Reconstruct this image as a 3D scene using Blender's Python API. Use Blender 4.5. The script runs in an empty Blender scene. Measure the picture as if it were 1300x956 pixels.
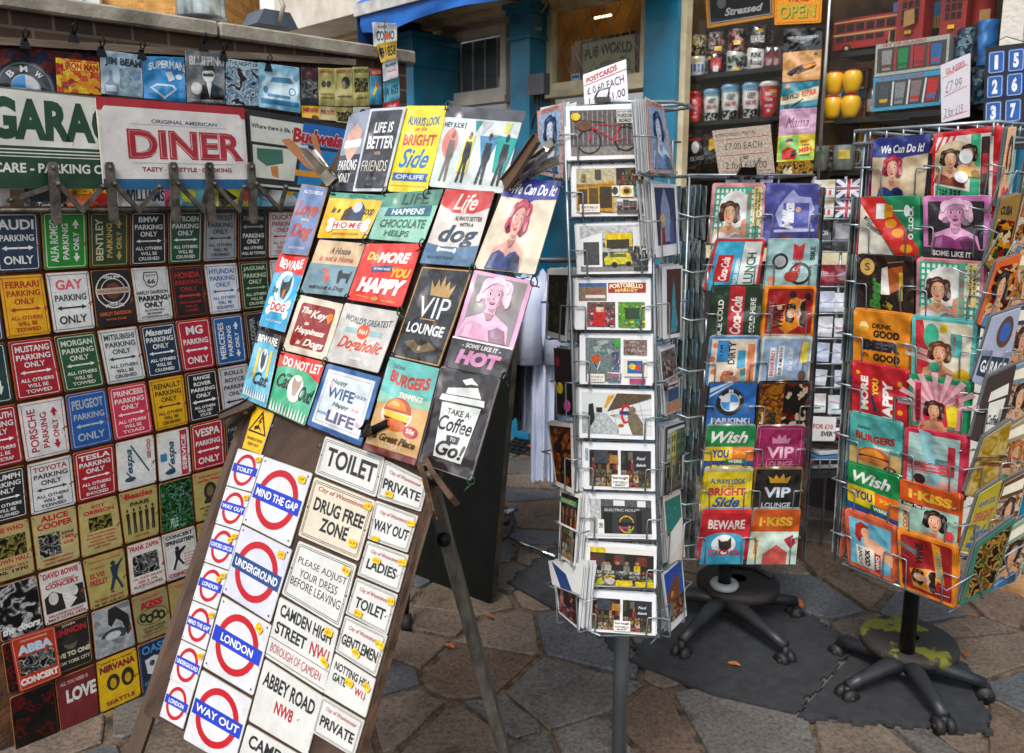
import bpy, math, random
from mathutils import Vector as V, Matrix
R=math.radians
S=bpy.context.scene
COL=S.collection
rnd=random.Random(7)
# ---------------------------------------------------------------- camera
F=1050.0; PIT=R(10.0); CH=1.5
cam=bpy.data.cameras.new('camera'); camo=bpy.data.objects.new('camera',cam); COL.objects.link(camo)
camo.location=(0,0,CH); camo.rotation_euler=(R(90)-PIT,0,0)
cam.sensor_fit='HORIZONTAL'; cam.sensor_width=36; cam.lens=F/1300*36; cam.shift_y=-44.5/1300
cam.clip_start=.05; cam.clip_end=400
cam.dof.use_dof=True; cam.dof.focus_distance=1.9; cam.dof.aperture_fstop=7.1
S.camera=camo
C0=V((0,0,CH))
def ray(px,py):
    cx=(px-650)/F; cy=(433.5-py)/F; s,c=math.sin(PIT),math.cos(PIT)
    return V((cx,cy*s+c,cy*c-s))
class Plane:
    """a vertical or leaning plane; az = azimuth its normal points away to, lean = tilt back"""
    def __init__(s,p0,az,lean=0):
        a,l=R(az),R(lean)
        s.p=V(p0); s.n=V((math.sin(a)*math.cos(l),math.cos(a)*math.cos(l),-math.sin(l)))
        s.N=-s.n
    def hit(s,px,py,off=0):
        r=ray(px,py); p=s.p+s.N*off
        return C0+r*((p-C0).dot(s.n)/r.dot(s.n))
    def shift(s,d):
        q=Plane(s.p,0,0); q.n=s.n.copy(); q.N=s.N.copy(); q.p=s.p+s.N*d; return q
def at(px,py,Y): r=ray(px,py); return C0+r*(Y/r.y)
def G(px,py,z=0): r=ray(px,py); return C0+r*((z-CH)/r.z)
# ---------------------------------------------------------------- materials
def lin(c): return c/12.92 if c<=.04045 else ((c+.055)/1.055)**2.4
def hexc(h):
    return tuple(lin(int(h[i:i+2],16)/255) for i in(0,2,4))+(1,)
NAMES=dict(w='e2e5e6',k='16171a',n='17304a',r='b3152b',g='17482c',y='e8b512',o='e0761c',b='1c5fb0',t='5cb9b4',p='d98fb0',
 tan='b3a66b',cr='e3dcc2',gr='9aa3a8',dg='4a5055',sk='dba884',br='5b3a24',lb='7fb8dc',pk='d2566f',lg='2fa05c',re='d8262c',ye='efcf3a',
 mg='8f1a55',gd='b98f3f',db='15305f',wh='f2f2ee')
def cc(c): return NAMES.get(c,c)
MATS={}
def nn(m,t,**k):
    n=m.node_tree.nodes.new(t)
    for a,b in k.items(): setattr(n,a,b)
    return n
def base(name):
    m=bpy.data.materials.new(name); m.use_nodes=True
    return m,m.node_tree.nodes['Principled BSDF'],m.node_tree.links
def ramp(m,stops,interp='LINEAR'):
    r=nn(m,'ShaderNodeValToRGB'); e=r.color_ramp.elements; r.color_ramp.interpolation=interp
    while len(e)<len(stops): e.new(.5)
    for x,(p,c) in zip(e,stops): x.position=p; x.color=c if isinstance(c,tuple) else hexc(cc(c))
    return r
def ink(c,kind='t'):
    """printed colour: t = glossy tin, p = paper, e = old enamel, m = matt"""
    c=cc(c); key=(c,kind)
    if key in MATS: return MATS[key]
    m,b,L=base('print_%s_%s'%(c,kind)); tc=nn(m,'ShaderNodeTexCoord')
    no=nn(m,'ShaderNodeTexNoise'); k=hexc(c); lum=sum(k[:3])/3; ph=kind=='p' and lum<.6
    no.inputs['Scale'].default_value=150 if ph else 22; no.inputs['Detail'].default_value=6 if ph else 10; no.inputs['Roughness'].default_value=.6 if ph else .7
    L.new(tc.outputs['Object'],no.inputs['Vector'])
    q=.42 if ph else {'p':.93,'t':.66,'e':.8,'a':.62,'m':.75}[kind]; dk=tuple(x*q for x in k[:3])+(1,)
    r=ramp(m,[(.3,dk),(.62,k)]); L.new(no.outputs['Fac'],r.inputs['Fac']); col=r.outputs['Color']
    if kind in('e','a'):
        n2=nn(m,'ShaderNodeTexNoise'); n2.inputs['Scale'].default_value=38 if kind=='e' else 30; n2.inputs['Detail'].default_value=9; n2.inputs['Roughness'].default_value=.72
        L.new(tc.outputs['Object'],n2.inputs['Vector'])
        lo=.67 if kind=='e' else .63
        r2=ramp(m,[(lo-.03,(0,0,0,1)),(lo,(1,1,1,1))]); L.new(n2.outputs['Fac'],r2.inputs['Fac'])
        mx=nn(m,'ShaderNodeMix',data_type='RGBA'); L.new(r2.outputs['Color'],mx.inputs['Factor']); L.new(col,mx.inputs['A'])
        mx.inputs['B'].default_value=hexc('7a4522'); col=mx.outputs['Result']
    L.new(col,b.inputs['Base Color'])
    b.inputs['Roughness'].default_value={'t':.24,'p':.5,'e':.38,'m':.85,'a':.45}[kind]
    if kind in 'tea':
        bn=nn(m,'ShaderNodeTexNoise'); bn.inputs['Scale'].default_value=11 if kind=='t' else 9; bn.inputs['Detail'].default_value=1.5
        L.new(tc.outputs['Object'],bn.inputs['Vector'])
        bp=nn(m,'ShaderNodeBump'); bp.inputs['Strength'].default_value=1 if kind=='t' else .3; bp.inputs['Distance'].default_value=.04 if kind=='t' else .025
        L.new(bn.outputs['Fac'],bp.inputs['Height']); L.new(bp.outputs['Normal'],b.inputs['Normal']); L.new(bp.outputs['Normal'],b.inputs['Coat Normal'])
    if kind=='t': b.inputs['Coat Weight'].default_value=.7; b.inputs['Coat IOR'].default_value=1.6; b.inputs['Coat Roughness'].default_value=.08
    MATS[key]=m; return m
class Scn:
    def __init__(s,cols,seed): s.cols=cols; s.seed=seed
def mixh(c,d,t): c,d=cc(c),cc(d); return ''.join('%02x'%int(int(c[i:i+2],16)*(1-t)+int(d[i:i+2],16)*t) for i in(0,2,4))
def scene_ops(x0,y0,x1,y1,sc):
    """a small printed view: street, market or clutter"""
    q=random.Random(sc.seed*17+int(x0)); W=x1-x0; H=y1-y0; o=[]; cols=sorted(sc.cols,key=lambda c:sum(int(cc(c)[i:i+2],16) for i in(0,2,4))); dark,lite=cols[0],cols[-1]
    X=lambda u:x0+u*W; Y=lambda v:y0+v*H
    qc=lambda: mixh(q.choice(sc.cols),dark,q.uniform(0,.35))
    def bx(u0,v0,u1,v1,c): o.append(r_(X(max(0,u0)),Y(max(0,v0)),X(min(1,u1)),Y(min(1,v1)),c))
    def el(u,v,ru,rv,c):
        if ru<u<1-ru and rv<v<1-rv: o.append(('g',[(X(u)+ru*W*math.cos(k*.785),Y(v)+rv*H*math.sin(k*.785)) for k in range(8)],c))
    k=sc.seed%3
    if k==0:
        bx(0,0,1,1,mixh(dark,lite,.25)); bx(0,0,1,.22,mixh(lite,'c9d6e4',.6)); u=0
        while u<1:
            w=q.uniform(.16,.34); t=q.uniform(.02,.2); c=mixh(qc(),lite,.2); bx(u,t,u+w,.78,c)
            for a in range(2):
                for b in range(3): bx(u+w*(.15+a*.42),t+.07+b*.17,u+w*(.40+a*.42),t+.17+b*.17,mixh(dark,c,.2))
            bx(u,.52,u+w,.58,qc()); bx(u+w*.1,.6,u+w*.9,.78,dark); u+=w
        bx(0,.78,1,1,mixh(dark,'8a8378',.5))
        for i in range(7):
            u=q.uniform(.05,.95); h=q.uniform(.16,.28); c=qc(); bx(u-.018,.9-h,u+.018,.9-h*.4,c); bx(u-.014,.9-h*.4,u+.014,.9,dark); el(u,.9-h-.03,.016,.03,'b98a6a')
    elif k==1:
        bx(0,0,1,1,mixh(dark,'1a1410',.4)); 
        for i in range(5): u=q.uniform(0,.9); bx(u,q.uniform(.0,.1),u+q.uniform(.08,.2),q.uniform(.25,.45),mixh(qc(),dark,.4))
        for i in range(6): u=q.uniform(.05,.95); el(u,.3+q.uniform(-.06,.06),.035,.06,'a87a5a'); bx(u-.05,.36,u+.05,.58,qc())
        for r in range(4):
            v=.56+r*.115
            for c_ in range(5):
                c=qc(); bx(c_/5+.005,v-.02,(c_+1)/5-.008,v+.085,mixh(c,dark,.5))
                for m_ in range(7): el((c_+q.uniform(.12,.88))/5,v+q.uniform(-.02,.06),.016+.004*r,.022+.006*r,mixh(c,lite,q.uniform(0,.35)))
    else:
        bx(0,0,1,1,mixh(dark,lite,.3))
        for i in range(90):
            u,v=q.random(),q.random()**.8; s_=.02+.05*q.random()*(.5+v); c=qc()
            if q.random()<.5: bx(u-s_,v-s_*.8,min(1,u+s_),v+s_*.8,c); bx(u-s_,v+s_*.5,u+s_,v+s_*.8,mixh(c,dark,.6))
            else: el(u,v,s_*.8,s_,c); el(u-s_*.2,v-s_*.2,s_*.3,s_*.35,mixh(c,lite,.5))
    return o
def photo(cols,scale=60,seed=0,kind='v'):
    if kind=='v' and scale>=90: return Scn(cols,seed)
    """a busy little printed picture"""
    key=('ph',tuple(cols),scale,seed,kind)
    if key in MATS: return MATS[key]
    m,b,L=base('printed_picture'); tc=nn(m,'ShaderNodeTexCoord'); mp=nn(m,'ShaderNodeMapping')
    mp.inputs['Location'].default_value=(seed*1.7,seed*.9,0); L.new(tc.outputs['Object'],mp.inputs['Vector'])
    if kind=='v':
        t=nn(m,'ShaderNodeTexVoronoi'); t.inputs['Scale'].default_value=scale; o=t.outputs['Color']
        t.inputs['Scale'].default_value=scale*1.15
        try: t.distance='MANHATTAN'
        except Exception: pass
        nd=nn(m,'ShaderNodeTexNoise'); nd.inputs['Scale'].default_value=scale*.8; L.new(mp.outputs['Vector'],nd.inputs['Vector']); va=nn(m,'ShaderNodeVectorMath',operation='MULTIPLY_ADD'); va.inputs[1].default_value=(.02,.02,.02); L.new(nd.outputs['Color'],va.inputs[0]); L.new(mp.outputs['Vector'],va.inputs[2])
        sx=nn(m,'ShaderNodeSeparateColor'); L.new(o,sx.inputs[0]); o=sx.outputs[0]
    else:
        t=nn(m,'ShaderNodeTexNoise'); t.inputs['Scale'].default_value=scale; t.inputs['Detail'].default_value=4; t.inputs['Distortion'].default_value=.6; o=t.outputs['Fac']
    L.new(va.outputs[0] if kind=='v' else mp.outputs['Vector'],t.inputs['Vector'])
    k=len(cols)
    if kind=='v': st=[(i/k,c) for i,c in enumerate(cols)]
    else: st=[(.34+.3*i/k,c) for i,c in enumerate(cols)]
    r=ramp(m,st,'CONSTANT' if kind=='v' else 'LINEAR'); L.new(o,r.inputs['Fac'])
    n2=nn(m,'ShaderNodeTexNoise'); n2.inputs['Scale'].default_value=scale*3.5; L.new(mp.outputs['Vector'],n2.inputs['Vector'])
    mx=nn(m,'ShaderNodeMix',data_type='RGBA',blend_type='MULTIPLY'); mx.inputs['Factor'].default_value=.75
    L.new(r.outputs['Color'],mx.inputs['A']); L.new(n2.outputs['Fac'],mx.inputs['B']); 
    br=nn(m,'ShaderNodeBrightContrast'); br.inputs['Bright'].default_value=.05; br.inputs['Contrast'].default_value=.25
    L.new(mx.outputs['Result'],br.inputs['Color']); L.new(br.outputs['Color'],b.inputs['Base Color'])
    b.inputs['Roughness'].default_value=.35
    MATS[key]=m; return m
def P(name,c,rough=.5,metal=0,c2=None,scale=8,bump=0,bscale=60,stretch=None,coat=0,lo=.35,hi=.65):
    key=('P',name)
    if key in MATS: return MATS[key]
    m,b,L=base(name); tc=nn(m,'ShaderNodeTexCoord'); mp=nn(m,'ShaderNodeMapping')
    if stretch: mp.inputs['Scale'].default_value=stretch
    L.new(tc.outputs['Object'],mp.inputs['Vector'])
    no=nn(m,'ShaderNodeTexNoise'); no.inputs['Scale'].default_value=scale; no.inputs['Detail'].default_value=8
    L.new(mp.outputs['Vector'],no.inputs['Vector'])
    k=hexc(cc(c)); k2=hexc(cc(c2)) if c2 else tuple(x*.7 for x in k[:3])+(1,)
    r=ramp(m,[(lo,k2),(hi,k)]); L.new(no.outputs['Fac'],r.inputs['Fac']); L.new(r.outputs['Color'],b.inputs['Base Color'])
    b.inputs['Roughness'].default_value=rough; b.inputs['Metallic'].default_value=metal; b.inputs['Coat Weight'].default_value=coat
    if bump:
        n2=nn(m,'ShaderNodeTexNoise'); n2.inputs['Scale'].default_value=bscale; n2.inputs['Detail'].default_value=6; L.new(mp.outputs['Vector'],n2.inputs['Vector'])
        bp=nn(m,'ShaderNodeBump'); bp.inputs['Strength'].default_value=bump; bp.inputs['Distance'].default_value=.01
        L.new(n2.outputs['Fac'],bp.inputs['Height']); L.new(bp.outputs['Normal'],b.inputs['Normal'])
    MATS[key]=m; return m
def stone_mat(name,a,b):
    m,bs,L=base(name); tc=nn(m,'ShaderNodeTexCoord'); o=tc.outputs['Object']
    def N(sc,de,ro=.6):
        n=nn(m,'ShaderNodeTexNoise'); n.inputs['Scale'].default_value=sc; n.inputs['Detail'].default_value=de; n.inputs['Roughness'].default_value=ro; L.new(o,n.inputs['Vector']); return n.outputs['Fac']
    r1=ramp(m,[(.35,b),(.65,a)]); L.new(N(4,10,.7),r1.inputs['Fac'])
    r2=ramp(m,[(.36,(.32,.32,.32,1)),(.5,(.86,.86,.86,1)),(.68,(1.3,1.26,1.18,1))]); L.new(N(75,8,.75),r2.inputs['Fac'])
    mx=nn(m,'ShaderNodeMix',data_type='RGBA',blend_type='MULTIPLY'); mx.inputs['Factor'].default_value=1; L.new(r1.outputs['Color'],mx.inputs['A']); L.new(r2.outputs['Color'],mx.inputs['B'])
    r3=ramp(m,[(.60,(1,1,1,1)),(.66,(.55,.5,.45,1))]); L.new(N(11,6,.6),r3.inputs['Fac'])
    m2=nn(m,'ShaderNodeMix',data_type='RGBA',blend_type='MULTIPLY'); m2.inputs['Factor'].default_value=.8; L.new(mx.outputs['Result'],m2.inputs['A']); L.new(r3.outputs['Color'],m2.inputs['B'])
    L.new(m2.outputs['Result'],bs.inputs['Base Color']); bs.inputs['Roughness'].default_value=.72
    bp=nn(m,'ShaderNodeBump'); bp.inputs['Strength'].default_value=.8; bp.inputs['Distance'].default_value=.006; L.new(N(55,10,.7),bp.inputs['Height']); L.new(bp.outputs['Normal'],bs.inputs['Normal']); return m
def emis(name,c,s):
    m,b,L=base(name); b.inputs['Emission Color'].default_value=hexc(cc(c)); b.inputs['Emission Strength'].default_value=s; return m
def bricks(name,c1,c2,mortar,sc):
    m,b,L=base(name); tc=nn(m,'ShaderNodeTexCoord'); t=nn(m,'ShaderNodeTexBrick')
    mp=nn(m,'ShaderNodeMapping'); mp.inputs['Rotation'].default_value=(R(90),0,0)
    L.new(tc.outputs['Object'],mp.inputs['Vector']); L.new(mp.outputs['Vector'],t.inputs['Vector'])
    t.inputs['Scale'].default_value=sc; t.inputs['Color1'].default_value=hexc(c1); t.inputs['Color2'].default_value=hexc(c2); t.inputs['Mortar'].default_value=hexc(mortar)
    t.inputs['Mortar Size'].default_value=.02; t.inputs['Bias'].default_value=-.2
    no=nn(m,'ShaderNodeTexNoise'); no.inputs['Scale'].default_value=9; no.inputs['Detail'].default_value=8; L.new(tc.outputs['Object'],no.inputs['Vector'])
    mx=nn(m,'ShaderNodeMix',data_type='RGBA',blend_type='OVERLAY'); mx.inputs['Factor'].default_value=.7
    L.new(t.outputs['Color'],mx.inputs['A']); L.new(no.outputs['Fac'],mx.inputs['B']); L.new(mx.outputs['Result'],b.inputs['Base Color'])
    b.inputs['Roughness'].default_value=.9
    bp=nn(m,'ShaderNodeBump'); bp.inputs['Strength'].default_value=.7; bp.inputs['Distance'].default_value=.01; bp.invert=True
    L.new(t.outputs['Fac'],bp.inputs['Height']); L.new(bp.outputs['Normal'],b.inputs['Normal']); return m
# ---------------------------------------------------------------- meshes
def link(o,parent=None):
    COL.objects.link(o)
    if parent is not None: o.parent=parent
    return o
def tag(o,label=None,cat=None,group=None,kind=None):
    if label: o['label']=label
    if cat: o['category']=cat
    if group: o['group']=group
    if kind: o['kind']=kind
    return o
def empty(name,loc,label=None,cat=None,group=None):
    o=bpy.data.objects.new(name,None); o.empty_display_size=.05; link(o); o.location=loc; return tag(o,label,cat,group)
class MB:
    def __init__(s): s.v=[]; s.f=[]; s.m=[]; s.mats=[]; s.sm=[]
    def mi(s,m):
        if m not in s.mats: s.mats.append(m)
        return s.mats.index(m)
    def add(s,vs,fs,m,smooth=False):
        b=len(s.v); s.v+= [V(x) for x in vs]; i=s.mi(m)
        for f in fs: s.f.append([b+k for k in f]); s.m.append(i); s.sm.append(smooth)
    def box(s,c,sz,m,M=None,bev=0):
        x,y,z=[a/2 for a in sz]; c=V(c)
        if bev:
            b=min(bev,x*.9,y*.9,z*.9); vs=[];
            import itertools
            idx={}
            for sx in(-1,1):
                for sy in(-1,1):
                    for sz_ in(-1,1):
                        for a in range(3):
                            d=[x-b,y-b,z-b]; d[a]=[x,y,z][a]
                            idx[(sx,sy,sz_,a)]=len(vs); vs.append(V((sx*d[0],sy*d[1],sz_*d[2])))
            fs=[]
            for a in range(3):
                o=[q for q in range(3) if q!=a]
                for sg in(-1,1):
                    ring=[]
                    for p,q in((-1,-1),(1,-1),(1,1),(-1,1)):
                        k=[0,0,0]; k[a]=sg; k[o[0]]=p; k[o[1]]=q; ring.append(idx[(k[0],k[1],k[2],a)])
                    fs.append(ring)
            for a in range(3):           # edges along axis a
                o=[q for q in range(3) if q!=a]
                for p in(-1,1):
                    for q in(-1,1):
                        k=[0,0,0]; k[o[0]]=p; k[o[1]]=q
                        k[a]=-1; A=idx[(*k,o[0])],idx[(*k,o[1])]
                        k[a]=1; B=idx[(*k,o[0])],idx[(*k,o[1])]
                        fs.append([A[0],A[1],B[1],B[0]])
            for sx in(-1,1):
                for sy in(-1,1):
                    for sz_ in(-1,1): fs.append([idx[(sx,sy,sz_,a)] for a in range(3)])
        else:
            vs=[V((i*x,j*y,k*z)) for i in(-1,1) for j in(-1,1) for k in(-1,1)]
            fs=[(0,1,3,2),(4,6,7,5),(0,4,5,1),(2,3,7,6),(0,2,6,4),(1,5,7,3)]
        vs=[c+v for v in vs]
        if M: vs=[M@v for v in vs]
        s.add(vs,fs,m); return s
    def prism(s,pts,d,m,m2=None):
        """polygon pts (3D), extruded by vector d"""
        n=len(pts); pts=[V(p) for p in pts]; d=V(d)
        s.add(pts+[p+d for p in pts],[list(range(n))[::-1]],m)
        s.add(pts+[p+d for p in pts],[list(range(n,2*n))],m)
        s.add(pts+[p+d for p in pts],[(i,(i+1)%n,n+(i+1)%n,n+i) for i in range(n)],m2 or m); return s
    def tube(s,pts,r,m,n=6,closed=False,rs=None,cap=True):
        pts=[V(p) for p in pts]; k=len(pts); rings=[]; up=None; vs=[]
        for i,p in enumerate(pts):
            if closed: t=(pts[(i+1)%k]-pts[i-1]).normalized()
            else:
                a=pts[min(i+1,k-1)]-pts[i]; b=pts[i]-pts[max(i-1,0)]
                t=((a.normalized() if a.length>1e-9 else V())+(b.normalized() if b.length>1e-9 else V())).normalized()
            if up is None: up=V((0,0,1)) if abs(t.z)<.9 else V((1,0,0))
            x=up-t*up.dot(t); x.normalize(); y=t.cross(x); up=x
            rr=rs[i] if rs else r
            for j in range(n):
                a=2*math.pi*j/n; vs.append(p+(x*math.cos(a)+y*math.sin(a))*rr)
        fs=[]
        for i in range(k if closed else k-1):
            for j in range(n):
                a=i*n+j; b=i*n+(j+1)%n; c=((i+1)%k)*n; fs.append((a,b,c+(j+1)%n,c+j))
        if not closed and cap: fs.append(list(range(n))[::-1]); fs.append([(k-1)*n+j for j in range(n)])
        s.add(vs,fs,m,True); return s
    def lathe(s,prof,o,m,n=20,M=None,mats=None):
        """prof [(r,z)..] about z through o"""
        o=V(o); vs=[];fs=[]
        for r,z in prof:
            for j in range(n):
                a=2*math.pi*j/n; vs.append(V((r*math.cos(a),r*math.sin(a),z)))
        k=len(prof)
        vs=[(M@v if M else v)+o for v in vs]
        for i in range(k-1):
            fs=[(i*n+j,i*n+(j+1)%n,(i+1)*n+(j+1)%n,(i+1)*n+j) for j in range(n)]
            if i==0: b=len(s.v); s.v+=vs
            ii=s.mi(mats[i] if mats else m)
            for f in fs: s.f.append([b+q for q in f]); s.m.append(ii); s.sm.append(True)
        return s
    def build(s,name,parent=None,loc=None):
        """verts are world coordinates; origin goes to loc (or the centre)"""
        if parent is not None and loc is None:
            o0=V(); q_=parent
            while q_ is not None: o0=o0+V(q_.matrix_basis.translation); q_=q_.parent
        elif loc is not None: o0=V(loc)
        else:
            mn=[min(v[i] for v in s.v) for i in range(3)]; mx=[max(v[i] for v in s.v) for i in range(3)]
            o0=V(((mn[0]+mx[0])/2,(mn[1]+mx[1])/2,mn[2]))
        me=bpy.data.meshes.new(name); me.from_pydata([v-o0 for v in s.v],[],s.f)
        for m in s.mats: me.materials.append(m)
        me.polygons.foreach_set('material_index',s.m); me.polygons.foreach_set('use_smooth',s.sm); me.update()
        o=bpy.data.objects.new(name,me); link(o)
        if parent is not None: o.parent=parent
        else: o.location=o0
        return o
GL={}
def glyphs(t,b=0,it=0):
    key=(t,b,it)
    if key in GL: return GL[key]
    c=bpy.data.curves.new('t','FONT'); c.body=t; c.offset=b; c.shear=it; c.resolution_u=3
    o=bpy.data.objects.new('t',c); me=bpy.data.meshes.new_from_object(o)
    vs=[(v.co.x,v.co.y) for v in me.vertices]; fs=[list(p.vertices) for p in me.polygons]
    bpy.data.objects.remove(o); bpy.data.curves.remove(c); bpy.data.meshes.remove(me)
    if not vs: GL[key]=([],[]); return GL[key]
    x0=min(v[0] for v in vs); x1=max(v[0] for v in vs); y0=min(v[1] for v in vs); y1=max(v[1] for v in vs)
    GL[key]=([((x-x0)/(x1-x0),(y1-y)/(y1-y0)) for x,y in vs],fs); return GL[key]
def rr(u0,v0,u1,v1,ru,rv,n=4):
    out=[]
    for cx,cy,a0 in((u1-ru,v0+rv,-90),(u1-ru,v1-rv,0),(u0+ru,v1-rv,90),(u0+ru,v0+rv,180)):
        for i in range(n+1):
            a=R(a0+90*i/n); out.append((cx+ru*math.cos(a),cy+rv*math.sin(a)))
    return out
# ops: coordinates are percent of the card, x right, y down
def r_(x0,y0,x1,y1,c): return('g',[(x0,y0),(x1,y0),(x1,y1),(x0,y1)],c)
def g_(pts,c): return('g',pts,c)
def e_(cx,cy,rx,ry,c,a0=0,a1=360): 
    n=22; return('g',[(cx+rx*math.cos(R(a0+(a1-a0)*i/n)),cy+ry*math.sin(R(a0+(a1-a0)*i/n))) for i in range(n if a1-a0>=360 else n+1)],c)
def ring_(cx,cy,rx,ry,t,c,ty=None): return('q',cx,cy,rx,ry,t,t if ty is None else ty,c)
def T(t,x,y,w,h,c,rot=0,b=.022,it=0,arc=0): return('t',t,x,y,w,h,c,rot,b+(.008 if 0<b<.03 else 0),it,arc)
def L_(x0,y0,x1,y1,t,c): 
    dx,dy=x1-x0,y1-y0; l=math.hypot(dx,dy) or 1; nx,ny=-dy/l*t/2,dx/l*t/2
    return g_([(x0+nx,y0+ny),(x1+nx,y1+ny),(x1-nx,y1-ny),(x0-nx,y0-ny)],c)
def fr_(i,t,c,r=6): return('f',i,t,c,r)
def bg_(i,c,r=6): return('b',i,c,r)
def arr(x,y,w,h,c,vert=0):
    w/=2;h/=2; k=w*.32
    p=[(-w,0),(-w+k,-h),(-w+k,-h*.35),(w-k,-h*.35),(w-k,-h),(w,0),(w-k,h),(w-k,h*.35),(-w+k,h*.35),(-w+k,h)]
    if vert: p=[(b,a) for a,b in p]
    return g_([(x+a,y+b) for a,b in p],c)
def rot_(ops,cx=50,cy=50,sx=1,sy=1):
    """turn a drawing so that it reads from bottom to top"""
    return [('g',[(cx+(p[1]-50)*sx,cy-(p[0]-50)*sy) for p in o[1]],o[2]) for o in ops if o[0]=='g']
def card(name,label,cat,quad,plane,bg='w',ops=(),th=.002,rad=5,kind='t',off=0,tilt=0,ext=1.0,edge=None,group=None,parent=None,behind=0,jit=1.2,blabel=None,gap=.004,bedge=None,stick=(),world=None):
    """a printed plate: pixel quad TL,TR,BR,BL seen on plane"""
    if world: A,B,C,D=[V(w) for w in world]
    else:
        pl=plane.shift(off) if off else plane
        A,B,C,D=[pl.hit(*q) for q in quad]
    N=plane.N if plane else None
    if N is None: N=(D-A).cross(B-A).normalized()
    if tilt: A=A+N*tilt; B=B+N*tilt; C=C-N*tilt; D=D-N*tilt
    if ext!=1: D=A+(D-A)*ext; C=B+(C-B)*ext
    W=((B-A).length+(C-D).length)/2; H=((D-A).length+(C-B).length)/2
    X=((B-A)+(C-D)).normalized(); N2=(D-A+C-B).cross(X).normalized()
    if N2.dot(C0-A)<0 and not world: N2=-N2
    Y=N2.cross(X); O=(A+B+C+D)/4
    Mw=Matrix(((X.x,Y.x,N2.x,O.x),(X.y,Y.y,N2.y,O.y),(X.z,Y.z,N2.z,O.z),(0,0,0,1))); Mi=Mw.inverted()
    a,b,c,d=[Mi@p for p in(A,B,C,D)]
    def mp(u,v,h):
        p=(a*(1-u)+b*u)*(1-v)+(d*(1-u)+c*u)*v; return V((p.x,p.y,h))
    def shell(mb,me_):
        ru=rad/100; rv=ru*W/H; bv=min(.0012,th*.45); bu=bv/W; bw=bv/H
        o=rr(0,0,1,1,ru,rv,3); i=rr(bu,bw,1-bu,1-bw,max(ru-bu,.001),max(rv-bw,.001),3); n=len(o)
        vs=[mp(u,v,-th) for u,v in o]+[mp(u,v,-bv) for u,v in o]+[mp(u,v,0) for u,v in i]
        fs=[(k,(k+1)%n,n+(k+1)%n,n+k) for k in range(n)]+[(n+k,n+(k+1)%n,2*n+(k+1)%n,2*n+k) for k in range(n)]
        mb.add(vs,fs,me_); return vs,n
    mb=MB(); eb=edge or bg; em=eb if hasattr(eb,'node_tree') else ink(eb,kind)
    vs,n=shell(mb,em); bm_=bg if hasattr(bg,'node_tree') else ink(bg,kind)
    mb.add(vs,[list(range(2*n,3*n))],bm_); mb.add(vs,[list(range(n))[::-1]],em)
    ex_o=[]
    for op in ops:
        if op[0]=='g' and isinstance(op[2],Scn):
            xs_=[p[0] for p in op[1]]; ys_=[p[1] for p in op[1]]; ex_o+=scene_ops(min(xs_),min(ys_),max(xs_),max(ys_),op[2])
        else: ex_o.append(op)
    ops=ex_o; LH=.00009 if len(ops)<40 else .0036/len(ops)
    k=0; asp=W/(H/ext)
    def fl(p): return (p[0]/100,p[1]/100/ext)
    for op in ops:
        k+=1; h=.0003+k*LH
        c_=op[-1] if op[0] in'gq' else (op[6] if op[0]=='t' else (op[3] if op[0]=='f' else op[2]))
        m=c_ if hasattr(c_,'node_tree') else ink(c_,kind)
        if op[0]=='g':
            mb.add([mp(*fl(p),h) for p in op[1]],[list(range(len(op[1])))],m)
        elif op[0]=='q':
            _,cx,cy,rx,ry,t,ty,_c=op; n_=28; o=[];
            for i in range(n_):
                q=2*math.pi*i/n_; o+=[(cx+rx*math.cos(q),cy+ry*math.sin(q)),(cx+(rx-t)*math.cos(q),cy+(ry-ty)*math.sin(q))]
            mb.add([mp(*fl(p),h) for p in o],[(2*i,2*((i+1)%n_),2*((i+1)%n_)+1,2*i+1) for i in range(n_)],m)
        elif op[0]=='t':
            _,t,x,y,w,hh,_c,rot,bo,it,arc=op; gv,gf=glyphs(t,bo,it); o=[]
            for gx,gy in gv:
                X_=gx-.5; Y_=gy-.5+arc*(X_*X_*4-.4)
                if rot==90: p=(x+Y_*w,y-X_*hh)      # reads bottom to top
                elif rot==-90: p=(x-Y_*w,y+X_*hh)
                elif rot:
                    q=R(rot); dx=X_*w; dy=Y_*hh/asp; p=(x+dx*math.cos(q)+dy*math.sin(q),y+(-dx*math.sin(q)+dy*math.cos(q))*asp)
                else: p=(x+X_*w,y+Y_*hh)
                o.append(p)
            if gf: mb.add([mp(*fl(p),h) for p in o],gf,m)
        elif op[0]=='f':
            _,i,t,_c,rd=op; ia=i*asp; ta=t*asp
            o=rr(i,ia,100-i,100-ia,rd,rd*asp); q=rr(i+t,ia+ta,100-i-t,100-ia-ta,max(rd-t,.5),max(rd-t,.5)*asp); n_=len(o)
            mb.add([mp(*fl(p),h) for p in o+q],[(j,(j+1)%n_,n_+(j+1)%n_,n_+j) for j in range(n_)],m)
        elif op[0]=='b':
            _,i,_c,rd=op; o=rr(i,i*asp,100-i,100-i*asp,rd,rd*asp); mb.add([mp(*fl(p),h) for p in o],[list(range(len(o)))],m)
    me=bpy.data.meshes.new(name); me.from_pydata(mb.v,[],mb.f)
    for m in mb.mats: me.materials.append(m)
    me.polygons.foreach_set('material_index',mb.m); me.validate(); me.update()
    o=bpy.data.objects.new(name,me); o.matrix_world=Mw; link(o)
    tag(o,label,cat,group)
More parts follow.
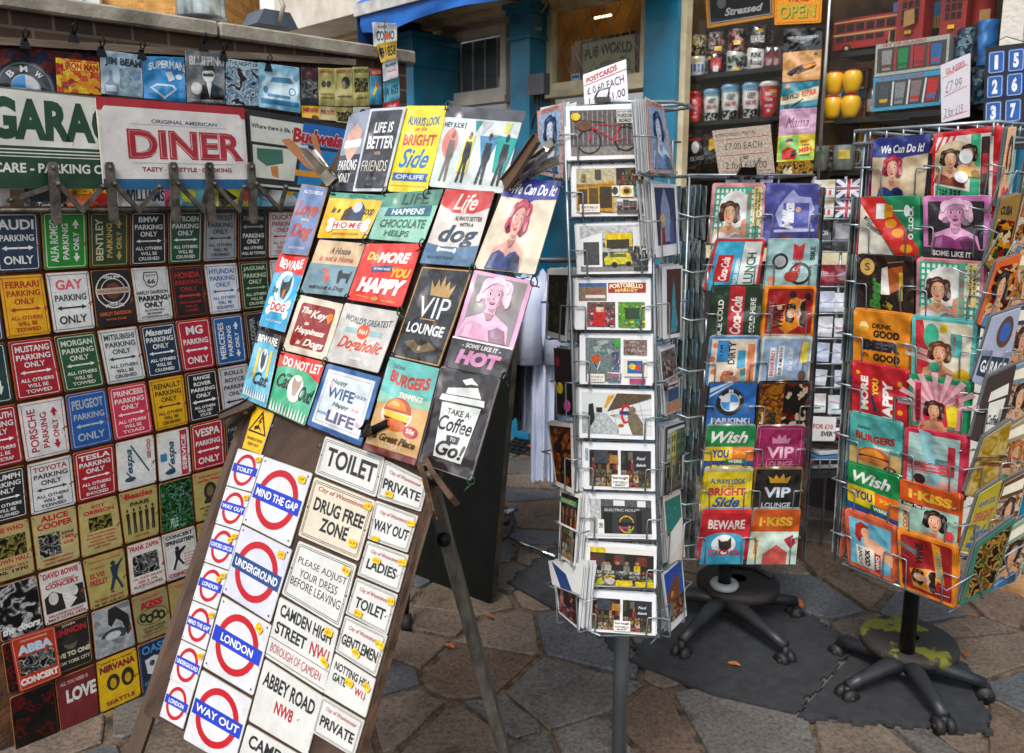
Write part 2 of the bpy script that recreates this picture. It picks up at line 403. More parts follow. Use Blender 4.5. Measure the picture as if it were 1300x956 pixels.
    for (sx,sy,sw,sh,sa) in stick:      # price stickers stuck on the sign
        q=MB(); pts=[]
        for du,dv in rr(-.5,-.5,.5,.5,.2,.2,3):
            uu,vv=du*sw,dv*sh/asp; aa=R(sa); pts.append(((sx+uu*math.cos(aa)-vv*math.sin(aa))/100,(sy+(uu*math.sin(aa)+vv*math.cos(aa))*asp)/100))
        n_=len(pts); q.add([mp(*p,.0042) for p in pts]+[mp(*p,.0030) for p in pts],[list(range(n_))]+[(i,(i+1)%n_,n_+(i+1)%n_,n_+i) for i in range(n_)],ink('ffce0a','p'))
        gv,gf=glyphs('£4.99',.01,0)
        q.add([mp((sx+(gx-.5)*sw*.7)/100,(sy+(gy-.5)*sh*.45)/100,.0044) for gx,gy in gv],gf,ink('a36a10','p'))
        m2=bpy.data.meshes.new('price_sticker'); m2.from_pydata(q.v,[],q.f)
        for m in q.mats: m2.materials.append(m)
        m2.polygons.foreach_set('material_index',q.m); m2.update()
        so=bpy.data.objects.new('price_sticker',m2); link(so,o)
    if behind:
        m3=MB(); e2=ink(bedge or edge or 'b9bdc0',kind); vs,n=shell(m3,e2); m3.add(vs,[list(range(2*n,3*n))],e2); m3.add(vs,[list(range(n))[::-1]],e2)
        bm=bpy.data.meshes.new(name); bm.from_pydata(m3.v,[],m3.f); bm.materials.append(e2); bm.update()
        for i in range(behind):
            q=bpy.data.objects.new(name,bm); j=Matrix.Translation(-N2*(gap*(i+1)+th)+X*rnd.uniform(-.003,.003)+V((0,0,1))*rnd.uniform(-.001,.004))
            q.matrix_world=j@Mw@Matrix.Rotation(R(rnd.uniform(-jit,jit)),4,'Z')@Matrix.Rotation(R(rnd.uniform(-jit,jit)*.6),4,'Y'); link(q); tag(q,blabel,cat,(group or 'cards')+' stacked behind')
    return o
ORD=['top','second','third','fourth','fifth','sixth','seventh','eighth','ninth','tenth']
NUM=['cut by the left edge','first','second','third','fourth','fifth','sixth','seventh','eighth','ninth']
# ================================================================ LEFT PANEL OF PARKING SIGNS
PP=Plane(at(185,310,2.35),-44.5,0)
RY=[(268,266),(349,332),(434,397),(515,462),(596,525),(666,587),(742,650),(818,710),(889,769),(965,830)]
RX=[[-80,-15,50,111,165,213,259,302,341,378],[-68,-4,55,113,165,214,258,302,341,378],[-50,8,67,122,175,222,267,308,345,382],[-40,20,82,136,187,233,275,315,352],[-27,32,91,146,197,240,283,322],[-20,38,98,150,201,244,287,325],[-10,47,104,159,204,249,290,328],[0,57,115,165,212,255,295],[10,68,121,174,219,262,300],[18,76,127,181,226,268]]
LP=lambda r,c:V((RX[r][c],RY[r][0]+(RY[r][1]-RY[r][0])*RX[r][c]/300))
def par(bg,fg,name,tail='TOWED',nm=None,be='BE',acol=None,style=0,fr=None,nh=9):
    nm=nm or fg; acol=acol or fg; fr=fr or fg
    o=[bg_(2.6,bg,7),fr_(6,1.6,fr,5)]
    if style==0:   # NAME / PARKING / ONLY / arrow / all others will be ..
        lines=name if isinstance(name,list) else [name]
        ys=[13] if len(lines)==1 else [10,20]
        for l,y in zip(lines,ys): o.append(T(l,50,y if len(lines)>1 else 15,min(76,22+11*len(l)),nh if len(lines)>1 else nh+1.5,nm,b=.02))
        k=0 if len(lines)==1 else 4
        o+=[T('PARKING',50,29+k,76,9.5,fg,b=.018),T('ONLY',50,42+k*.8,46,9.5,fg,b=.018),arr(50,55+k*.3,70,7,acol)]
        if tail: o+=[T('ALL OTHERS',50,68.5,72,6.2,fg,b=.015),T('WILL '+be,50,78,44,6.2,fg,b=.015),T(tail,50,87.5,56,6.2,fg,b=.015)]
    elif style==1: # big name, PARKING, arrow, big ONLY
        o+=[T(name,50,21,min(76,24+13*len(name)),17,nm,b=.03),T('PARKING',50,43,74,11,fg,b=.018),arr(50,60,70,8.5,acol),T('ONLY',50,80,66,14,fg,b=.018)]
    elif style==2: # sideways
        o+=[T(name,25,50,18,74,nm,rot=90,b=.012),T('PARKING',50,52,14,62,fg,rot=90,b=.015),T('ONLY',74,52,13,32,fg,rot=90,b=.018),
            arr(74,50,.1,.1,fg),g_([(66,24),(74,14),(82,24),(77,24),(77,30),(71,30),(71,24)],acol),g_([(66,78),(74,88),(82,78),(77,78),(77,72),(71,72),(71,78)],acol)]
    return (bg,o)
SG={}
def sg(r,c,desc,d,edge='9a5a24',kind='a'): SG[(r,c)]=(desc,d,edge,kind)
sg(0,1,'navy tin sign, large white name, wide arrow',par('n','w','AUDI',style=1))
sg(0,2,'bright green tin sign with sideways white letters',par('1a8a1e','w','ALFA ROMEO',style=2))
sg(0,3,'dark green tin sign with sideways gold letters',par('26412a','c2a352','BENTLEY',style=2,nm='d8cfae'))
sg(0,4,'black tin sign with white border and arrow',par('16181c','w','BMW','CRUSHED'))
sg(0,5,'dark green tin sign with white letters',par('174a30','w','CITROEN','CRUSHED'))
sg(0,6,'silver grey tin sign with black letters',par('9aa0a8','23262a','CHEVROLET','CRUSHED'))
sg(0,7,'black tin sign with grey arrow over the words',('16181b',[bg_(2.6,'16181b',7),fr_(6,1.6,'8d9296',5),T('Yamaha',50,14,70,10,'8d9296',it=.3),arr(50,32,72,9,'a3a7aa'),T('PARKING',50,50,72,9,'w'),T('ONLY',50,62,44,9,'w'),T('ALL OTHERS',50,75,66,6,'w'),T('WILL BE TOWED',50,86,80,6,'w')]))
sg(0,8,'white tin sign with red letters',par('d8dadc','b3152b','DUCATI','TOWED'))
sg(1,0,'sliver of a dark blue tin sign',par('17304a','w','FORD','TOWED'))
sg(1,1,'yellow tin sign with red letters and arrow',par('e0a714','a8201f','FERRARI'))
sg(1,2,'white tin sign with big pink first word',par('dcdfe0','24262c','GAY',style=1,nm='e0526b'))
sg(1,3,'black tin sign with round badge and orange lettering',('17181a',[bg_(2.6,'1b1a1c',7),ring_(50,37,44,31,3,'d8d8d2',2.2),ring_(50,37,31,22,2,'d8d8d2',1.5),e_(50,37,20,14,'6b3a26'),r_(8,32,92,42,'c9b9ab'),T('HARLEY-DAVIDSON',50,37,78,5.5,'8c2a1c',b=.03),T('GENUINE',50,12.5,44,5.5,'w',arc=-.5),T('MOTOR OIL',50,62,46,5.5,'w',arc=.5),T('HARLEY DAVIDSON',50,77,78,7,'c9622b',b=.03),T('MOTOR CYCLES',50,87,50,3.5,'c9622b')]))
sg(1,4,'white tin sign with grey road shield and black letters',('d3d6d8',[bg_(2.6,'d3d6d8',7),fr_(6,1,'55585c',5),g_([(32,8),(68,8),(72,20),(64,34),(50,38),(36,34),(28,20)],'55585c'),g_([(35,10.5),(65,10.5),(68.5,20),(62,32),(50,35.5),(38,32),(31.5,20)],'d3d6d8'),T('ROUTE',50,15,26,4,'33363a'),T('66',50,26,22,9,'23262a',b=.04),T('HARLEY DAVIDSON',50,46,84,6.5,'23262a',b=.02),T('PARKING',50,57,80,10,'16171a',b=.05),T('ONLY',50,69,54,10,'16171a',b=.05),T('ALL OTHERS WILL',50,79,56,3.6,'23262a'),T('BE CRUSHED',50,85,40,3.6,'23262a'),T('CITY ORDINANCE No. 81706',50,91,78,3.4,'23262a')]))
sg(1,5,'black tin sign with red letters and arrow',('1a1315',[bg_(2.6,'1a1315',7),fr_(6,1.6,'a12a26',5),T('HONDA',50,17,76,12,'a32823',b=.04),T('PARKING',50,31,76,9,'a32823',b=.02),T('ONLY',50,44,50,9,'a32823'),arr(50,57,68,9,'c22a26'),T('EVERYONE ELSE',50,70,64,4.5,'a32823'),T('WILL BE',50,78,36,4.5,'a32823'),T('TOWED',50,86,40,5,'a32823')]))
sg(1,6,'white tin sign with blue letters and blue arrow',par('d6dbe2','2a5fa8','HYUNDAI','SCRAPPED'))
sg(1,7,'dark green tin sign with pale green arrow',par('15351f','bfd0b5','JAGUAR','CRUSHED',acol='8fb98a'))
sg(1,8,'white tin sign with navy letters',par('d6dbe2','17304a','KIA','TOWED'))
sg(2,0,'dark teal tin sign with a downward arrow',('1c3a3c',[bg_(2.6,'1c3a3c',7),fr_(6,1.6,'w',5),T('LOTUS',30,50,16,60,'w',rot=90),T('PARKING',55,50,14,60,'w',rot=90),g_([(66,72),(74,86),(82,72),(77,72),(77,62),(71,62),(71,72)],'w')]))
sg(2,1,'crimson tin sign with white letters and arrow',par('a51626','w','MUSTANG'))
sg(2,2,'green tin sign with white letters and arrow',par('1f5230','d8dcd2','MORGAN'))
sg(2,3,'white tin sign with black letters and frame',par('d3d8da','2a2d30','MITSUBISHI','CRUSHED'))
sg(2,4,'navy tin sign with italic top line',('17304a',[bg_(2.6,'17304a',7),fr_(6,1.6,'w',5),T('Maserati',50,15,78,12,'w',it=.35,b=.03),T('PARKING',50,29,76,9.5,'w',b=.018),T('ONLY',50,42,46,9.5,'w',b=.018),arr(50,55,74,7,'w'),T('ALL OTHERS',50,68.5,72,6.2,'w'),T('WILL BE',50,78,44,6.2,'w'),T('CRUSHED',50,87.5,56,6.2,'w')]))
sg(2,5,'red tin sign with two huge white initials',par('ad1a35','w','MG',style=1))
sg(2,6,'blue tin sign with sideways white letters',par('1e5a98','w','MERCEDES',style=2))
sg(2,7,'black tin sign with sideways grey letters',par('1b1e22','9aa0a4','MINI COOPER',style=2))
sg(3,0,'red tin sign with white letters about scrap',par('a3142a','w','PLYMOUTH','OLD SCRAP'))
sg(3,1,'white tin sign with sideways red letters',par('dadcde','ab1a2c','PORSCHE',style=2))
sg(3,2,'royal blue tin sign with grey letters and arrow',par('1a56a4','aab4bc','PEUGEOT',style=1))
sg(3,3,'pink tin sign with white letters and arrow',par('c93350','ecdfe2','PRINCESS','TOAD'))
sg(3,4,'yellow tin sign with black letters and arrow',par('d9a60f','2a2517','RENAULT','CRUSHED'))
sg(3,5,'black tin sign with four white lines above arrow',('15171b',[bg_(2.6,'15171b',7),fr_(6,1.6,'w',5),T('RANGE',50,13,52,8,'w'),T('ROVER',50,25,54,8,'w'),T('PARKING',50,37,74,8,'w'),T('ONLY',50,49,46,8,'w'),arr(50,61,74,9,'w'),T('ALL OTHERS',50,73,64,5.5,'w'),T('WILL GET',50,81,46,5.5,'w'),T('STUCK',50,89,34,5.5,'w')]))
sg(3,6,'pale grey tin sign with four black lines',('b9bdc3',[bg_(2.6,'b9bdc3',7),fr_(6,1.6,'33363a',5),T('ROLLS',50,14,62,9,'k'),T('ROYCE',50,29,64,9,'k'),T('PARKING',50,44,76,9,'k'),T('ONLY',50,58,48,9,'k'),arr(50,74,74,8,'k')]))
sg(4,0,'black tin sign with white letters and arrow',par('1a1b1f','w','TRIUMPH','CRUSHED'))
sg(4,1,'white tin sign with red name and black words',par('d5d9da','26292d','TOYOTA',nm='a8202e'))
sg(4,2,'dark red tin sign, white words ending in shocked',par('a31626','w','TESLA','SHOCKED'))
sg(4,3,'white tin sign with sideways teal script and red letters',('d9dcdc',[bg_(2.6,'d9dcdc',7),L_(38,12,82,72,4,'1e4a66'),T('Vespa',34,50,22,64,'1e4a66',rot=90,it=.4,b=.03),T('SERVIZIO',84,26,10,40,'b3152b',rot=90),e_(32,80,14,5,'1e4a66')]))
sg(4,4,'white tin sign with teal script and red band',('d9dcdc',[bg_(2.6,'d9dcdc',7),r_(70,3,92,97,'b3263b'),T('SERVICE',81,50,13,74,'w',rot=90,b=.03),T('Vespa',44,52,26,62,'1e4a66',rot=90,it=.4,b=.03),r_(8,44,28,60,'2a7fb0'),e_(36,85,16,5,'1e4a66')]))
sg(4,5,'red tin sign with big white name over arrow',par('a31a2c','w','VESPA',style=1))
sg(4,6,'black tin sign with dull grey letters',par('1a1c20','7e8388','BMW','TOWED'))
def gig(bg,top,pic,mid=(),bot=(),tc='b3152b',bc='3a2a20',py=(24,62),px=(12,88),pcols=None,fig=()):
    o=[bg_(2.6,bg,5)]
    y=10
    for l,w,h in top: o.append(T(l,50,y,w,h,tc,b=.04)); y+=h+3
    o+= [r_(px[0],py[0],px[1],py[1],pic)] if pic else []
    o+=list(fig)
    y=py[1]+6
    for l,w,h,c in bot: o.append(T(l,50,y,w,h,c,b=.03)); y+=h+3
    o+=list(mid)
    return(bg,o)
bw=photo(['16171a','8f9296','2b2c2f','c9c9c4','16171a'],45,1,'n'); bw2=photo(['1c1b18','5b5647','a79f74','1c1b18'],42,3,'n')
grn=photo(['12281c','2a5a3a','4f8a5c','1c3a26','8fb0a0','2a5a3a'],62,5,'n'); gn2=photo(['1b1b1d','d2d4d4','6b6e70','1b1b1d'],30,8,'n')
sil=lambda x,y,h,c:[e_(x,y+h*.07,h*.055,h*.07,c),g_([(x-h*.1,y+h*.17),(x+h*.1,y+h*.17),(x+h*.075,y+h*.5),(x+h*.09,y+h),(x+h*.02,y+h),(x,y+h*.55),(x-h*.02,y+h),(x-h*.09,y+h),(x-h*.075,y+h*.5)],c)]
sg(5,0,'tan town hall poster with red print',gig('b0a36a',[('THE WHO',70,9)],bw2,bot=[('TOWN HALL',84,9,'a8202e'),('CONCERT ONLY',74,5,'a8202e'),('30, 1970',70,7,'k')],py=(22,60)),kind='a')
sg(5,1,'cream poster with outlined red two line heading',gig('b5aa74',[('ALICE',62,11),('COOPER',80,11)],bw,bot=[('WEMBLEY ARENA',72,4,'a8202e'),('FRIDAY FEBRUARY',66,4,'a8202e')],py=(38,80),px=(10,58),mid=[T('1989',76,52,26,7,'b3152b'),T('SONGS',76,44,28,5,'k'),T('LIVE',76,62,22,5,'b3152b')]))
sg(5,2,'tan poster with small dark portrait and red lines',gig('b3a76b',[('ROY',34,7),('ORBISON',76,8)],bw2,bot=[('THE ENTERTAINER',70,3.5,'b3152b'),('IN CONCERT TONIGHT',70,3.5,'b3152b'),('WITH FULL BAND',60,3.5,'b3152b'),('AND GUEST STARS',70,3.5,'b3152b'),('ONE NIGHT',40,3.5,'b3152b')],py=(30,56),px=(22,80)))
sg(5,3,'tan poster with four dark standing silhouettes',gig('aba060',[('Beatles',72,12),],None,mid=[T('THE',14,10,12,5,'b3152b'),T('PARIS',50,26,50,8,'2a2318')],bot=[('SHOW 8.30PM',40,3.5,'b3152b')],py=(30,84),fig=sum([sil(16+i*17,34,50,'2a2318') for i in range(5)],[])))
sg(5,4,'green leafy jungle picture tin',('1a4a2a',[bg_(2.6,grn,5),T('PELE',40,84,22,18,'9fd0c0',rot=0)]))
sg(5,5,'tan poster with long haired dark portrait',gig('a89c5c',[('BOB MARLEY',64,5),('and the Wailers',74,6)],None,fig=[e_(50,42,20,19,'2a2318'),e_(50,42,11,11,'6b5f3a'),g_([(30,60),(40,52),(60,52),(72,60),(72,66),(30,66)],'2a2318')],bot=[('NEW YORK ACADEMY',70,4,'k'),('OF MUSIC',46,4,'k'),('TUESDAY 8PM',60,3.5,'k')],py=(20,68)))
sg(5,6,'tan poster cut off by the easel',gig('a5995a',[('PINK FLOYD',76,8)],bw2,bot=[('LIVE',40,6,'k')]))
sg(6,0,'grey band poster with large blurred faces',('8c8f90',[bg_(2.6,gn2,5),T('the doors',50,84,88,14,'w',it=.3,b=.05)]))
sg(6,1,'white poster with red heading above two dark faces',gig('d3d5d2',[('DAVID BOWIE',82,11),('as ZIGGY STARDUST',60,4),('CONCERT',78,9)],None,fig=[g_([(6,50),(26,40),(46,50),(50,80),(6,80)],'1e1e20'),e_(26,54,11,12,'c9c9c4'),g_([(96,40),(74,40),(66,56),(78,66),(60,80),(96,80)],'1e1e20'),e_(74,50,9,10,'c9c9c4')],bot=[('EARLS COURT SATURDAY',80,4,'a8202e'),('MAY 12TH 1973',84,5.5,'a8202e')],py=(40,80)))
sg(6,2,'olive poster with a wide legged dancer figure',gig('a89f5c',[('PRESENTED BY POLK SHERIFFS',76,3)],None,fig=[T('IN PERSON',32,22,34,4,'a8202e'),T('ELVIS',28,36,36,10,'a8202e',b=.03),T('PRESLEY',30,50,44,12,'a8202e',b=.03),e_(68,22,6,5,'24344a'),g_([(60,28),(78,26),(92,16),(94,18),(80,34),(76,48),(90,74),(84,76),(72,54),(62,74),(54,74),(64,48)],'24344a'),r_(56,76,64,79,'24344a')],bot=[('FLORIDA THEATRE',74,5,'a8202e'),('FRI · SAT. AUG. 10-11',78,5,'3a2a20')],py=(20,80)))
sg(6,3,'white poster with red heading, square photo, red foot',gig('d6d6d0',[('FRANK ZAPPA',84,10)],bw,bot=[('CAL. STATE COLLEGE',84,5,'a8202e'),('NOV. 8. 1972.',56,5,'a8202e'),('ALICE COOPER',84,6,'a8202e')],py=(24,66),px=(12,86)))
sg(6,4,'white poster with black heading and leaping guitarist',('cfd0cf',[bg_(2.6,'cfd0cf',5),fr_(5,1,'2a2a2a',4),T('CONCERT',50,10,80,8,'1b1b1d',b=.05),T('SPRINGSTEEN',50,22,84,9,'1b1b1d',b=.05),e_(40,36,6,4,'1b1b1d'),g_([(32,40),(48,40),(64,34),(66,38),(48,50),(46,58),(58,72),(52,74),(40,60),(28,80),(22,78),(34,56)],'1b1b1d')]+[T('AND THE BAND',74,52+i*6,34,3,'b3152b') for i in range(5)]+[T('CONCERT',50,90,84,8,'a8202e',b=.05)]))
sg(6,5,'tan poster with rust coloured heading',gig('a0935a',[('LED ZEPPELIN',78,9)],None,fig=[e_(50,36,8,7,'2a2318'),e_(36,52,9,7,'2a2318'),e_(62,56,8,7,'2a2318')],bot=[('MELBOURNE',60,4,'k'),('ONE NIGHT',60,4,'k')],tc='a8502e',py=(24,66)))
sg(6,6,'tan poster behind the easel edge',gig('a0935a',[('CONCERT',66,7)],bw2))
sg(7,0,'dark skull poster beside the orange poster',('2a241e',[bg_(2.6,photo(['1a1512','5b3f2a','8a5a36','1a1512'],40,11,'n'),5)]))
sg(7,1,'black poster with tilted red and cream letters',('17181a',[bg_(2.6,'1a1b1d',5),fr_(4,1,'a89f70',4),T('JOHN',50,8,30,5,'c9c4a8'),T('LENNON',50,20,80,13,'b3202b',b=.04),e_(50,44,16,13,'5e5a48'),e_(50,40,18,8,'2a2620'),T('LIVE TO ONE',52,66,86,10,'c9c4a8',b=.05),T('NEW YORK CITY',52,82,82,7,'c9c4a8',b=.03)]))
sg(7,2,'pale abstract tin with a dark swooping shape',('aab0b6',[bg_(2.6,photo(['8f969c','c5cace','a9b0b6'],14,12,'n'),5),g_([(42,6),(62,4),(92,30),(96,62),(84,72),(74,40),(60,30),(46,44),(38,36)],'1d1e22'),e_(50,62,32,14,'34373c',180,400),e_(48,62,20,8,'b9bec2')]))
sg(7,3,'olive poster with red lightning letters over four heads',gig('8f8a5e',[('CONCERT',56,6)],None,fig=[T('KISS',52,25,66,16,'a8202e',b=.07,it=.2),ring_(50,51,44,18,2,'2a2318',1.5)]+[e_(24+17*i,50+(i%2)*5,11,10,'1e1a14') for i in range(4)]+[e_(24+17*i,50+(i%2)*5,5,5,'8f8a5e') for i in range(4)],bot=[('AT THE FORUM',64,4,'k'),('FRIDAY AUGUST',56,4,'k'),('ARMORY CONCERTS',70,3.5,'a8202e')],py=(20,68)))
sg(7,4,'tan poster with two faint figures',gig('9a8f58',[('CONCERT',60,6)],None,fig=[e_(40,40,10,9,'3a3424'),e_(62,52,10,9,'3a3424')],bot=[('LONDON',50,4,'k')],py=(20,72)))
sg(7,5,'tan tin at the end of the eighth row',gig('988c55',[('CONCERT',66,7)],bw2))
sg(8,0,'dark maroon poster in the bottom corner',('2a1518',[bg_(2.6,photo(['1a1114','7a2a30','3a1a20'],25,14,'n'),5)]))
sg(8,1,'black and red poster with bold white letters',('2a2226',[bg_(2.6,'6b2026',5),T('ALL YOU NEED IS',45,14,70,7,'c9a0a0'),T('LOVE',60,40,76,26,'d8d8d4',b=.05)]))
sg(8,2,'bright yellow poster with crimson heading and two heads',('d6ad10',[bg_(2.6,'d6ad10',5),T('DROP IN A HURRY',50,8,80,4,'2a2517'),T('NIRVANA',50,20,88,14,'7a1a3a',b=.06),e_(36,50,16,16,'2a2517'),e_(36,52,8,10,'b8950e'),e_(72,50,16,18,'2a2517'),e_(72,52,8,10,'b8950e'),T('SEATTLE',50,88,70,8,'7a1a3a')]))
sg(8,3,'deep blue poster with white crouching figures',('14305c',[bg_(2.6,'16243a',5),fr_(3,2,'1d559c',4),T('OASIS',50,15,80,17,'3f86c8',b=.02),g_([(16,34),(44,30),(86,44),(80,60),(56,54),(40,70),(20,62)],'c3cbd2'),e_(36,44,8,6,'3a4654'),T('KNEBWORTH',50,82,80,8,'3f86c8')]))
sg(8,4,'white tin with a small dark heading',gig('cfd0cf',[('CONCERT',66,7)],bw))
sg(9,0,'dark tin at the foot of the panel',gig('5a2a2a',[('CONCERT',66,7)],bw))
sg(9,1,'pale blue tin at the foot of the panel',par('8fb2c9','k','PARKING'))
sg(9,2,'tan tin at the foot of the panel',gig('a89c5c',[('CONCERT',66,7)],bw2))
sg(9,3,'grey tin at the foot of the panel',par('9aa0a8','k','PARKING'))
back=PP.shift(-.012)
RYL=RY+[(1040,890)]; RXL=RX+[[26,84,133,188,232,274]]
for (r,c),(desc,(bg,ops),edge,kind) in SG.items():
    if r<9:
        if c+1>=len(RX[r]) or c+1>=len(RX[r+1]): continue
        q=[LP(r,c),LP(r,c+1),LP(r+1,c+1),LP(r+1,c)]
    else:
        q=[LP(9,c),LP(9,c+1),V((RXL[10][c+1],1040-.5*RXL[10][c+1])),V((RXL[10][c],1040-.5*RXL[10][c]))]
    ce=sum(q,V((0,0)))/4; j=V((rnd.uniform(-.8,.8),rnd.uniform(-.8,.8)))
    q=[ce+(p-ce)*.955+j for p in q]
    nm='parking_sign' if 'sign' in desc else 'music_poster_tin'
    lab='%s, %s row of left panel, column %s'%(desc,ORD[r],['cut by picture edge','one','two','three','four','five','six','seven','eight'][c])
    w=lab.split()
    if len(w)>16: lab='%s, %s row, column %s'%(desc,ORD[r],['at edge','one','two','three','four','five','six','seven','eight'][c])
    ops=ops+[e_(x_,y_,1.7,1.3,'4a3220') for x_,y_ in((4.5,4),(95.5,4),(95.5,96),(4.5,96))]
    card(nm,lab,'tin sign' if nm=='parking_sign' else 'poster sign',q,PP,bg,ops,th=.003,rad=6,kind=kind,edge=edge,off=.004+.0006*((r+c)%3),group='tin signs fixed to the left panel')
# orange poster in front, column one of row eight
card('music_poster_tin','orange red concert poster with white letters overlapping its neighbour, low on the left panel','poster sign',[(12,812),(70,794),(79,858),(25,880)],PP,'b5351c',[bg_(2,'b5351c',4),fr_(4,1,'e0b8a8',4),T('LIVE IN MONTREUX',50,10,60,3.5,'e0b8a8'),T('ABBA',50,26,78,17,'b9d6e8',b=.07),r_(10,38,90,72,bw),T('CONCERT',50,84,88,13,'ecdcd6',b=.08)],th=.003,kind='a',edge='7b2a16',off=.012,group='tin signs fixed to the left panel')
rust=P('rusty_board','6b4526',.9,0,'3a2413',12,.5,80)
mb=MB(); q=[back.hit(-140,262),back.hit(388,262),back.hit(388,262),back.hit(-140,262)]
q[2]=V((q[2].x,q[2].y,.03)); q[3]=V((q[3].x,q[3].y,.03)); mb.prism(q,back.n*.02,rust)
bd=mb.build('sign_panel'); tag(bd,'tall rusty brown backing panel carrying the rows of parking signs and posters','panel')
# ---------------------------------------------------------------- long signs above the panel
PH=PP.shift(.045)
Wm=P('worn_wood_clip','6e6257',.6,0,'3b342d',20,.4,60)
card('hanging_sign','long white and green metal sign reading garage, leftmost above the parking signs','sign',[(-60,103),(180,129),(190,240),(-55,239)],PH,'d3d4cc',
 [r_(0,0,100,1.5,'6b6b60'),T('GARAGE',55,30,80,42,'15402c',b=.05),r_(0,57,100,100,'123a26'),r_(0,60,100,61.3,'d3d4cc'),r_(0,63.5,100,64.8,'d3d4cc'),r_(0,67,100,68,'d3d4cc'),T('CARE - PARKING ONLY',52,79,70,10,'d3d4cc',b=.03)],th=.006,kind='e',rad=1)
card('hanging_sign','weathered white and red metal sign reading diner with a blue foot strip','sign',[(121,122),(310,137),(317,240),(132,241)],PH,'cfcbc6',
 [r_(0,0,100,14,'a3222c'),bg_(2.5,'d6d3d1',8),r_(2.5,2.5,97.5,9,'a3222c'),T('ORIGINAL AMERICAN',56,23,45,4.5,'55607a'),L_(20,27,86,27,.5,'8a8f9a'),T('DINER',57,49,80,33,'9c2130',b=.05),T('DINER',57,49,77,29,'e0b0b2',b=.022),T('DINER',57,49,76.6,28.4,'9c2130',b=.008),L_(20,70,88,70,.5,'8a8f9a'),T('TASTY · LIFESTYLE · COOKING',56,77,62,5,'8a2a34'),r_(0,88,100,100,'1c5b86')],th=.006,kind='e',rad=2,off=.012)
card('hanging_sign','long dark framed metal sign with a diver figure over a white and blue scene','sign',[(312,138),(448,160),(420,248),(319,238)],PH,'17181c',
 [bg_(2,'22252a',6),r_(3,8,60,40,'c9ccc4'),T('Where there is life, there is',30,20,52,7,'33363a'),r_(52,6,98,36,'1d62b0'),T('Budweiser',76,24,66,22,'dcd6d2',b=.075),T('Budweiser',76,24,65,20,'a3222c',b=.05),r_(54,40,98,90,'1e78b4'),bg_(0,'17181c',0) if 0 else r_(4,44,50,86,'c3c8bc'),g_([(8,48),(34,46),(36,64),(18,70),(8,62)],'3a6a5a'),g_([(22,70),(30,68),(32,84),(24,82)],'b5743a'),r_(50,70,98,78,'c98a2a'),
  g_([(32,33),(40,30),(66,52),(84,60),(90,66),(78,72),(62,66),(40,44)],'c08255'),g_([(60,20),(66,20),(78,52),(72,56)],'c08255'),g_([(70,58),(84,56),(88,66),(76,68)],'d8dcd8'),r_(4,94,96,97,'b9beb4')],th=.006,kind='e',rad=2)
# posters glimpsed behind the lattice bracket
PB=PP.shift(-.06)
for i,(x0,x1,bgc,ops,lab) in enumerate([(-20,12,'8c8f90',[],'crumpled grey paper'),(30,84,'20242c',[T('Tennessee',60,78,60,14,'w',it=.2)],'black tin with white script'),(84,146,'e0701c',[T('MERLIN',50,42,88,20,'ffd01e',b=.05),e_(70,70,20,22,'c92a1a')],'orange and yellow tin'),(148,214,'d3d8dc',[T('WILLIAMS',50,55,80,28,'28435e',b=.03),r_(90,0,100,100,'d0506e')],'white tin with blue words'),(214,262,'6fb3c4',[e_(50,50,20,22,'c8d23a')],'pale teal tin'),(264,324,'c8c63a',[g_([(20,30),(60,60),(20,90)],'2a2a2a'),e_(78,50,10,20,'c93a2a')],'lime yellow tin'),(326,384,'4aa3c9',[g_([(10,60),(50,20),(90,70),(60,90)],'d8e4ea'),e_(70,40,12,16,'e0b82a')],'sky blue tin')]):
    card('small_tin_sign',lab+' showing through the lattice bracket above the parking signs','tin sign',[(x0,218),(x1,219),(x1+2,272),(x0+2,272)],PB,bgc,ops,th=.003,kind='t',off=.001*i,group='tins behind the lattice bracket')
# lattice bracket
PG=PP.shift(.075); steel=P('old_steel','6d665e',.5,.5,'38332e',25,.3,80)
ge=empty('lattice_bracket',PG.hit(200,250)); tag(ge,'grey folding lattice of steel straps clamping the long signs above the parking signs','bracket')
def bar(pl,p0,p1,w,t,m,nm,parent,off=0):
    a=pl.hit(*p0,off); b=pl.hit(*p1,off); d=(b-a).normalized(); s=d.cross(pl.N).normalized()*w/2; e=d*w/2
    pts=[a-s,a-s*.6-e*.8,a+s*.6-e*.8,a+s,b+s,b+s*.6+e*.8,b-s*.6+e*.8,b-s]
    m_=MB(); m_.prism(pts,-pl.N*t,m); m_.lathe([(.0001,.004),(.006,.004),(.006,0)],a*.96+b*.04,m,8,M=Matrix.Rotation(R(90),4,'X')); return m_.build(nm,parent)
for x0,x1 in((68,73),(140,146),(221,225),(267,270),(320,323)):
    bar(PG,(x0,210),(x1,280),.022,.012,steel,'upright_strap',ge)
    bar(PG,(x0+5,232),(x0+38,268),.012,.008,steel,'diagonal_strap',ge,.004)
    bar(PG,(x0+64-(x0>150)*20,236),(x0+36,268),.012,.008,steel,'diagonal_strap',ge,-.01)
bar(PG,(12,255),(68,236),.012,.008,steel,'diagonal_strap',ge,-.01)
mb=MB(); mb.tube([PP.hit(-150,268,.03),PP.hit(385,266,.03)],.007,steel,6); mb.build('rail',ge)
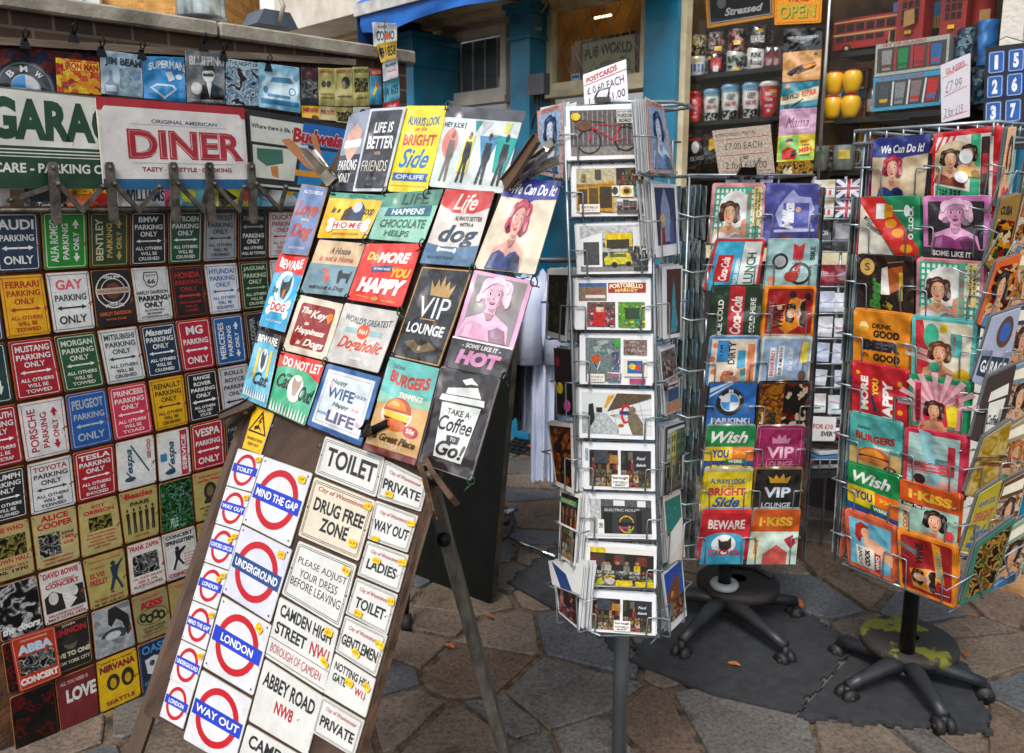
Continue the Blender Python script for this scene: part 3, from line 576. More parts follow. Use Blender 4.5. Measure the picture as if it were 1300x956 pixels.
# ---------------------------------------------------------------- brick wall behind
PW=PP.shift(-.26)
bk=bricks('dark_brick','523a2f','32261f','655b50',4.6)
a=PW.hit(-420,-60); b=PW.hit(515,62); ztop=PW.hit(160,33).z
a=V((a.x,a.y,0)); b=V((b.x,b.y,0)); 
def wallm(name,a,b,z0,z1,th,m,label,cat,nrm):
    mb=MB(); d=(b-a).normalized(); L=(b-a).length
    # local frame: x along wall, y depth, z up
    vs=[(0,0,z0),(L,0,z0),(L,0,z1),(0,0,z1)]
    mb.prism([V((0,0,z0)),V((L,0,z0)),V((L,0,z1)),V((0,0,z1))],V((0,th,0)),m)
    o=mb.build(name,loc=(0,0,0)); ang=math.atan2(d.y,d.x); o.rotation_euler=(0,0,ang); o.location=a
    if label: tag(o,label,cat)
    return o
wo=wallm('brick_wall',a,b,0,ztop,.22,bk,'dark weathered brick wall with stone coping behind the sign panel','wall',PW)
stone=P('coping_stone','a39b8e',.85,0,'6f685e',10,.3,60)
d=(b-a).normalized(); L=(b-a).length
mb=MB(); x=0
while x<L:
    l=min(.62,L-x+.03); mb.box((x+l/2,.11,ztop+.024),(l-.006,.28,.048),stone,bev=.006); x+=.62
co=mb.build('coping',loc=(0,0,0)); co.parent=wo
# timber batten and cloth on the wall
wood=P('grey_timber','7c6c5c',.8,0,'4d4238',6,.5,50,(1,1,14))
PT=PW.shift(.03)
mb=MB(); q=[PT.hit(-300,15),PT.hit(512,73),PT.hit(512,83),PT.hit(-300,30)]; 
q=[PT.hit(-200,34),PT.hit(452,75),PT.hit(452,83),PT.hit(-200,45)]
mb.prism(q,PT.n*.025,wood); tag(mb.build('timber_batten'),'long weathered timber batten screwed across the brick wall above the posters','batten')
clth=P('patterned_cloth','6b2a22',.95,0,'1c2740',34,.3,60,None,0,.46,.54)
mb=MB(); pc=PW.shift(.012); n=30
vs=[];fs=[]
for j in range(9):
    for i in range(n):
        p=pc.hit(-120+ i*246/(n-1),52+i*.55+j*(10.5+0*i)+(4*math.sin(i*.6) if j==0 else 0)); vs.append(p+PW.N*(.006*math.sin(i*1.3+j*.2)))
fs=[(j*n+i,j*n+i+1,(j+1)*n+i+1,(j+1)*n+i) for j in range(8) for i in range(n-1)]
mb.add(vs,fs,clth,True); tag(mb.build('cloth_drape'),'dark red and navy patterned cloth draped on the wall behind the round badge','cloth')
# posters on the wall
PU=PW.shift(.05)
def hung(name,lab,q,bg,ops,cat='poster sign',**k): return card(name,lab,cat,q,PU,bg,ops,th=.003,kind=k.pop('kind','t'),rad=2,group='tins hanging on the brick wall',**k)
# round badge
mb=MB(); c0=PU.hit(33,112); rx=(PU.hit(71,112)-PU.hit(-5,112)).length/2
Mr=Matrix(((PU.N.y*-1,0,PU.N.x,0),(PU.N.x,0,PU.N.y,0),(0,1,0,0),(0,0,0,1)))
tx=V((0,0,1)).cross(PU.N); tx=tx if tx.dot(V((1,0,0)))>0 else -tx
def disc(mb,r0,r1,h,m,a0=0,a1=360,n=32):
    P_=lambda r,a:c0+(tx*math.cos(R(a))+V((0,0,1))*math.sin(R(a)))*r*rx+PU.N*h
    k=[a0+(a1-a0)*i/n for i in range(n+1)]
    if r0==0: mb.add([c0+PU.N*h]+[P_(r1,a) for a in k],[(0,i+1,i+2) for i in range(n)],m)
    else: mb.add([P_(r0,a) for a in k]+[P_(r1,a) for a in k],[(i,i+1,n+2+i,n+1+i) for i in range(n)],m)
disc(mb,0,1,0,ink('20242c')); disc(mb,.98,1.0,.0,ink('20242c')); disc(mb,.86,.92,.001,ink('5d666e')); disc(mb,0,.5,.001,ink('8c9499'))
for i in range(4): disc(mb,0,.46,.0015,ink('2f86c8' if i%2 else 'c3cbd2'),i*90,i*90+90,8)
for ch,aa in(('B',135),('M',92),('W',48)):
    gv,gf=glyphs(ch,.03,0); ce=c0+(tx*math.cos(R(aa))+V((0,0,1))*math.sin(R(aa)))*rx*.68
    ux=tx*math.sin(R(aa))-V((0,0,1))*math.cos(R(aa)); uy=tx*math.cos(R(aa))+V((0,0,1))*math.sin(R(aa))
    mb.add([ce+ux*(g[0]-.5)*rx*.24+uy*(.5-g[1])*rx*.22+PU.N*.002 for g in gv],gf,ink('c9ced2'))
mb.add([c0+(tx*math.cos(R(a*11.25))+V((0,0,1))*math.sin(R(a*11.25)))*rx+PU.N*z for z in(0,-.006) for a in range(32)],[(i,(i+1)%32,32+(i+1)%32,32+i) for i in range(32)],ink('15171b'))
tag(mb.build('round_badge_sign'),'large round black metal badge with blue and white quarters above the long signs','badge sign')
hung('wall_poster','orange comic style tin with red heading beside the round badge',[(71,73),(126,79),(129,121),(73,117)],photo(['e8b02a','d8721c','f0cf5a','b5481c','e89a2a'],60,2),[r_(16,8,98,32,'f2c83a'),T('IRON MAN',58,20,76,22,'c92a1a',b=.05),T('TALES OF',24,76,30,10,'7a2a1a')])
hung('wall_poster','pale grey blue tin with dark lettering and a bottle',[(127,63),(180,70),(182,125),(129,119)],'9db4c4',[T('JIM BEAM',54,24,88,22,'1f3a52',b=.05),r_(44,36,96,96,photo(['7f9cb2','b2c6d4','90abc0'],20,3,'n')),g_([(20,44),(26,44),(27,66),(38,76),(38,98),(8,98),(8,76),(19,66)],'6d8699'),r_(10,78,36,92,'c3d0da')])
hung('wall_poster','bright blue comic tin with white heading',[(181,71),(234,73),(237,131),(183,125)],'2487c9',[T('SUPERMAN',56,20,86,18,'d3e0ea',b=.04,arc=.4),g_([(14,72),(30,62),(70,62),(78,72),(48,96)],'cfdbe4'),g_([(20,72),(32,66),(66,66),(72,72),(48,90)],'2f8fcd'),g_([(52,36),(66,32),(74,50),(60,56)],'cfdbe4'),e_(84,44,8,6,'cfdbe4')])
hung('wall_poster','grey tin with a drawn man in dark glasses',[(235,64),(285,67),(286,132),(238,130)],'6d7074',[T('BLUFFING',54,18,90,18,'c3c6c8',b=.04)]+[L_(56,54,56+70*math.cos(R(a)),54+60*math.sin(R(a)),1,'7f8286') for a in range(0,360,24)]+[e_(56,44,16,16,'cfd0d0'),g_([(40,38),(44,28),(68,26),(74,40),(66,36)],'1d1e20'),r_(42,42,70,48,'1d1e20'),g_([(34,92),(36,70),(50,60),(66,60),(94,72),(96,92)],'1d1e20'),g_([(50,60),(64,60),(58,90)],'d0d2d2'),e_(24,72,14,12,'c9caca'),T('I WAS IF MAN MADE POKER',50,95,84,3.5,'c9caca')])
hung('wall_poster','blue and white tin with a stage photo',[(287,74),(328,80),(329,135),(287,133)],photo(['28506e','b9d2e0','3d7295','dfe9ee','1b3648'],30,4,'n'),[r_(0,0,100,14,'b9d6e6'),T('THE NIGHT OF',54,7,88,9,'1d3a52',b=.03)])
hung('wall_poster','pale blue tin with a vintage car front',[(328,79),(380,86),(382,144),(329,136)],'7fbfe4',[r_(3,4,97,88,'9fd3ee'),g_([(8,42),(30,24),(80,22),(92,36),(96,60),(90,76),(14,78),(6,60)],'d3ecf6'),g_([(26,40),(34,28),(76,26),(84,38)],'4f95c4'),e_(80,56,9,9,'4f95c4'),e_(80,56,6,6,'e4f2f8'),e_(16,58,6,8,'4f95c4'),r_(20,66,74,72,'4f95c4'),r_(4,78,96,88,'2a7fae'),T('Thunderbird',30,94,40,6,'d0e6f0')])
bands=[('383 85 404 87 405 134 383 133','2a2c30','dark tin with a row of musicians',[r_(0,0,100,30,'4a2226'),r_(10,35,90,80,bw)]),('404 86 425 87 426 135 405 134','b5ad66','khaki tin with red heading and two dark blots',[T('NEW YORK',50,10,80,8,'b3202b'),e_(30,42,14,9,'3a3424'),e_(60,42,14,9,'3a3424'),r_(10,66,90,70,'7a7344'),r_(10,76,90,80,'7a7344')]),('425 87 447 86 449 135 426 135','b9b06c','khaki tin with one curly dark head',[T('BOB DYLAN',50,9,80,8,'b3202b'),e_(60,38,24,16,'2f2a1c'),e_(48,44,12,10,'8a8150'),r_(10,72,90,76,'6a6340')]),('448 85 468 85 470 134 449 135','b0a85c','khaki tin with a dark group photo',[T('ROLLING STONES',50,10,88,9,'2f2a1c'),r_(8,28,92,64,bw2),T('JUNE 23',50,80,60,7,'2f2a1c')]),('470 87 484 87 485 133 470 133','3f93bd','narrow blue tin with red band and surfer',[r_(0,0,100,20,'b5352a'),T('BEACH',50,10,80,10,'e0b8a0'),g_([(30,84),(20,70),(60,36),(76,40)],'d8c03a'),e_(60,44,16,9,'c9683a')]),('383 134 406 135 407 152 384 149','e0a812','yellow tin strip with dark red heading',[T('NIRVANA',50,34,84,36,'a8202e',b=.05),e_(70,90,20,20,'2a2517')]),('406 135 426 136 427 154 407 152','b9b07c','tan tin strip with red sideways heading',[T('PINK FLOYD',50,40,88,34,'b3202b',b=.04)]),('426 136 448 137 449 158 427 155','a59c54','olive tin strip with dark figures',[r_(8,30,92,90,bw2)]),('449 136 470 136 471 156 449 157','cfd0cf','white tin strip with a black head',[e_(55,40,22,30,'1d1e20')])]
for s_,bgc,lab,ops in bands:
    k=[float(x) for x in s_.split()]; hung('small_wall_poster',lab+' near the end of the brick wall',[(k[0],k[1]),(k[2],k[3]),(k[4],k[5]),(k[6],k[7])],bgc,ops)
pl=PU.shift(.03)
for s_,bgc,lab,ops in [('473 28 504 30 504 55 475 60','cfd3d6','dented white number plate with black letters and orange dot',[T('COSMO',50,56,76,42,'2a2d32',b=.02),e_(58,58,10,14,'e0522a'),T('SUNNY',40,18,40,12,'5a6068')]),('478 56 504 51 503 74 484 80','d9b017','yellow number plate with black digits',[T('91858',55,50,80,56,'2a2a20',b=.02),e_(12,50,8,30,'2a2a20')]),('486 80 505 73 506 98 487 104','c3ccd6','pale plate with small red box',[r_(20,40,96,96,'d3c3c9'),T('PERSONAL',58,55,60,10,'b3404e'),T('Montana',50,20,70,20,'4a5a6e')]),('487 105 507 98 508 125 488 131','4a9ab4','blue number plate with dark digits',[T('A 605',50,50,80,46,'1d4a5e',b=.02)]),('487 132 507 126 507 140 487 143','b5202a','red plate strip below the blue plate',[T('ONE',50,50,60,40,'e0b8b8')])]:
    k=[float(x) for x in s_.split()]; card('number_plate',lab+', hanging beside the awning','number plate',[(k[0],k[1]),(k[2],k[3]),(k[4],k[5]),(k[6],k[7])],pl,bgc,ops,th=.002,kind='t',rad=5,off=rnd.uniform(0,.01),group='number plates hanging in a column')
mb=MB(); a_=pl.hit(488,22); mb.tube([a_,pl.hit(489,140)],.002,steel,5); mb.build('hanging_wire'); tag(bpy.data.objects['hanging_wire'],'thin wire from which the column of number plates hangs','wire')
# bulldog clips along the batten
clip=P('black_clip','15161a',.35,.4)
for i,(x,y,ds) in enumerate([(32,52,'above the round badge'),(94,44,'above the orange comic tin'),(129,62,'at left of the pale grey tin'),(180,66,'between the pale tin and the blue tin'),(259,56,'above the man in dark glasses'),(284,68,'at right of the man in dark glasses'),(341,82,'above the car tin')]):
    e=empty('bulldog_clip',PU.hit(x,y,.004),'small black bulldog clip %s'%ds,'clip','black clips on the batten')
    mb=MB(); p=PU.hit(x,y,.006); mb.prism([p-tx*.014+V((0,0,-.02)),p+tx*.014+V((0,0,-.02)),p+tx*.006+V((0,0,.006)),p-tx*.006+V((0,0,.006))],PU.n*.01,clip); mb.build('jaw',e)
    mb=MB(); mb.tube([p+V((0,0,0)),p+tx*.008+V((0,0,.02))+PU.N*.012,p+V((0,0,.032))+PU.N*.016,p-tx*.008+V((0,0,.02))+PU.N*.012,p],.0022,clip,5); mb.build('wire_handle',e)
# ================================================================ EASEL BOARD
PE=Plane(at(480,620,1.45),31.5,22)
PE2=PE.shift(.014)
dwood=P('dark_brown_board','4e3a2e',.75,0,'34251d',7,.4,90,(1,6,1))
mb=MB(); ex=[PE.hit(392,185),PE.hit(688,175),PE.hit(545,612),PE.hit(452,935),PE.hit(170,935),PE.hit(330,505)]
ex=[PE.hit(372,300),PE.hit(446,160),PE.hit(654,152),PE.hit(553,600),PE.hit(438,1022),PE.hit(182,905),PE.hit(320,508)]
mb.prism(ex,PE.n*.022,dwood,P('board_edge','8a6a50',.8,0,'4a382c',20,.4,60)); bo=mb.build('display_board'); tag(bo,'large leaning dark brown board covered with tin and enamel signs','display board')
ACC=[0]
def tin(lab,q,bg,ops,edge='b9bdc0',name='metal_sign',**k):
    ACC[0]+=1
    return card(name,lab,'metal sign',q,PE2,bg,ops,th=.0016,rad=3,kind=k.pop('kind','t'),edge=edge,off=.002+.0025*(ACC[0]%3)+k.pop('up',0),group='tin signs tied on the upper board',**k)
navy_sheen=ink('39435a')
tin('grey blue tin sign reading parking only, shield shape above, at upper left of the easel',[(443,146),(471,138),(447,243),(421,241)],'8d97ab',[r_(0,55,100,100,'2c2c34'),g_([(20,28),(50,14),(84,26),(82,48),(50,66),(22,50)],'d3a898'),r_(14,36,90,46,'dfe2e6'),T('PARKING',50,68,84,13,'w',b=.02),T('ONLY',50,84,50,12,'w',b=.02)],edge='8f969c')
tin('black tin sign with a silver edge about life and friends',[(470,138),(516,135),(489,243),(447,243)],'c6ccd6',[bg_(7,'33353d',3),T('LIFE IS',52,24,52,13,'w'),T('BETTER',52,42,74,15,'w',b=.02),T('WITH',50,55,16,4,'c3a060'),T('FRIENDS',50,70,74,13,'cfc8bc',b=0),T('EST. 1984',50,85,30,4,'8a8580')])
tin('yellow tin sign telling to always look on the bright side',[(516,134),(569,134),(541,246),(491,243)],'e9d737',[T('ALWAYS LOOK',52,18,76,10,'2f6aa8',b=.02,arc=-.25),T('on the',50,27,30,5,'c98a5a',it=.3),T('BRIGHT',52,40,78,13,'cf4a52',b=.03),T('Side',50,61,72,22,'2f78b8',it=.4,b=.01),g_([(6,78),(94,78),(90,82.5),(94,87),(6,87)],'2c67aa'),T('OF·LIFE',50,82.5,70,5,'w',b=.03),r_(4,92,96,93,'d8c12c')],edge='e9d737')
j=[]
for i,(x,c) in enumerate([(17,'e88a80'),(40,'ddd24e'),(66,'3f86b4'),(88,'189a94')]):
    j+=[e_(x-2,45,10,18,c)] if i==0 else [g_([(x-4,34),(x+7,34),(x+6,80),(x-8,80)],c)] if i==1 else [g_([(x-13,34),(x+11,34),(x,80)],c)] if i==2 else [g_([(x-13,32),(x+13,34),(x+6,78),(x-8,76)],c)]
    k='7a7068' if i==0 else '2a2b2e'; o=x+1
    j+=[e_(o,35,2.4,5,k),g_([(o-4,42),(o+4,42),(o+5,60),(o+3,66),(o+3,92),(o,92),(o-1,68),(o-4,92),(o-7,92),(o-4,66),(o-5,58)],k)]
tin('wide pale tin sign of four men on coloured shapes',[(569,134),(667,141),(638,246),(544,237)],'cdd8d8',[r_(-1,0,101,14,'4b4d55'),T('HEY JUDE',15,24,26,8,'22252a',b=.03),r_(30,19,31,28,'22252a'),g_([(42,16),(52,16),(46,30)],'23908c'),g_([(52,16),(66,16),(54,34)],'b5bcc4'),g_([(82,16),(90,16),(88,30),(80,28)],'ccd06a'),L_(66,32,88,34,1.5,'9aa6ac')]+j,edge='3a3c42')
tin('blue tin sign with tan border and red dog lettering',[(383,233),(417,238),(391,325),(357,322)],'b08a5c',[bg_(3,'6f87b4',1),T('ALL YOU NEED IS',52,10,70,5,'d8dde6'),T('Love',48,34,84,22,'a8504a',it=.35,b=.05),T('and a',52,49,30,5,'e0c890'),T('Dog',50,68,80,26,'a8504a',it=.35,b=.06),T('GOOD FRIEND',50,90,60,3,'c9d0dc')],edge='8a6a48')
tin('yellow tin sign about a good home with white bone',[(420,244),(489,248),(464,303),(402,302)],'eab822',[r_(0,0,100,12,'4f9c86'),T('AWESOME',62,6,50,8,'2d6a5a'),g_([(18,22),(60,10),(92,22),(82,60),(22,60)],'f0c63a'),g_([(36,60),(38,38),(48,28),(54,40),(56,60)],'4a3a3a'),g_([(50,60),(54,26),(66,18),(76,32),(78,60)],'3f4c66'),e_(61,30,8,12,'c9d0da'),T('is a',22,38,18,12,'3a3a3a',it=.4),T('GOOD',84,40,20,14,'4a4030',it=.2),r_(22,62,88,80,'ecebe6'),e_(20,64,7,9,'ecebe6'),e_(20,78,7,9,'ecebe6'),e_(90,64,7,9,'ecebe6'),e_(90,78,7,9,'ecebe6'),T('H·O·M·E',54,71,56,14,'d0453a',b=.02),T('EVERYONE LOVES A DOG',56,90,52,5,'a8701a')],edge='d9dadc')
tin('pale green tin sign about life and chocolate',[(489,246),(563,240),(537,309),(467,303)],'8fc4b0',[r_(0,0,100,30,'4f8c78'),T('LIFE',60,16,46,22,'3a4a44',b=.01),g_([(16,32),(92,30),(94,50),(14,50)],'2f6a80'),T('HAPPENS',54,41,56,12,'dfe8e2',b=.02),T('CHOCOLATE',52,65,80,17,'4a6a60'),T('HELPS',48,85,44,12,'4a6a60')],edge='c9d6d0')
tin('cream tin sign about a dog with red top and blue foot',[(566,240),(628,243),(599,339),(533,334)],'d6cfc9',[g_([(0,0),(100,0),(100,22),(72,31),(30,31),(0,20)],'c23a35'),T('Life',52,16,46,22,'ecd9d0',it=.35,b=.01),T('is',52,28,10,6,'ecd9d0'),T('ALWAYS BETTER',66,38,54,6,'4a4a50'),T('WITH A',66,46,28,5,'4a4a50'),T('dog',56,62,74,30,'3a4a5c',it=.25),g_([(0,72),(30,76),(70,76),(100,72),(100,100),(0,100)],'56789a'),L_(28,80,58,81,3.5,'d9dde0'),e_(27,80,3,3.5,'d9dde0'),e_(59,81,3,3.5,'d9dde0'),T('MAN BEST FRIEND',36,91,50,4,'33485c')],edge='c9ccd0')
def woman(sk,hair,cx,top,w,h,dress,lips='b3303a',lean=0):
    f=lambda x,y:(cx+x*w+lean*(1-y)*w,top+y*h)
    q=lambda pts,c:g_([f(*p) for p in pts],c)
    el=lambda x,y,rx,ry,c:e_(f(x,y)[0],f(x,y)[1],rx*w,ry*h,c)
    def mixc(c,d,t): c,d=cc(c),cc(d); return ''.join('%02x'%int(int(c[i:i+2],16)*(1-t)+int(d[i:i+2],16)*t) for i in(0,2,4))
    sh=mixc(sk,'3a1c18',.28); hl=mixc(hair,'ffffff',.28); hd=mixc(hair,'000000',.35); dd=mixc(dress,'000000',.35); dl=mixc(dress,'ffffff',.25)
    return [el(-.24,.30,.16,.17,hd),el(.26,.32,.17,.19,hd),el(-.22,.12,.15,.13,hair),el(.0,.05,.2,.11,hair),el(.24,.13,.17,.14,hair),el(-.28,.25,.1,.1,hair),el(.32,.27,.1,.12,hair),
      q([(-.11,.38),(.13,.38),(.14,.56),(.34,.64),(.54,.72),(.62,1),(-.62,1),(-.54,.7),(-.32,.63),(-.12,.56)],sk),q([(-.11,.42),(.13,.42),(.10,.55),(-.02,.53)],sh),
      el(.01,.27,.215,.22,sk),q([(.12,.1),(.22,.2),(.22,.34),(.1,.46),(.14,.34),(.15,.22)],sh),el(-.11,.34,.05,.035,mixc(sk,'d05050',.3)),
      q([(-.17,.19),(-.11,.17),(-.04,.185),(-.1,.185)],hd),q([(.06,.18),(.13,.165),(.19,.185),(.12,.18)],hd),el(-.10,.235,.042,.022,'f0ece6'),el(.115,.23,.042,.022,'f0ece6'),el(-.10,.236,.022,.022,'201818'),el(.115,.231,.022,.022,'201818'),
      q([(.0,.24),(.02,.31),(-.03,.325),(.01,.335),(.04,.325)],sh),q([(-.07,.385),(-.02,.37),(.01,.378),(.04,.37),(.09,.382),(.04,.415),(-.02,.417)],lips),q([(-.05,.388),(.07,.386),(.04,.396),(-.02,.397)],mixc(lips,'ffffff',.55)),
      q([(-.5,.78),(-.3,.72),(-.1,.76),(0,.82),(.12,.75),(.3,.72),(.5,.8),(.6,1.01),(-.6,1.01)],dress),q([(.1,.84),(.3,.76),(.5,.8),(.6,1.01),(.2,1.01)],dd),q([(-.46,.8),(-.3,.76),(-.34,1),(-.5,1)],dl),q([(-.12,.56),(.14,.56),(.08,.66),(-.02,.68)],sh),
      q([(-.26,.2),(-.24,.06),(-.1,-.03),(.1,-.05),(.24,.02),(.28,.14),(.18,.08),(.0,.06),(-.14,.1)],hair),q([(-.2,.06),(-.05,.0),(.08,.0),(-.06,.05)],hl),el(-.3,.18,.05,.06,hl),el(.3,.14,.05,.06,hl),el(-.34,.34,.06,.07,hair),el(.38,.36,.06,.08,hl)]
    return [q([(-.36,.1),(-.2,-.02),(.2,-.03),(.38,.12),(.4,.36),(.28,.5),(-.3,.48),(-.42,.32)],hair),q([(-.12,.4),(.14,.4),(.16,.58),(.5,.68),(.62,1),(-.62,1),(-.5,.66),(-.14,.58)],sk),
      q([(-.23,.12),(-.1,.03),(.14,.03),(.25,.14),(.22,.34),(.08,.5),(-.06,.5),(-.2,.34)],sk),q([(-.16,.22),(-.06,.2),(-.06,.24),(-.16,.25)],'2a2426'),q([(.07,.2),(.18,.22),(.18,.25),(.07,.24)],'2a2426'),q([(-.06,.38),(.02,.365),(.09,.38),(.02,.42)],lips),
      q([(-.5,.76),(-.1,.7),(0,.78),(.12,.7),(.5,.78),(.6,1.01),(-.6,1.01)],dress),q([(-.34,.1),(-.14,-.06),(.22,-.04),(.3,.1),(.0,.06),(-.2,.16)],hair)]
tin('cream tin sign with blue speech banner above a worker in headscarf',[(645,226),(714,230),(679,349),(600,341)],'d9cdb6',[g_([(0,0),(100,0),(100,20),(62,22),(50,28),(46,22),(0,20)],'3a3f94'),T('We Can Do It!',56,11,80,12,'eceef2',it=.25,b=.02)]+woman('dba59a','b5425a',46,26,46,72,'35457e'),edge='2f3340',up=.002)
tin('tan and slate tin sign with a dog and hearts',[(405,304),(464,309),(440,377),(381,371)],'d0b48e',[T('A House',55,18,44,13,'6a5a48',it=.3),T('is not a Home',52,33,72,11,'b3604a',it=.3),r_(0,44,100,100,'7593a0'),e_(42,58,5,5,'c9604a'),e_(34,54,3,3,'c9604a'),g_([(38,66),(48,62),(52,68),(46,80)],'c9604a'),g_([(66,56),(72,52),(76,58),(90,58),(94,52),(92,76),(88,76),(87,68),(76,68),(74,78),(70,78)],'2f3134'),T('without a Dog',52,88,74,10,'3a4048',it=.3)],edge='aab0b4')
tin('red tin sign urging to do more of what makes happy',[(465,309),(536,309),(509,391),(440,380)],'e03a30',[T('Do',22,22,20,14,'f0cf5a',it=.2,b=.02),T('MORE',60,24,56,18,'f2e9e4',b=.06,it=.2),g_([(26,40),(62,36),(64,46),(28,50)],'3a4a78'),T('OF WHAT MAKES',45,43,30,4,'d8d8e0'),T('YOU',80,48,34,15,'f0b82a',b=.05,it=.2),T('HAPPY',54,71,84,25,'f5f0ee',b=.07,it=.2),L_(12,90,40,92,1,'f0b82a'),L_(60,93,88,94,1,'f0b82a'),e_(50,92,7,3.5,'f0a02a')],edge='d6352c')
tin('tall red and blue tin sign warning of a dog',[(355,322),(392,325),(361,422),(328,413)],'3fa9dc',[r_(0,0,100,26,'e0302b'),e_(50,42,44,20,'3fa9dc'),e_(50,44,30,22,'e8ecee'),T('BEWARE',52,13,78,13,'f2f2f0',b=.04,arc=-.35),e_(55,45,22,18,'8fc9e4'),g_([(38,32),(46,38),(62,36),(70,26),(72,46),(62,60),(48,58),(40,48)],'2f2a28'),g_([(50,48),(60,46),(60,58),(52,58)],'b5653a'),T('the',24,48,18,10,'22445a',it=.3),r_(22,64,82,78,'eef0f0'),e_(20,64,9,6,'eef0f0'),e_(20,77,9,6,'eef0f0'),e_(84,66,9,6,'eef0f0'),e_(84,79,9,6,'eef0f0'),T('DOG',52,71,52,11,'d02a2a',b=.03),T('ENTER AT OWN RISK',52,90,60,3,'cfe6f0')],edge='d9dcdc')
tin('maroon tin sign with checked cream border about happiness',[(381,374),(436,386),(413,458),(358,444)],'d9d0bc',[bg_(11,'8c2420',6),T('The',28,24,22,11,'e9dccc',it=.4),T('Key',58,30,38,18,'efe6da',it=.35,b=.02),T('to',36,46,10,6,'e9dccc',it=.3),T('Happiness',48,60,66,14,'efe6da',it=.35,b=.02),T('is',30,80,10,8,'e9dccc',it=.3),T('Dogs',64,80,46,16,'efe6da',it=.35,b=.02),e_(82,28,7,7,'e88a2a'),g_([(74,28),(90,28),(82,40)],'e88a2a')],edge='c3b9a8')
tin('silver tin sign with orange disc and dog slogan',[(438,384),(508,396),(480,474),(413,458)],'c6c3bf',[T("WORLD'S GREATEST",52,24,84,11,'3a4a58',b=.01,arc=-.45),r_(16,38,84,46,'8fb9bc'),e_(50,42,11,12,'e0562a'),T('No1',50,42,14,8,'f0e0d0',b=.03),T('Dogaholic',52,66,80,26,'cf4a22',it=.45,b=.01),r_(42,84,64,88,'d9dcde')],edge='8f9294')
tin('glossy black tin sign with gold crown, upper right of the easel',[(536,338),(600,343),(557,466),(496,452)],'202226',[fr_(1,2,'b58a4a',2),g_([(36,30),(30,14),(40,22),(44,12),(50,20),(54,8),(60,20),(66,13),(70,23),(80,16),(74,31)],'b8945c'),T('VIP',52,43,62,22,'dde0e4',b=.0),r_(32,55,62,56.2,'b58a4a'),T('LOUNGE',50,66,74,11,'dde0e4'),g_([(16,82),(34,78),(50,84),(66,78),(84,84),(66,88),(50,92),(34,88)],'6a5a42'),e_(50,86,3,3,'c3a070')],edge='8a6a40')
tin('pink and grey tin sign with a blonde woman portrait, ending in hot',[(602,342),(678,357),(641,480),(565,464)],'d9a3c4',[r_(8,4,92,69,'8c8788')]+woman('e6b8d0','edc9dc',46,6,66,62,'d3a0bc','7a4a60')+[r_(0,70,100,71.5,'ececec'),r_(0,71.5,100,101,'38363a'),T('- SOME LIKE IT -',52,76,64,4.5,'d3cfd3',it=.2),T('HOT',52,88,72,15,'d08cb8',b=.07,it=.15)],edge='2f2d32',up=.001)
tin('tall blue tin sign with black cap warning of a cat',[(328,418),(356,426),(337,518),(305,504)],'5fb0cc',[r_(0,0,100,20,'26282e'),T('BEWARE',52,11,84,11,'e6e6e2',b=.04),e_(50,22,42,8,'5fb0cc'),r_(24,24,34,60,'e6c03a'),r_(74,24,84,60,'e6c03a'),e_(54,40,17,17,'d3dadf'),g_([(42,34),(48,26),(54,34),(62,28),(62,46),(54,54),(46,48)],'3a3e44'),T('Cat',60,66,60,18,'1c2226',it=.35,b=.03),T('OF THE',24,64,24,6,'c99a20')]+[g_([(6+i*9,94),(10+i*9,80),(14+i*9,94)],'d9e6ea') for i in range(10)],edge='c9d3d8')
tin('red and green tin sign about keeping a cat in',[(357,446),(413,460),(386,541),(339,519)],'46ac82',[g_([(0,0),(100,0),(100,34),(70,22),(30,20),(0,26)],'dd342c'),T('DO NOT LET',54,14,86,15,'f0efe8',b=.03,arc=-.15),T('Cat',24,46,34,24,'20262a',it=.35,b=.02),T('the',34,34,14,6,'20262a',it=.3),e_(54,52,18,22,'e4e2da'),g_([(44,44),(46,34),(52,40),(60,40),(64,34),(64,50),(58,64),(50,64)],'a89484'),T('Out!',82,56,32,24,'20262a',it=.35,b=.02)]+[g_([(4+i*8,98),(7+i*8,78+2*(i%3)),(10+i*8,98)],'dfe8e2') for i in range(12)],edge='c9d3d0')
tin('white and blue framed tin sign about a happy wife',[(415,461),(484,479),(458,567),(389,539)],'34609c',[bg_(7,'cfdbe2',1),fr_(11,.8,'b98a96',1),T('Happy',34,24,30,10,'3a4450',it=.3),T('WIFE',42,40,48,17,'3a4c7c',b=.03),T('Happy',48,57,30,9,'3a4450',it=.3),T('LIFE',54,75,50,17,'5a4a6c',b=.03),T('>>>>',76,36,22,6,'6a7a90'),T('>>>>',22,74,22,5,'4a7ab4'),T('>>',74,56,14,6,'d08a90'),e_(22,30,3,4,'e0a8a8'),e_(84,74,3,4,'e0a8a8')],edge='2c4f80')
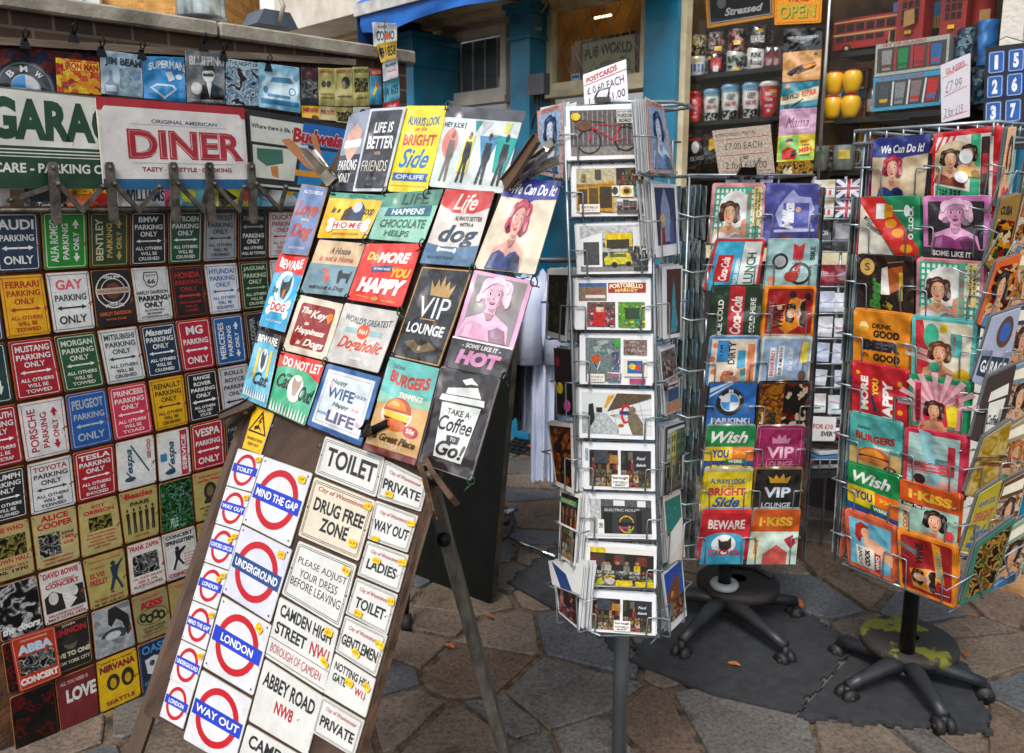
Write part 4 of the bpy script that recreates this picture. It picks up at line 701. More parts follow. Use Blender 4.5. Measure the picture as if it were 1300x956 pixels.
tin('teal and sand tin sign with a large burger and price disc',[(495,453),(558,468),(527,591),(461,570)],'c9a26a',[r_(0,0,100,40,'5fb3ae'),g_([(0,36),(40,42),(100,34),(100,44),(0,48)],'8fc0aa'),T('Delicious',24,8,26,5,'3a6a6a',it=.3),T('BURGERS',52,20,78,13,'b3352c',b=.05,arc=-.35),T('TRIMMINGS',62,36,46,6,'efe9dc',b=.04,it=.1),e_(44,56,30,16,'d9cfc2'),e_(44,54,27,15,'b5521e',180,360),e_(40,51,20,10,'dd8434',180,360),e_(36,48,10,5,'f0b060',180,360),g_([(18,54),(70,56),(66,62),(44,66),(24,62)],'e8b93a'),g_([(20,60),(68,62),(62,67),(28,66)],'4a2a1c'),e_(44,67,23,6,'c9642e'),e_(77,70,14,6,'b3302a'),T('50¢',77,70,16,6,'f0e6d8',b=.03),T('a Great Place',52,82,80,8,'4a3020',it=.35),T('TO EAT',50,89,40,4,'d9c9a8'),r_(0,93,100,100,'6a241c')],edge='8c6a50')
tin('dark tin sign with a white takeaway cup outline',[(560,464),(636,480),(598,611),(529,588)],'2c2529',[fr_(1,1,'8a8288',3)]+[L_(12+i*8.5,12+(i*37%70),15+i*8.5,15+(i*37%70),.7,'7a7278') for i in range(10)]+[g_([(22,20),(70,14),(76,20),(80,24),(20,26)],'d3d8d6'),g_([(14,27),(86,25),(88,31),(12,33)],'d3d8d6'),g_([(18,35),(84,33),(76,88),(26,88)],'d3d8d6'),g_([(42,10),(56,6),(70,12),(58,12),(50,14)],'dfe2e2'),T('·TAKE A·',50,42,44,6,'2c2529',b=.02),T('Coffee',50,54,58,15,'2c2529',it=.25,b=.01),g_([(40,65),(64,64),(62,72),(42,72)],'2c2529'),T('TO',52,68,10,4,'d3d8d6',b=.03),T('Go!',52,78,50,15,'2c2529',it=.25,b=.02)],edge='6a6468')
# ---------------------------------------------------------------- enamel signs
PL=PE.shift(.004)
def en(lab,q,bg,ops,**k):
    nm=k.pop('name','enamel_sign'); return card(nm,lab,'enamel sign',q,PL,bg,ops,th=.002,rad=k.pop('rad',3),kind='e',edge='a39c90',off=.001,group='enamel signs screwed to the lower board',**k)
def screws(*pts): return [e_(x,y,1.3,1.6,'4a2f22') for x,y in pts]
en('narrow yellow warning sign with a black triangle at top left of the enamel signs',[(323,514),(348,525),(331,577),(307,569)],'e0b010',[g_([(50,4),(96,58),(4,58)],'1c1a14'),g_([(50,14),(86,54),(14,54)],'e0b010'),g_([(52,18),(42,32),(50,32),(44,42),(60,28),(52,28),(60,18)],'1c1a14'),g_([(30,44),(48,38),(66,48),(70,52),(54,46),(34,52)],'1c1a14'),T('DANGER OF DEATH',50,72,78,7,'6a5a14'),T('KEEP OUT',50,84,56,7,'6a5a14')]+screws((88,92)))
def rnd_(txt,bar='1636b4',sm=0,bg='cdcfd4'):
    return [ring_(50,50,40 if not sm else 39,41 if not sm else 42,9.5,'b40f22',9.5),r_(3,39,97,60,bar) if not sm else r_(4,38,96,60,bar),T(txt,50,49.5,84 if len(txt)>6 else 62,11,'eceef2',b=.01)]
sm=[('TOILET',(302,569),(334,578)),('WAY OUT',(287,617),(318,626)),('OXFORD CIRCUS',(273,665),(303,675)),('LONDON',(259,714),(289,725)),('MIND THE GAP',(244,762),(274,775)),('UNDERGROUND',(230,812),(260,827)),('LONDON',(215,862),(245,879))]
dsc=['reading toilet','reading way out','with a two word name, third down','reading London','reading mind the gap','reading underground','lowest of the column']
for i,(t,a_,b_) in enumerate(sm[:-1]):
    na,nb=sm[i+1][1:]
    en('small white roundel sign %s in the narrow left column'%dsc[i],[a_,(b_[0]+1,b_[1]),(nb[0]+1,nb[1]-1),(na[0],na[1]-1)],'cdcfd4',rnd_(t,sm=1)+screws((7,6),(7,93)),stick=[(90,14,18,13,-14)]+([(78,26,16,12,-8)] if i in(2,3) else []))
en('large white roundel sign with blue bar reading mind the gap',[(335,579),(397,601),(368,695),(307,664)],'cdcfd4',rnd_('MIND THE GAP')+screws((6,6),(94,6),(6,93),(94,93)),stick=[(86,12,15,9,0)])
en('large lilac tinted roundel sign reading underground',[(307,666),(371,698),(343,791),(282,752)],'c6c8da',rnd_('UNDERGROUND','17407a')+screws((6,6),(94,6),(6,93),(94,93)),stick=[(86,12,13,9,-5)])
en('large white roundel sign reading London, third of the big ones',[(282,756),(345,794),(321,884),(257,846)],'cdcfd4',rnd_('LONDON')+screws((6,6),(94,6),(6,93),(94,93)),stick=[(82,12,13,10,30)])
en('large roundel sign at the foot of the board, mostly below the picture',[(256,850),(320,888),(296,975),(232,938)],'cdcfd4',rnd_('WAY OUT'))
cw='cbccc9'
def city(word,extra=[],w=78,bgc=cw,pre=1,y=58): return [fr_(3,.7,'4a4a4a',3),fr_(5,.7,'4a4a4a',3)]+([T('City of Westminster',52,25,72,13,'a8505a',it=.2,b=.01)] if pre else [])+[T(word,50,y,w,28,'202226',b=.02)]+extra
en('white enamel sign reading toilet, topmost of the middle column',[(413,553),(489,581),(477,632),(399,601)],cw,[fr_(3,.6,'3a3a3a',2),fr_(5,.6,'3a3a3a',2),T('TOILET',52,46,80,48,'26262a',b=.02)]+screws((3,50),(97,50)))
en('stained cream enamel sign declaring a drug free zone',[(399,605),(477,636),(455,713),(378,680)],'cfc6b4',[fr_(3,.7,'3a3a3a',3),fr_(5,.7,'3a3a3a',3),T('City of Westminster',52,16,80,10,'a0504a',it=.2,b=.01),T('DRUG FREE',52,40,80,22,'202226'),T('ZONE',52,68,44,22,'202226')]+screws((3,50),(97,50)),stick=[(93,12,11,10,0),(86,76,12,11,0)])
en('white enamel sign asking to adjust your dress before leaving',[(379,686),(453,717),(431,799),(357,754)],cw,[fr_(3,.7,'3a3a3a',3),fr_(5,.7,'3a3a3a',3),T('PLEASE ADJUST',51,32,82,14,'202226',b=-.004),T('YOUR DRESS',50,50,64,13,'202226',b=-.004),T('BEFORE LEAVING',50,68,84,14,'202226',b=-.004)]+screws((3,50),(97,50)),stick=[(88,14,13,9,18)])
en('white street name sign ending in red postcode letters',[(355,757),(430,800),(411,881),(336,833)],cw,[T('CAMDEN HIGH',50,18,86,20,'202226'),T('STREET',32,47,52,20,'202226'),T('NW1',80,47,30,20,'a3182a',b=.01),L_(0,66,100,66,1,'3a3a3a'),T('BOROUGH OF CAMDEN',48,80,84,14,'a3182a',b=-.006),L_(0,94,100,94,1,'3a3a3a')],stick=[(88,10,12,11,0),(92,55,13,9,20)])
en('white street name sign at the foot of the middle column',[(336,836),(410,884),(390,960),(315,915)],cw,[T('ABBEY ROAD',50,26,86,24,'202226'),T('NW8',50,58,30,20,'a3182a')])
rc=[('PRIVATE','reading private',[(489,583),(544,611),(534,650),(478,632)],[(28,80,18,14,0),(97,8,14,14,0)]),('WAY OUT','reading way out in the right column',[(477,635),(531,655),(517,702),(466,684)],[(92,24,18,14,-8),(22,92,18,12,0)]),('LADIES','reading ladies',[(466,686),(519,705),(506,753),(453,730)],[(93,22,18,15,-8),(36,42,18,15,0)]),('TOILET','reading toilet in the right column below ladies',[(452,733),(505,755),(491,807),(438,779)],[(92,20,15,16,0),(30,82,18,15,0)]),('GENTLEMEN','reading gentlemen',[(438,781),(492,807),(477,860),(425,827)],[(92,26,20,14,10),(48,72,18,15,20)]),]
for t,l,q,st in rc: en('small white enamel sign with red blackletter line, '+l,q,cw,city(t,w=84 if len(t)>6 else 70)+screws((3,50),(97,50)),stick=st)
en('small white street sign in two lines at foot of right column',[(425,829),(477,862),(464,912),(410,880)],cw,[T('NOTTING HILL',50,24,84,20,'202226'),T('GATE',26,50,32,20,'202226'),T('W11',76,54,24,18,'a3182a')],stick=[(50,42,18,16,10),(88,28,16,14,30)])
en('small white roundel sign at the very bottom of the narrow column',[(216,861),(246,877),(232,926),(202,909)],'cdcfd4',rnd_('LONDON',sm=1)+screws((7,6),(7,93)))
en('small white enamel sign, bottom of the right column',[(409,883),(463,915),(449,962),(396,930)],cw,city('PRIVATE'))
en('white street name sign at the very bottom of the board',[(314,919),(389,963),(374,1012),(298,975)],cw,[T('CAMDEN',50,30,80,30,'202226'),T('NW1',50,72,34,24,'a3182a')])
# screws on the bare wood
for i,(x,y) in enumerate([(345,541),(405,566)]):
    mb=MB(); p=PE.hit(x,y,.001); mb.lathe([(.0001,.002),(.004,.0015),(.005,0)],p,steel,8,M=PE.N.to_track_quat('Z','Y').to_matrix().to_4x4())
    tag(mb.build('screw_head'),['round steel screw head beside the yellow warning sign','round steel screw head on bare wood near the toilet sign'][i],'screw')
# legs of the easel
grw=P('grey_wood_leg','6a655e',.85,0,'35322e',26,.7,90,(1,1,.12))
def beam(a,b,w,t,m,name,parent=None,side=None):
    a=V(a);b=V(b); d=(b-a).normalized(); side=side or d.cross(V((0,1,0))).normalized(); n=d.cross(side).normalized()
    pts=[a-side*w/2-n*t/2,a+side*w/2-n*t/2,a+side*w/2+n*t/2,a-side*w/2+n*t/2]
    mb=MB(); mb.prism(pts,b-a,m); return mb.build(name,parent)
# board frame stands on the ground by its own feet
ee=empty('easel_frame',G(560,930)); tag(ee,'weathered grey timber easel legs holding up the leaning sign board','easel')
p1=PE.hit(541,590,-.045); p2=G(664,1040); beam(p1,p2,.023,.042,grw,'back_leg',ee)
d=(p2-p1); pb=p1+d*.155+V((0,-.028,0))
mb=MB(); mb.lathe([(.0001,.012),(.011,.010),(.014,.004),(.014,-.006)],pb,P('black_bolt','1b1c1f',.5,.6),12,M=Matrix.Rotation(R(90),4,'X')); mb.build('bolt',ee)
lw=P('brown_leg','5c4a3c',.8,0,'3a2e26',8,.5,60,(1,1,.2))
p3=PE.hit(455,935,-.02); t3=PE.hit(553,600,-.02); dn=(p3-t3).normalized(); kk=-p3.z/dn.z; beam(t3,p3+dn*kk,.03,.03,lw,'front_leg',ee)
p4=PE.hit(190,900,-.02); t4=PE.hit(320,520,-.02); dn=(p4-t4).normalized(); kk=-p4.z/dn.z; beam(t4,p4+dn*kk,.03,.03,lw,'front_leg',ee)
p5=V((t4.x+.02,t4.y+.05,t4.z)); p6=V((t4.x+.12,t4.y+.75,0)); beam(p5,p6,.03,.05,grw,'back_leg',ee)
p7=G(497,812)
mb=MB(); mb.tube([G(520,700,.30),G(514,790,.02)],.012,P('dark_steel_tube','26282b',.5,.5),8); mb.tube([G(514,790,.03)+V((-.01,0,0)),G(514,790,.03)+V((.02,.0,0))],.03,P('black_rubber','131416',.7),12); tag(mb.build('steel_trolley'),'dark steel trolley leg and wheel seen between the easel and its grey leg','trolley')
# big dark board behind
bkw=P('black_painted_board','0a0b0b',.85,0,'151816',9,.3,60,(1,1,.3),0,.3,.8)
bkw.node_tree.nodes['Principled BSDF'].inputs['Specular IOR Level'].default_value=.12
pA=G(624,772); pB=G(470,712); h=1.15
nb=(pA-pB).cross(V((0,0,1))).normalized(); nb=nb if nb.y>0 else -nb
mb=MB(); tp=nb*.16+V((0,0,h)); r0=(pA-pB).normalized()
pts=[pB,pA-r0*.03,pA+V((0,0,.03)),pA+tp+r0*.0,pB+tp]
mb.prism(pts,nb*.03,bkw,P('board_worn_edge','4a3a2c',.8,0,'15110e',14,.3)); o=mb.build('sandwich_board'); tag(o,'tall scuffed black painted sandwich board standing behind the easel','sandwich board')
for s_ in(.1,.9): beam(pB.lerp(pA,s_)+nb*.75,pB.lerp(pA,s_)+tp+nb*.04,.035,.03,grw,'rear_strut',o)
# clamps
def clamp(name,lab,p,d,n,L,w,m,cat='clamp',m2=None):
    p=V(p); d=V(d).normalized(); n=V(n); n=(n-d*n.dot(d)).normalized(); s_=d.cross(n).normalized()
    e=empty(name,p,lab,cat)
    for sg_,nm,mm in((1,'upper_handle',m2 or m),(-1,'lower_handle',m)):
        a=p+n*(.005*sg_); c=p+d*L*.33+n*(.006*sg_); b=p+d*L+n*(.017*sg_); mb=MB(); t=n*.0022; 
        def slab(a,b,wa,wb):
            q=[a-s_*wa/2,a+s_*wa/2,b+s_*wb/2,b-s_*wb/2]; mb.prism([x-t for x in q],t*2,mm)
            for k in(-1,1): mb.prism([a+s_*k*wa/2-t,b+s_*k*wb/2-t,b+s_*k*wb/2+n*.007*sg_,a+s_*k*wa/2+n*.007*sg_],s_*k*.0016,mm)
        slab(a,c,w,w*.9); slab(c,b,w*.9,w*.72); mb.build(nm,e)
    mb=MB(); c=p+d*L*.33; mb.tube([c-s_*w*.58,c+s_*w*.58],.0055,steel,10); mb.build('spring',e); mb=MB(); mb.tube([c-s_*w*.7,c+s_*w*.7],.0022,steel,8); mb.build('pin',e); return e
chrome=P('bright_clip_steel','c9c4bb',.25,.9,'8f8a80',30); brass=P('bronze_clip_steel','8d6f5a',.3,.85,'5a4436',30)
vec=lambda x0,y0,x1,y1,d1=0: (PE.hit(x1,y1,.01+d1)-PE.hit(x0,y0,.01))
clamp('spring_clamp','silver spring clamp gripping the left corner of the grey blue parking sign',PE.hit(423,232,.02),vec(423,232,399,202,.03),PE.N,.085,.022,chrome)
clamp('spring_clamp','brown and steel spring clamp at the right corner of the four men sign',PE.hit(643,236,.022),vec(643,236,685,186,.04),PE.N,.12,.024,chrome,'clamp',P('brown_clamp','6a5442',.6,.2))
clamp('bulldog_clip','pale bulldog clip sticking out beside the brown clamp',PE.hit(660,222,.022),vec(660,222,690,204,.01),PE.N,.075,.02,chrome,'clip')
clamp('spring_clamp','bronze spring clamp on the right edge of the easel below the cup sign',PE.hit(541,590,.01),vec(541,590,566,648,.05),(.8,-.3,.3),.12,.028,brass)
clamp('spring_clamp','dark brown clamp poking left from the easel beside the rolls row',PE.hit(322,512,.01),vec(322,512,298,526,.02),PE.N,.07,.02,P('dark_clamp','3a2a22',.6,.3))
clamp('spring_clamp','small black clip at the left of the burger sign',PE.hit(463,550,.025),vec(463,550,479,537,.02),PE.N,.05,.014,clip)
# green and black ties
tie=P('green_tie','1f4a3a',.5); n=0
TI=[(441,147,'top left of the life sign'),(569,134,'top of the four men sign'),(421,241,'foot of the grey parking sign'),(489,243,'foot of the life sign'),(541,246,'foot of the yellow sign'),(464,303,'right of the bone sign'),(536,309,'right of the red happy sign'),(600,341,'top left of the blonde portrait sign'),(678,357,'top right of the blonde portrait sign'),(712,232,'corner of the headscarf sign'),(358,444,'left of the cat keeping sign'),(413,459,'above the happy wife sign'),(496,452,'corner of the crown sign'),(508,395,'corner of the silver dog sign'),(641,479,'corner of the cup sign'),(598,609,'bottom right of the cup sign'),(440,379,'left of the red happy sign'),(381,372,'top left of the maroon sign')]
for x,y,w in TI:
    p=PE.hit(x,y,.022); mb=MB(); pts=[p+V((math.cos(a)*.006,0,math.sin(a)*.009))+PE.N*(.002*math.sin(a*2)) for a in [i*math.pi/4 for i in range(8)]]
    mb.tube(pts,.0014,tie if n%2 else clip,5,closed=True); a=rnd.uniform(0,6.28); mb.tube([p+V((0,0,-.008)),p+V((math.cos(a)*.012,-.006,-.016+.01*math.sin(a)))],.0012,tie if n%2 else clip,5)
    tag(mb.build('wire_tie'),'twisted %s tie at the %s'%('green' if n%2 else 'black',w),'tie',group='ties joining the tin signs'); n+=1
# ================================================================ GROUND
g=P('mortar','6e5d4b',.95,0,'2f2822',22,.8,60)
mb=MB(); mb.add([(-60,-30,0),(60,-30,0),(60,90,0),(-60,90,0)],[(0,1,2,3)],g); tag(mb.build('ground'),kind='structure')
STN=[stone_mat('flagstone_%d'%i,a,b) for i,(a,b) in enumerate([('75675b','564b42'),('7d6c5c','5e5146'),('6f6a66','54504d'),('64656a','4b4c50'),('85766a','66594e'),('745f51','574638')])]
rs=random.Random(11)
seeds=[]
while len(seeds)<800:
    p=(rs.uniform(-3.4,4.4),rs.uniform(.4,6.4))
    dmin=.13+.15*rs.random()
    if rs.random()<.3: dmin=.075
    if all(math.hypot((p[0]-q[0])*.85,p[1]-q[1])>min(dmin,q[2]) for q in seeds): seeds.append((p[0],p[1],dmin))
    elif rs.random()<.0012: break
def clipp(poly,px,py,nx,ny):
    out=[]
    for i in range(len(poly)):
        a=poly[i]; b=poly[(i+1)%len(poly)]
        da=(a[0]-px)*nx+(a[1]-py)*ny; db=(b[0]-px)*nx+(b[1]-py)*ny
        if da<=0: out.append(a)
        if (da<0<db) or (db<0<da):
            t=da/(da-db); out.append((a[0]+(b[0]-a[0])*t,a[1]+(b[1]-a[1])*t))
    return out
mb=MB()
for i,s_ in enumerate(seeds):
    poly=[(s_[0]-.7,s_[1]-.7),(s_[0]+.7,s_[1]-.7),(s_[0]+.7,s_[1]+.7),(s_[0]-.7,s_[1]+.7)]
    for j2,q in enumerate(seeds):
        if i==j2 or abs(q[0]-s_[0])>1.3 or abs(q[1]-s_[1])>1.3: continue
        dx,dy=q[0]-s_[0],q[1]-s_[1]; l=math.hypot(dx,dy); nx,ny=dx/l,dy/l
        w=((s_[2]-q[2])*.35)
        gap=.011+.006*math.sin(i*3+j2)
        poly=clipp(poly,s_[0]+dx/2+nx*(w*.5-gap),s_[1]+dy/2+ny*(w*.5-gap),nx,ny)
        if len(poly)<3: break
    if len(poly)<3: continue
    # roughen outline
    pts=[]
    for k in range(len(poly)):
        a=poly[k]; b=poly[(k+1)%len(poly)]; l=math.hypot(b[0]-a[0],b[1]-a[1]); n=max(1,int(l/.05))
        for t in range(n):
            f=t/n; am=.003 if t else .010; pts.append((a[0]+(b[0]-a[0])*f+rs.uniform(-am,am)*(1 if t else .3),a[1]+(b[1]-a[1])*f+rs.uniform(-am,am)*(1 if t else .3)))
    cx=sum(p[0] for p in pts)/len(pts); cy=sum(p[1] for p in pts)/len(pts)
    tilt=(rs.uniform(-.006,.006),rs.uniform(-.006,.006)); hh=.012+rs.uniform(-.003,.004); m=rs.choice(STN)
    n=len(pts); Z=lambda x,y,o:hh+o+tilt[0]*(x-cx)+tilt[1]*(y-cy)
    o0=[V((x,y,.0)) for x,y in pts]; o1=[V((x,y,Z(x,y,-.005))) for x,y in pts]; o2=[V((cx+(x-cx)*.965,cy+(y-cy)*.965,Z(x,y,0))) for x,y in pts]
    mb.add(o0+o1+o2,[(a,(a+1)%n,n+(a+1)%n,n+a) for a in range(n)]+[(n+a,n+(a+1)%n,2*n+(a+1)%n,2*n+a) for a in range(n)]+[list(range(2*n,3*n))],m)
tag(mb.build('paving'),kind='structure')
# rubber jigsaw mats
rub=P('rubber_mat','303236',.85,0,'232427',30,.5,160)
def jig(a,b,n,amp,s0=1):
    a=V(a);b=V(b); d=(b-a); L=d.length; d.normalize(); nr=V((-d.y,d.x,0)); out=[]
    for i in range(n):
        c=(i+.5)/n*L; k=L/n*.24; sg=amp*s0*(1 if i%2 else -1)
        for dx,h in((-k*.7,0),(-k,.55),(-k*1.05,1),(k*1.05,1),(k,.55),(k*.7,0)): out.append(a+d*(c+dx)+nr*h*sg)
    return out
def mat_(lab,cs,z=.022,n=8,sides=(0,1,2,3)):
    pts=[]
    for i in range(len(cs)):
        a=G(*cs[i],z); b=G(*cs[(i+1)%len(cs)],z); pts.append(a)
        if i in sides: pts+=jig(a,b,max(2,int((b-a).length/.06)),.012)
    mb=MB(); mb.prism([p-V((0,0,.012)) for p in pts],V((0,0,.012)),rub); tag(mb.build('rubber_mat'),lab,'mat')
mat_('dark grey interlocking rubber mat under the middle tin rack',[(800,838),(862,742),(1002,768),(1090,815),(1010,905),(905,880)])
mat_('dark grey rubber mat peeping out left of the postcard rack',[(644,738),(722,680),(800,735),(800,838),(745,795)])
mat_('dark grey rubber mat under the wheeled foot of the right rack',[(1094,817),(1145,803),(1232,848),(1262,930),(1012,908)])
# metal entrance grid
mb=MB(); gm=P('grid_metal','26282a',.6,.4,'15161a',20,.3); q=[G(640,570,.02),G(672,543,.02),G(740,552,.02),G(740,590,.02)]; 
q=[G(638,571,.02),G(668,543,.02),G(735,556,.02),G(722,586,.02)]
for i in range(11):
    f=i/10; mb.tube([q[0].lerp(q[3],f),q[1].lerp(q[2],f)],.006,gm,4)
for i in range(9):
    f=i/8; mb.tube([q[0].lerp(q[1],f),q[3].lerp(q[2],f)],.006,gm,4)
mb.prism([p-V((0,0,.014)) for p in q],V((0,0,.006)),P('grid_shade_sheet','0e0f10',.9))  # flat near-black sheet stands in for the shade between the bars
tag(mb.build('drain_grid'),'dark metal lattice grid set in the paving below the hanging shirts','grid')
lf=P('dry_leaf','b5652a',.7,0,'8a4a20',60)
for i,(x,y,w) in enumerate([(693,618,'near the drain grid'),(662,548,'on the upper left corner of the grid'),(672,566,'in the middle of the grid'),(1014,765,'at the edge of the mat right of the caster foot'),(932,843,'by the postcard pole'),(571,820,'in front of the sandwich board'),(622,782,'below the sandwich board corner'),(1225,830,'right of the yellow stained foot'),]):
    c=G(x,y,.026); a=rs.uniform(0,6); L=.022 if i not in(3,) else .04; d=V((math.cos(a),math.sin(a),0)); e=V((-d.y,d.x,0)); mb=MB()
    ps=[c-d*L,c-d*L*.4+e*L*.35+V((0,0,.004)),c+d*L*.3+e*L*.4+V((0,0,.006)),c+d*L,c+d*L*.3-e*L*.4+V((0,0,.004)),c-d*L*.4-e*L*.35]
    mb.add(ps+[c+V((0,0,.001))],[(k,(k+1)%6,6) for k in range(6)],lf); mb.add([p-V((0,0,.001)) for p in ps],[list(range(6))],lf)
    tag(mb.build('fallen_leaf'),'small orange fallen leaf '+w,'leaf','fallen leaves' and None)
# ================================================================ SHOP FRONT
W0=at(897,90,4.3)
PS=Plane(W0,45,0)                 # glazing plane of the big window
tS=V((math.cos(R(45)),-math.sin(R(45)),0)); nS=-PS.n   # along the front to the right, outward
PF=PS.shift(.05)
def sbox(pl,x0,x1,y0,y1,d,m,name,parent=None,ylev=None,build=True,z0=None,z1=None,mb=None):
    """box on plane pl between pixel columns x0,x1 (measured at row y0/y1), depth d outward"""
    a=pl.hit(x0,(y0+y1)/2); b=pl.hit(x1,(y0+y1)/2)
    za=z1 if z1 is not None else pl.hit((x0+x1)/2,y0).z; zb=z0 if z0 is not None else pl.hit((x0+x1)/2,y1).z
    pts=[V((a.x,a.y,zb)),V((b.x,b.y,zb)),V((b.x,b.y,za)),V((a.x,a.y,za))]
    own=mb is None; mb=mb or MB(); mb.prism(pts,nS*d,m)
    return mb.build(name,parent) if own and build else mb
teal=P('teal_paint','157ea3',.4,0,'0f6485',6,.15,50,None,.2); cream=P('cream_frame','e0d4b4',.5,0,'bfb08e',9,.2,60)
cream2=P('pale_soffit','dcd7cd',.7,0,'bdb5aa',6,.1)
TOP=3.4
shop=empty('shop_front',V((W0.x,W0.y,0)),'teal painted shop front with windows of souvenirs','shop')
# main wall with openings is made of butted pieces
zA=lambda pl,x,y: pl.hit(x,y).z
zbot_w=zA(PS,950,260)-.25           # sill of the big window
mb=MB()
def seg(x0,x1,z0,z1,d0,d1,m):
    a=PS.hit(x0,250); b=PS.hit(x1,250); pts=[V((a.x,a.y,z0)),V((b.x,b.y,z0)),V((b.x,b.y,z1)),V((a.x,a.y,z1))]
    mb.prism([p+nS*d0 for p in pts],nS*(d1-d0),m)
seg(400,862,0,1.62,-.05,.0,P('deep_teal_riser','174a60',.5,0,'103647',5))       # stall riser left
seg(871,1330,0,1.25,-.05,.0,P('shadow_toned_riser','2f2a28',.7,0,'1c1a1a',5))  # dark brown puts the shadow below the window into the riser colour
zt1_=PS.hit(560,48).z-.004; seg(566,643,zt1_,TOP,-.05,0,cream2); seg(697,821,PS.hit(698,8).z-.004,TOP,-.05,0,cream2)
seg(400,566,1.62,TOP,-.05,0,cream2)
seg(643,697,1.62,TOP,-.05,0,cream2)
mb.build('riser_and_wall',shop)
def pillar(px0,px1,capy,d,w=0):
    a=PS.hit(px0,250); b=PS.hit(px1,250); mb=MB(); c0=0
    def blk(g0,z0,z1,g): 
        p=[a-tS*g,b+tS*g]; pts=[V((p[0].x,p[0].y,z0)),V((p[1].x,p[1].y,z0)),V((p[1].x,p[1].y,z1)),V((p[0].x,p[0].y,z1))]
        mb.prism([q+nS*.001 for q in pts],nS*(d+g),teal)
    zc=PS.shift(d).hit((px0+px1)/2,capy).z
    blk(0,.25,zc-.16,0); blk(0,0,.25,.02); blk(0,zc-.16,zc-.135,.018); blk(0,zc-.135,zc-.02,.004); blk(0,zc-.02,zc+.02,.022); blk(0,zc+.02,zc+.05,.04)
    return mb.build('pillar',shop)
def shp(x0,w,capy,d):   # front face left edge at pixel x0 on the projected plane
    pass
# pillars: place so that their projecting front-left edges fall at 508, 648, 821
def pil2(xl,xm,xr,capy):
    # xl..xm front face, xm..xr side face
    for k in range(60):
        d=.04+k*.006; f=PS.shift(d); a=f.hit(xl,200); b=f.hit(xm,200); bb=b-nS*d   # back corner of side face
        c=bb-C0; py=c.y; px=650+F*c.x/(c.y*math.cos(PIT)-(bb.z-CH)*math.sin(PIT))
        if px>=xr: break
    zc=f.hit(xm,capy).z; mb=MB()
    def blk(z0,z1,g):
        A=a-tS*g+nS*g; B=b+tS*g+nS*g; pts=[V((A.x,A.y,z0)),V((B.x,B.y,z0)),V((B.x,B.y,z1)),V((A.x,A.y,z1))]
        mb.prism(pts,-nS*(d+g-.001),teal)
    blk(.25,zc-.17,0); blk(0,.25,.02); blk(zc-.17,zc-.15,.014); blk(zc-.15,zc-.03,.004); blk(zc-.03,zc,.02); blk(zc,zc+.03,.035)
    o=mb.build('pillar',shop); return a,b,zc,d
pa=pil2(508,527,585-3,46); pb_=pil2(648,672,698,8)
sbox(PF,821,862,-80,300,.03,teal,'pilaster',shop,z0=0,z1=TOP)
# frames
def frame(x0,x1,yt0,yb0,w,name,m=cream,d=.04):
    """rectangular frame: z from pixel rows at x0"""
    zt=PS.hit(x0,yt0).z; zb=PS.hit(x0,yb0).z; mb=MB()
    a=PS.hit(x0,250); b=PS.hit(x1,250); a=V((a.x,a.y,0)); b=V((b.x,b.y,0))
    def bl(p,q,z0,z1,dd=d):
        mb.prism([V((p.x,p.y,z0))-nS*.02,V((q.x,q.y,z0))-nS*.02,V((q.x,q.y,z1))-nS*.02,V((p.x,p.y,z1))-nS*.02],nS*(dd+.02),m)
    bl(a,a+tS*w,zb,zt); bl(b-tS*w,b,zb,zt); bl(a+tS*w,b-tS*w,zt-w,zt); bl(a+tS*w,b-tS*w,zb,zb+w); bl(a-tS*.03,b+tS*.03,zb-.04,zb-.002,d+.04)
    o=mb.build(name,shop); return a+tS*w,b-tS*w,zb+w,zt-w,o
glm,gb,gL=base('window_glass'); n_tr=nn(glm,'ShaderNodeBsdfTransparent'); n_gl=nn(glm,'ShaderNodeBsdfGlossy'); n_gl.inputs['Roughness'].default_value=.03; n_mx=nn(glm,'ShaderNodeMixShader'); n_fr=nn(glm,'ShaderNodeFresnel'); n_fr.inputs['IOR'].default_value=1.45
n_mu=nn(glm,'ShaderNodeMath',operation='MULTIPLY'); n_mu.inputs[1].default_value=.22; gL.new(n_fr.outputs[0],n_mu.inputs[0]); gL.new(n_mu.outputs[0],n_mx.inputs[0]); gL.new(n_tr.outputs[0],n_mx.inputs[1]); gL.new(n_gl.outputs[0],n_mx.inputs[2]); gL.new(n_mx.outputs[0],glm.node_tree.nodes['Material Output'].inputs[0])
def pane(a,b,z0,z1,off,name='glass_pane',parent=shop,m=glm):
    mb=MB(); mb.prism([V((a.x,a.y,z0))+nS*off,V((b.x,b.y,z0))+nS*off,V((b.x,b.y,z1))+nS*off,V((a.x,a.y,z1))+nS*off],-nS*.004,m); return mb.build(name,parent)
# window 1 with vertical blinds
a,b,z0,z1,o=frame(560,648,48,132,.05,'window_frame',cream2); pane(a,b,z0,z1,.0)
bl=P('dark_blind','4c4b48',.6,0,'3a3936',3); mb=MB()
dl=(b-a).length
mb.prism([V((a.x,a.y,z0))-nS*.05,V((b.x,b.y,z0))-nS*.05,V((b.x,b.y,z1))-nS*.05,V((a.x,a.y,z1))-nS*.05],-nS*.01,bl)
mb.build('dark_blind',shop); mb=MB()
for i in range(1,5):
    p=a+tS*dl*(i/5+.02); mb.tube([V((p.x,p.y,z0))-nS*.04,V((p.x,p.y,z1))-nS*.04],.006,P('white_bar','c9c9c2',.5),6)
mb.build('blind_bars',shop)
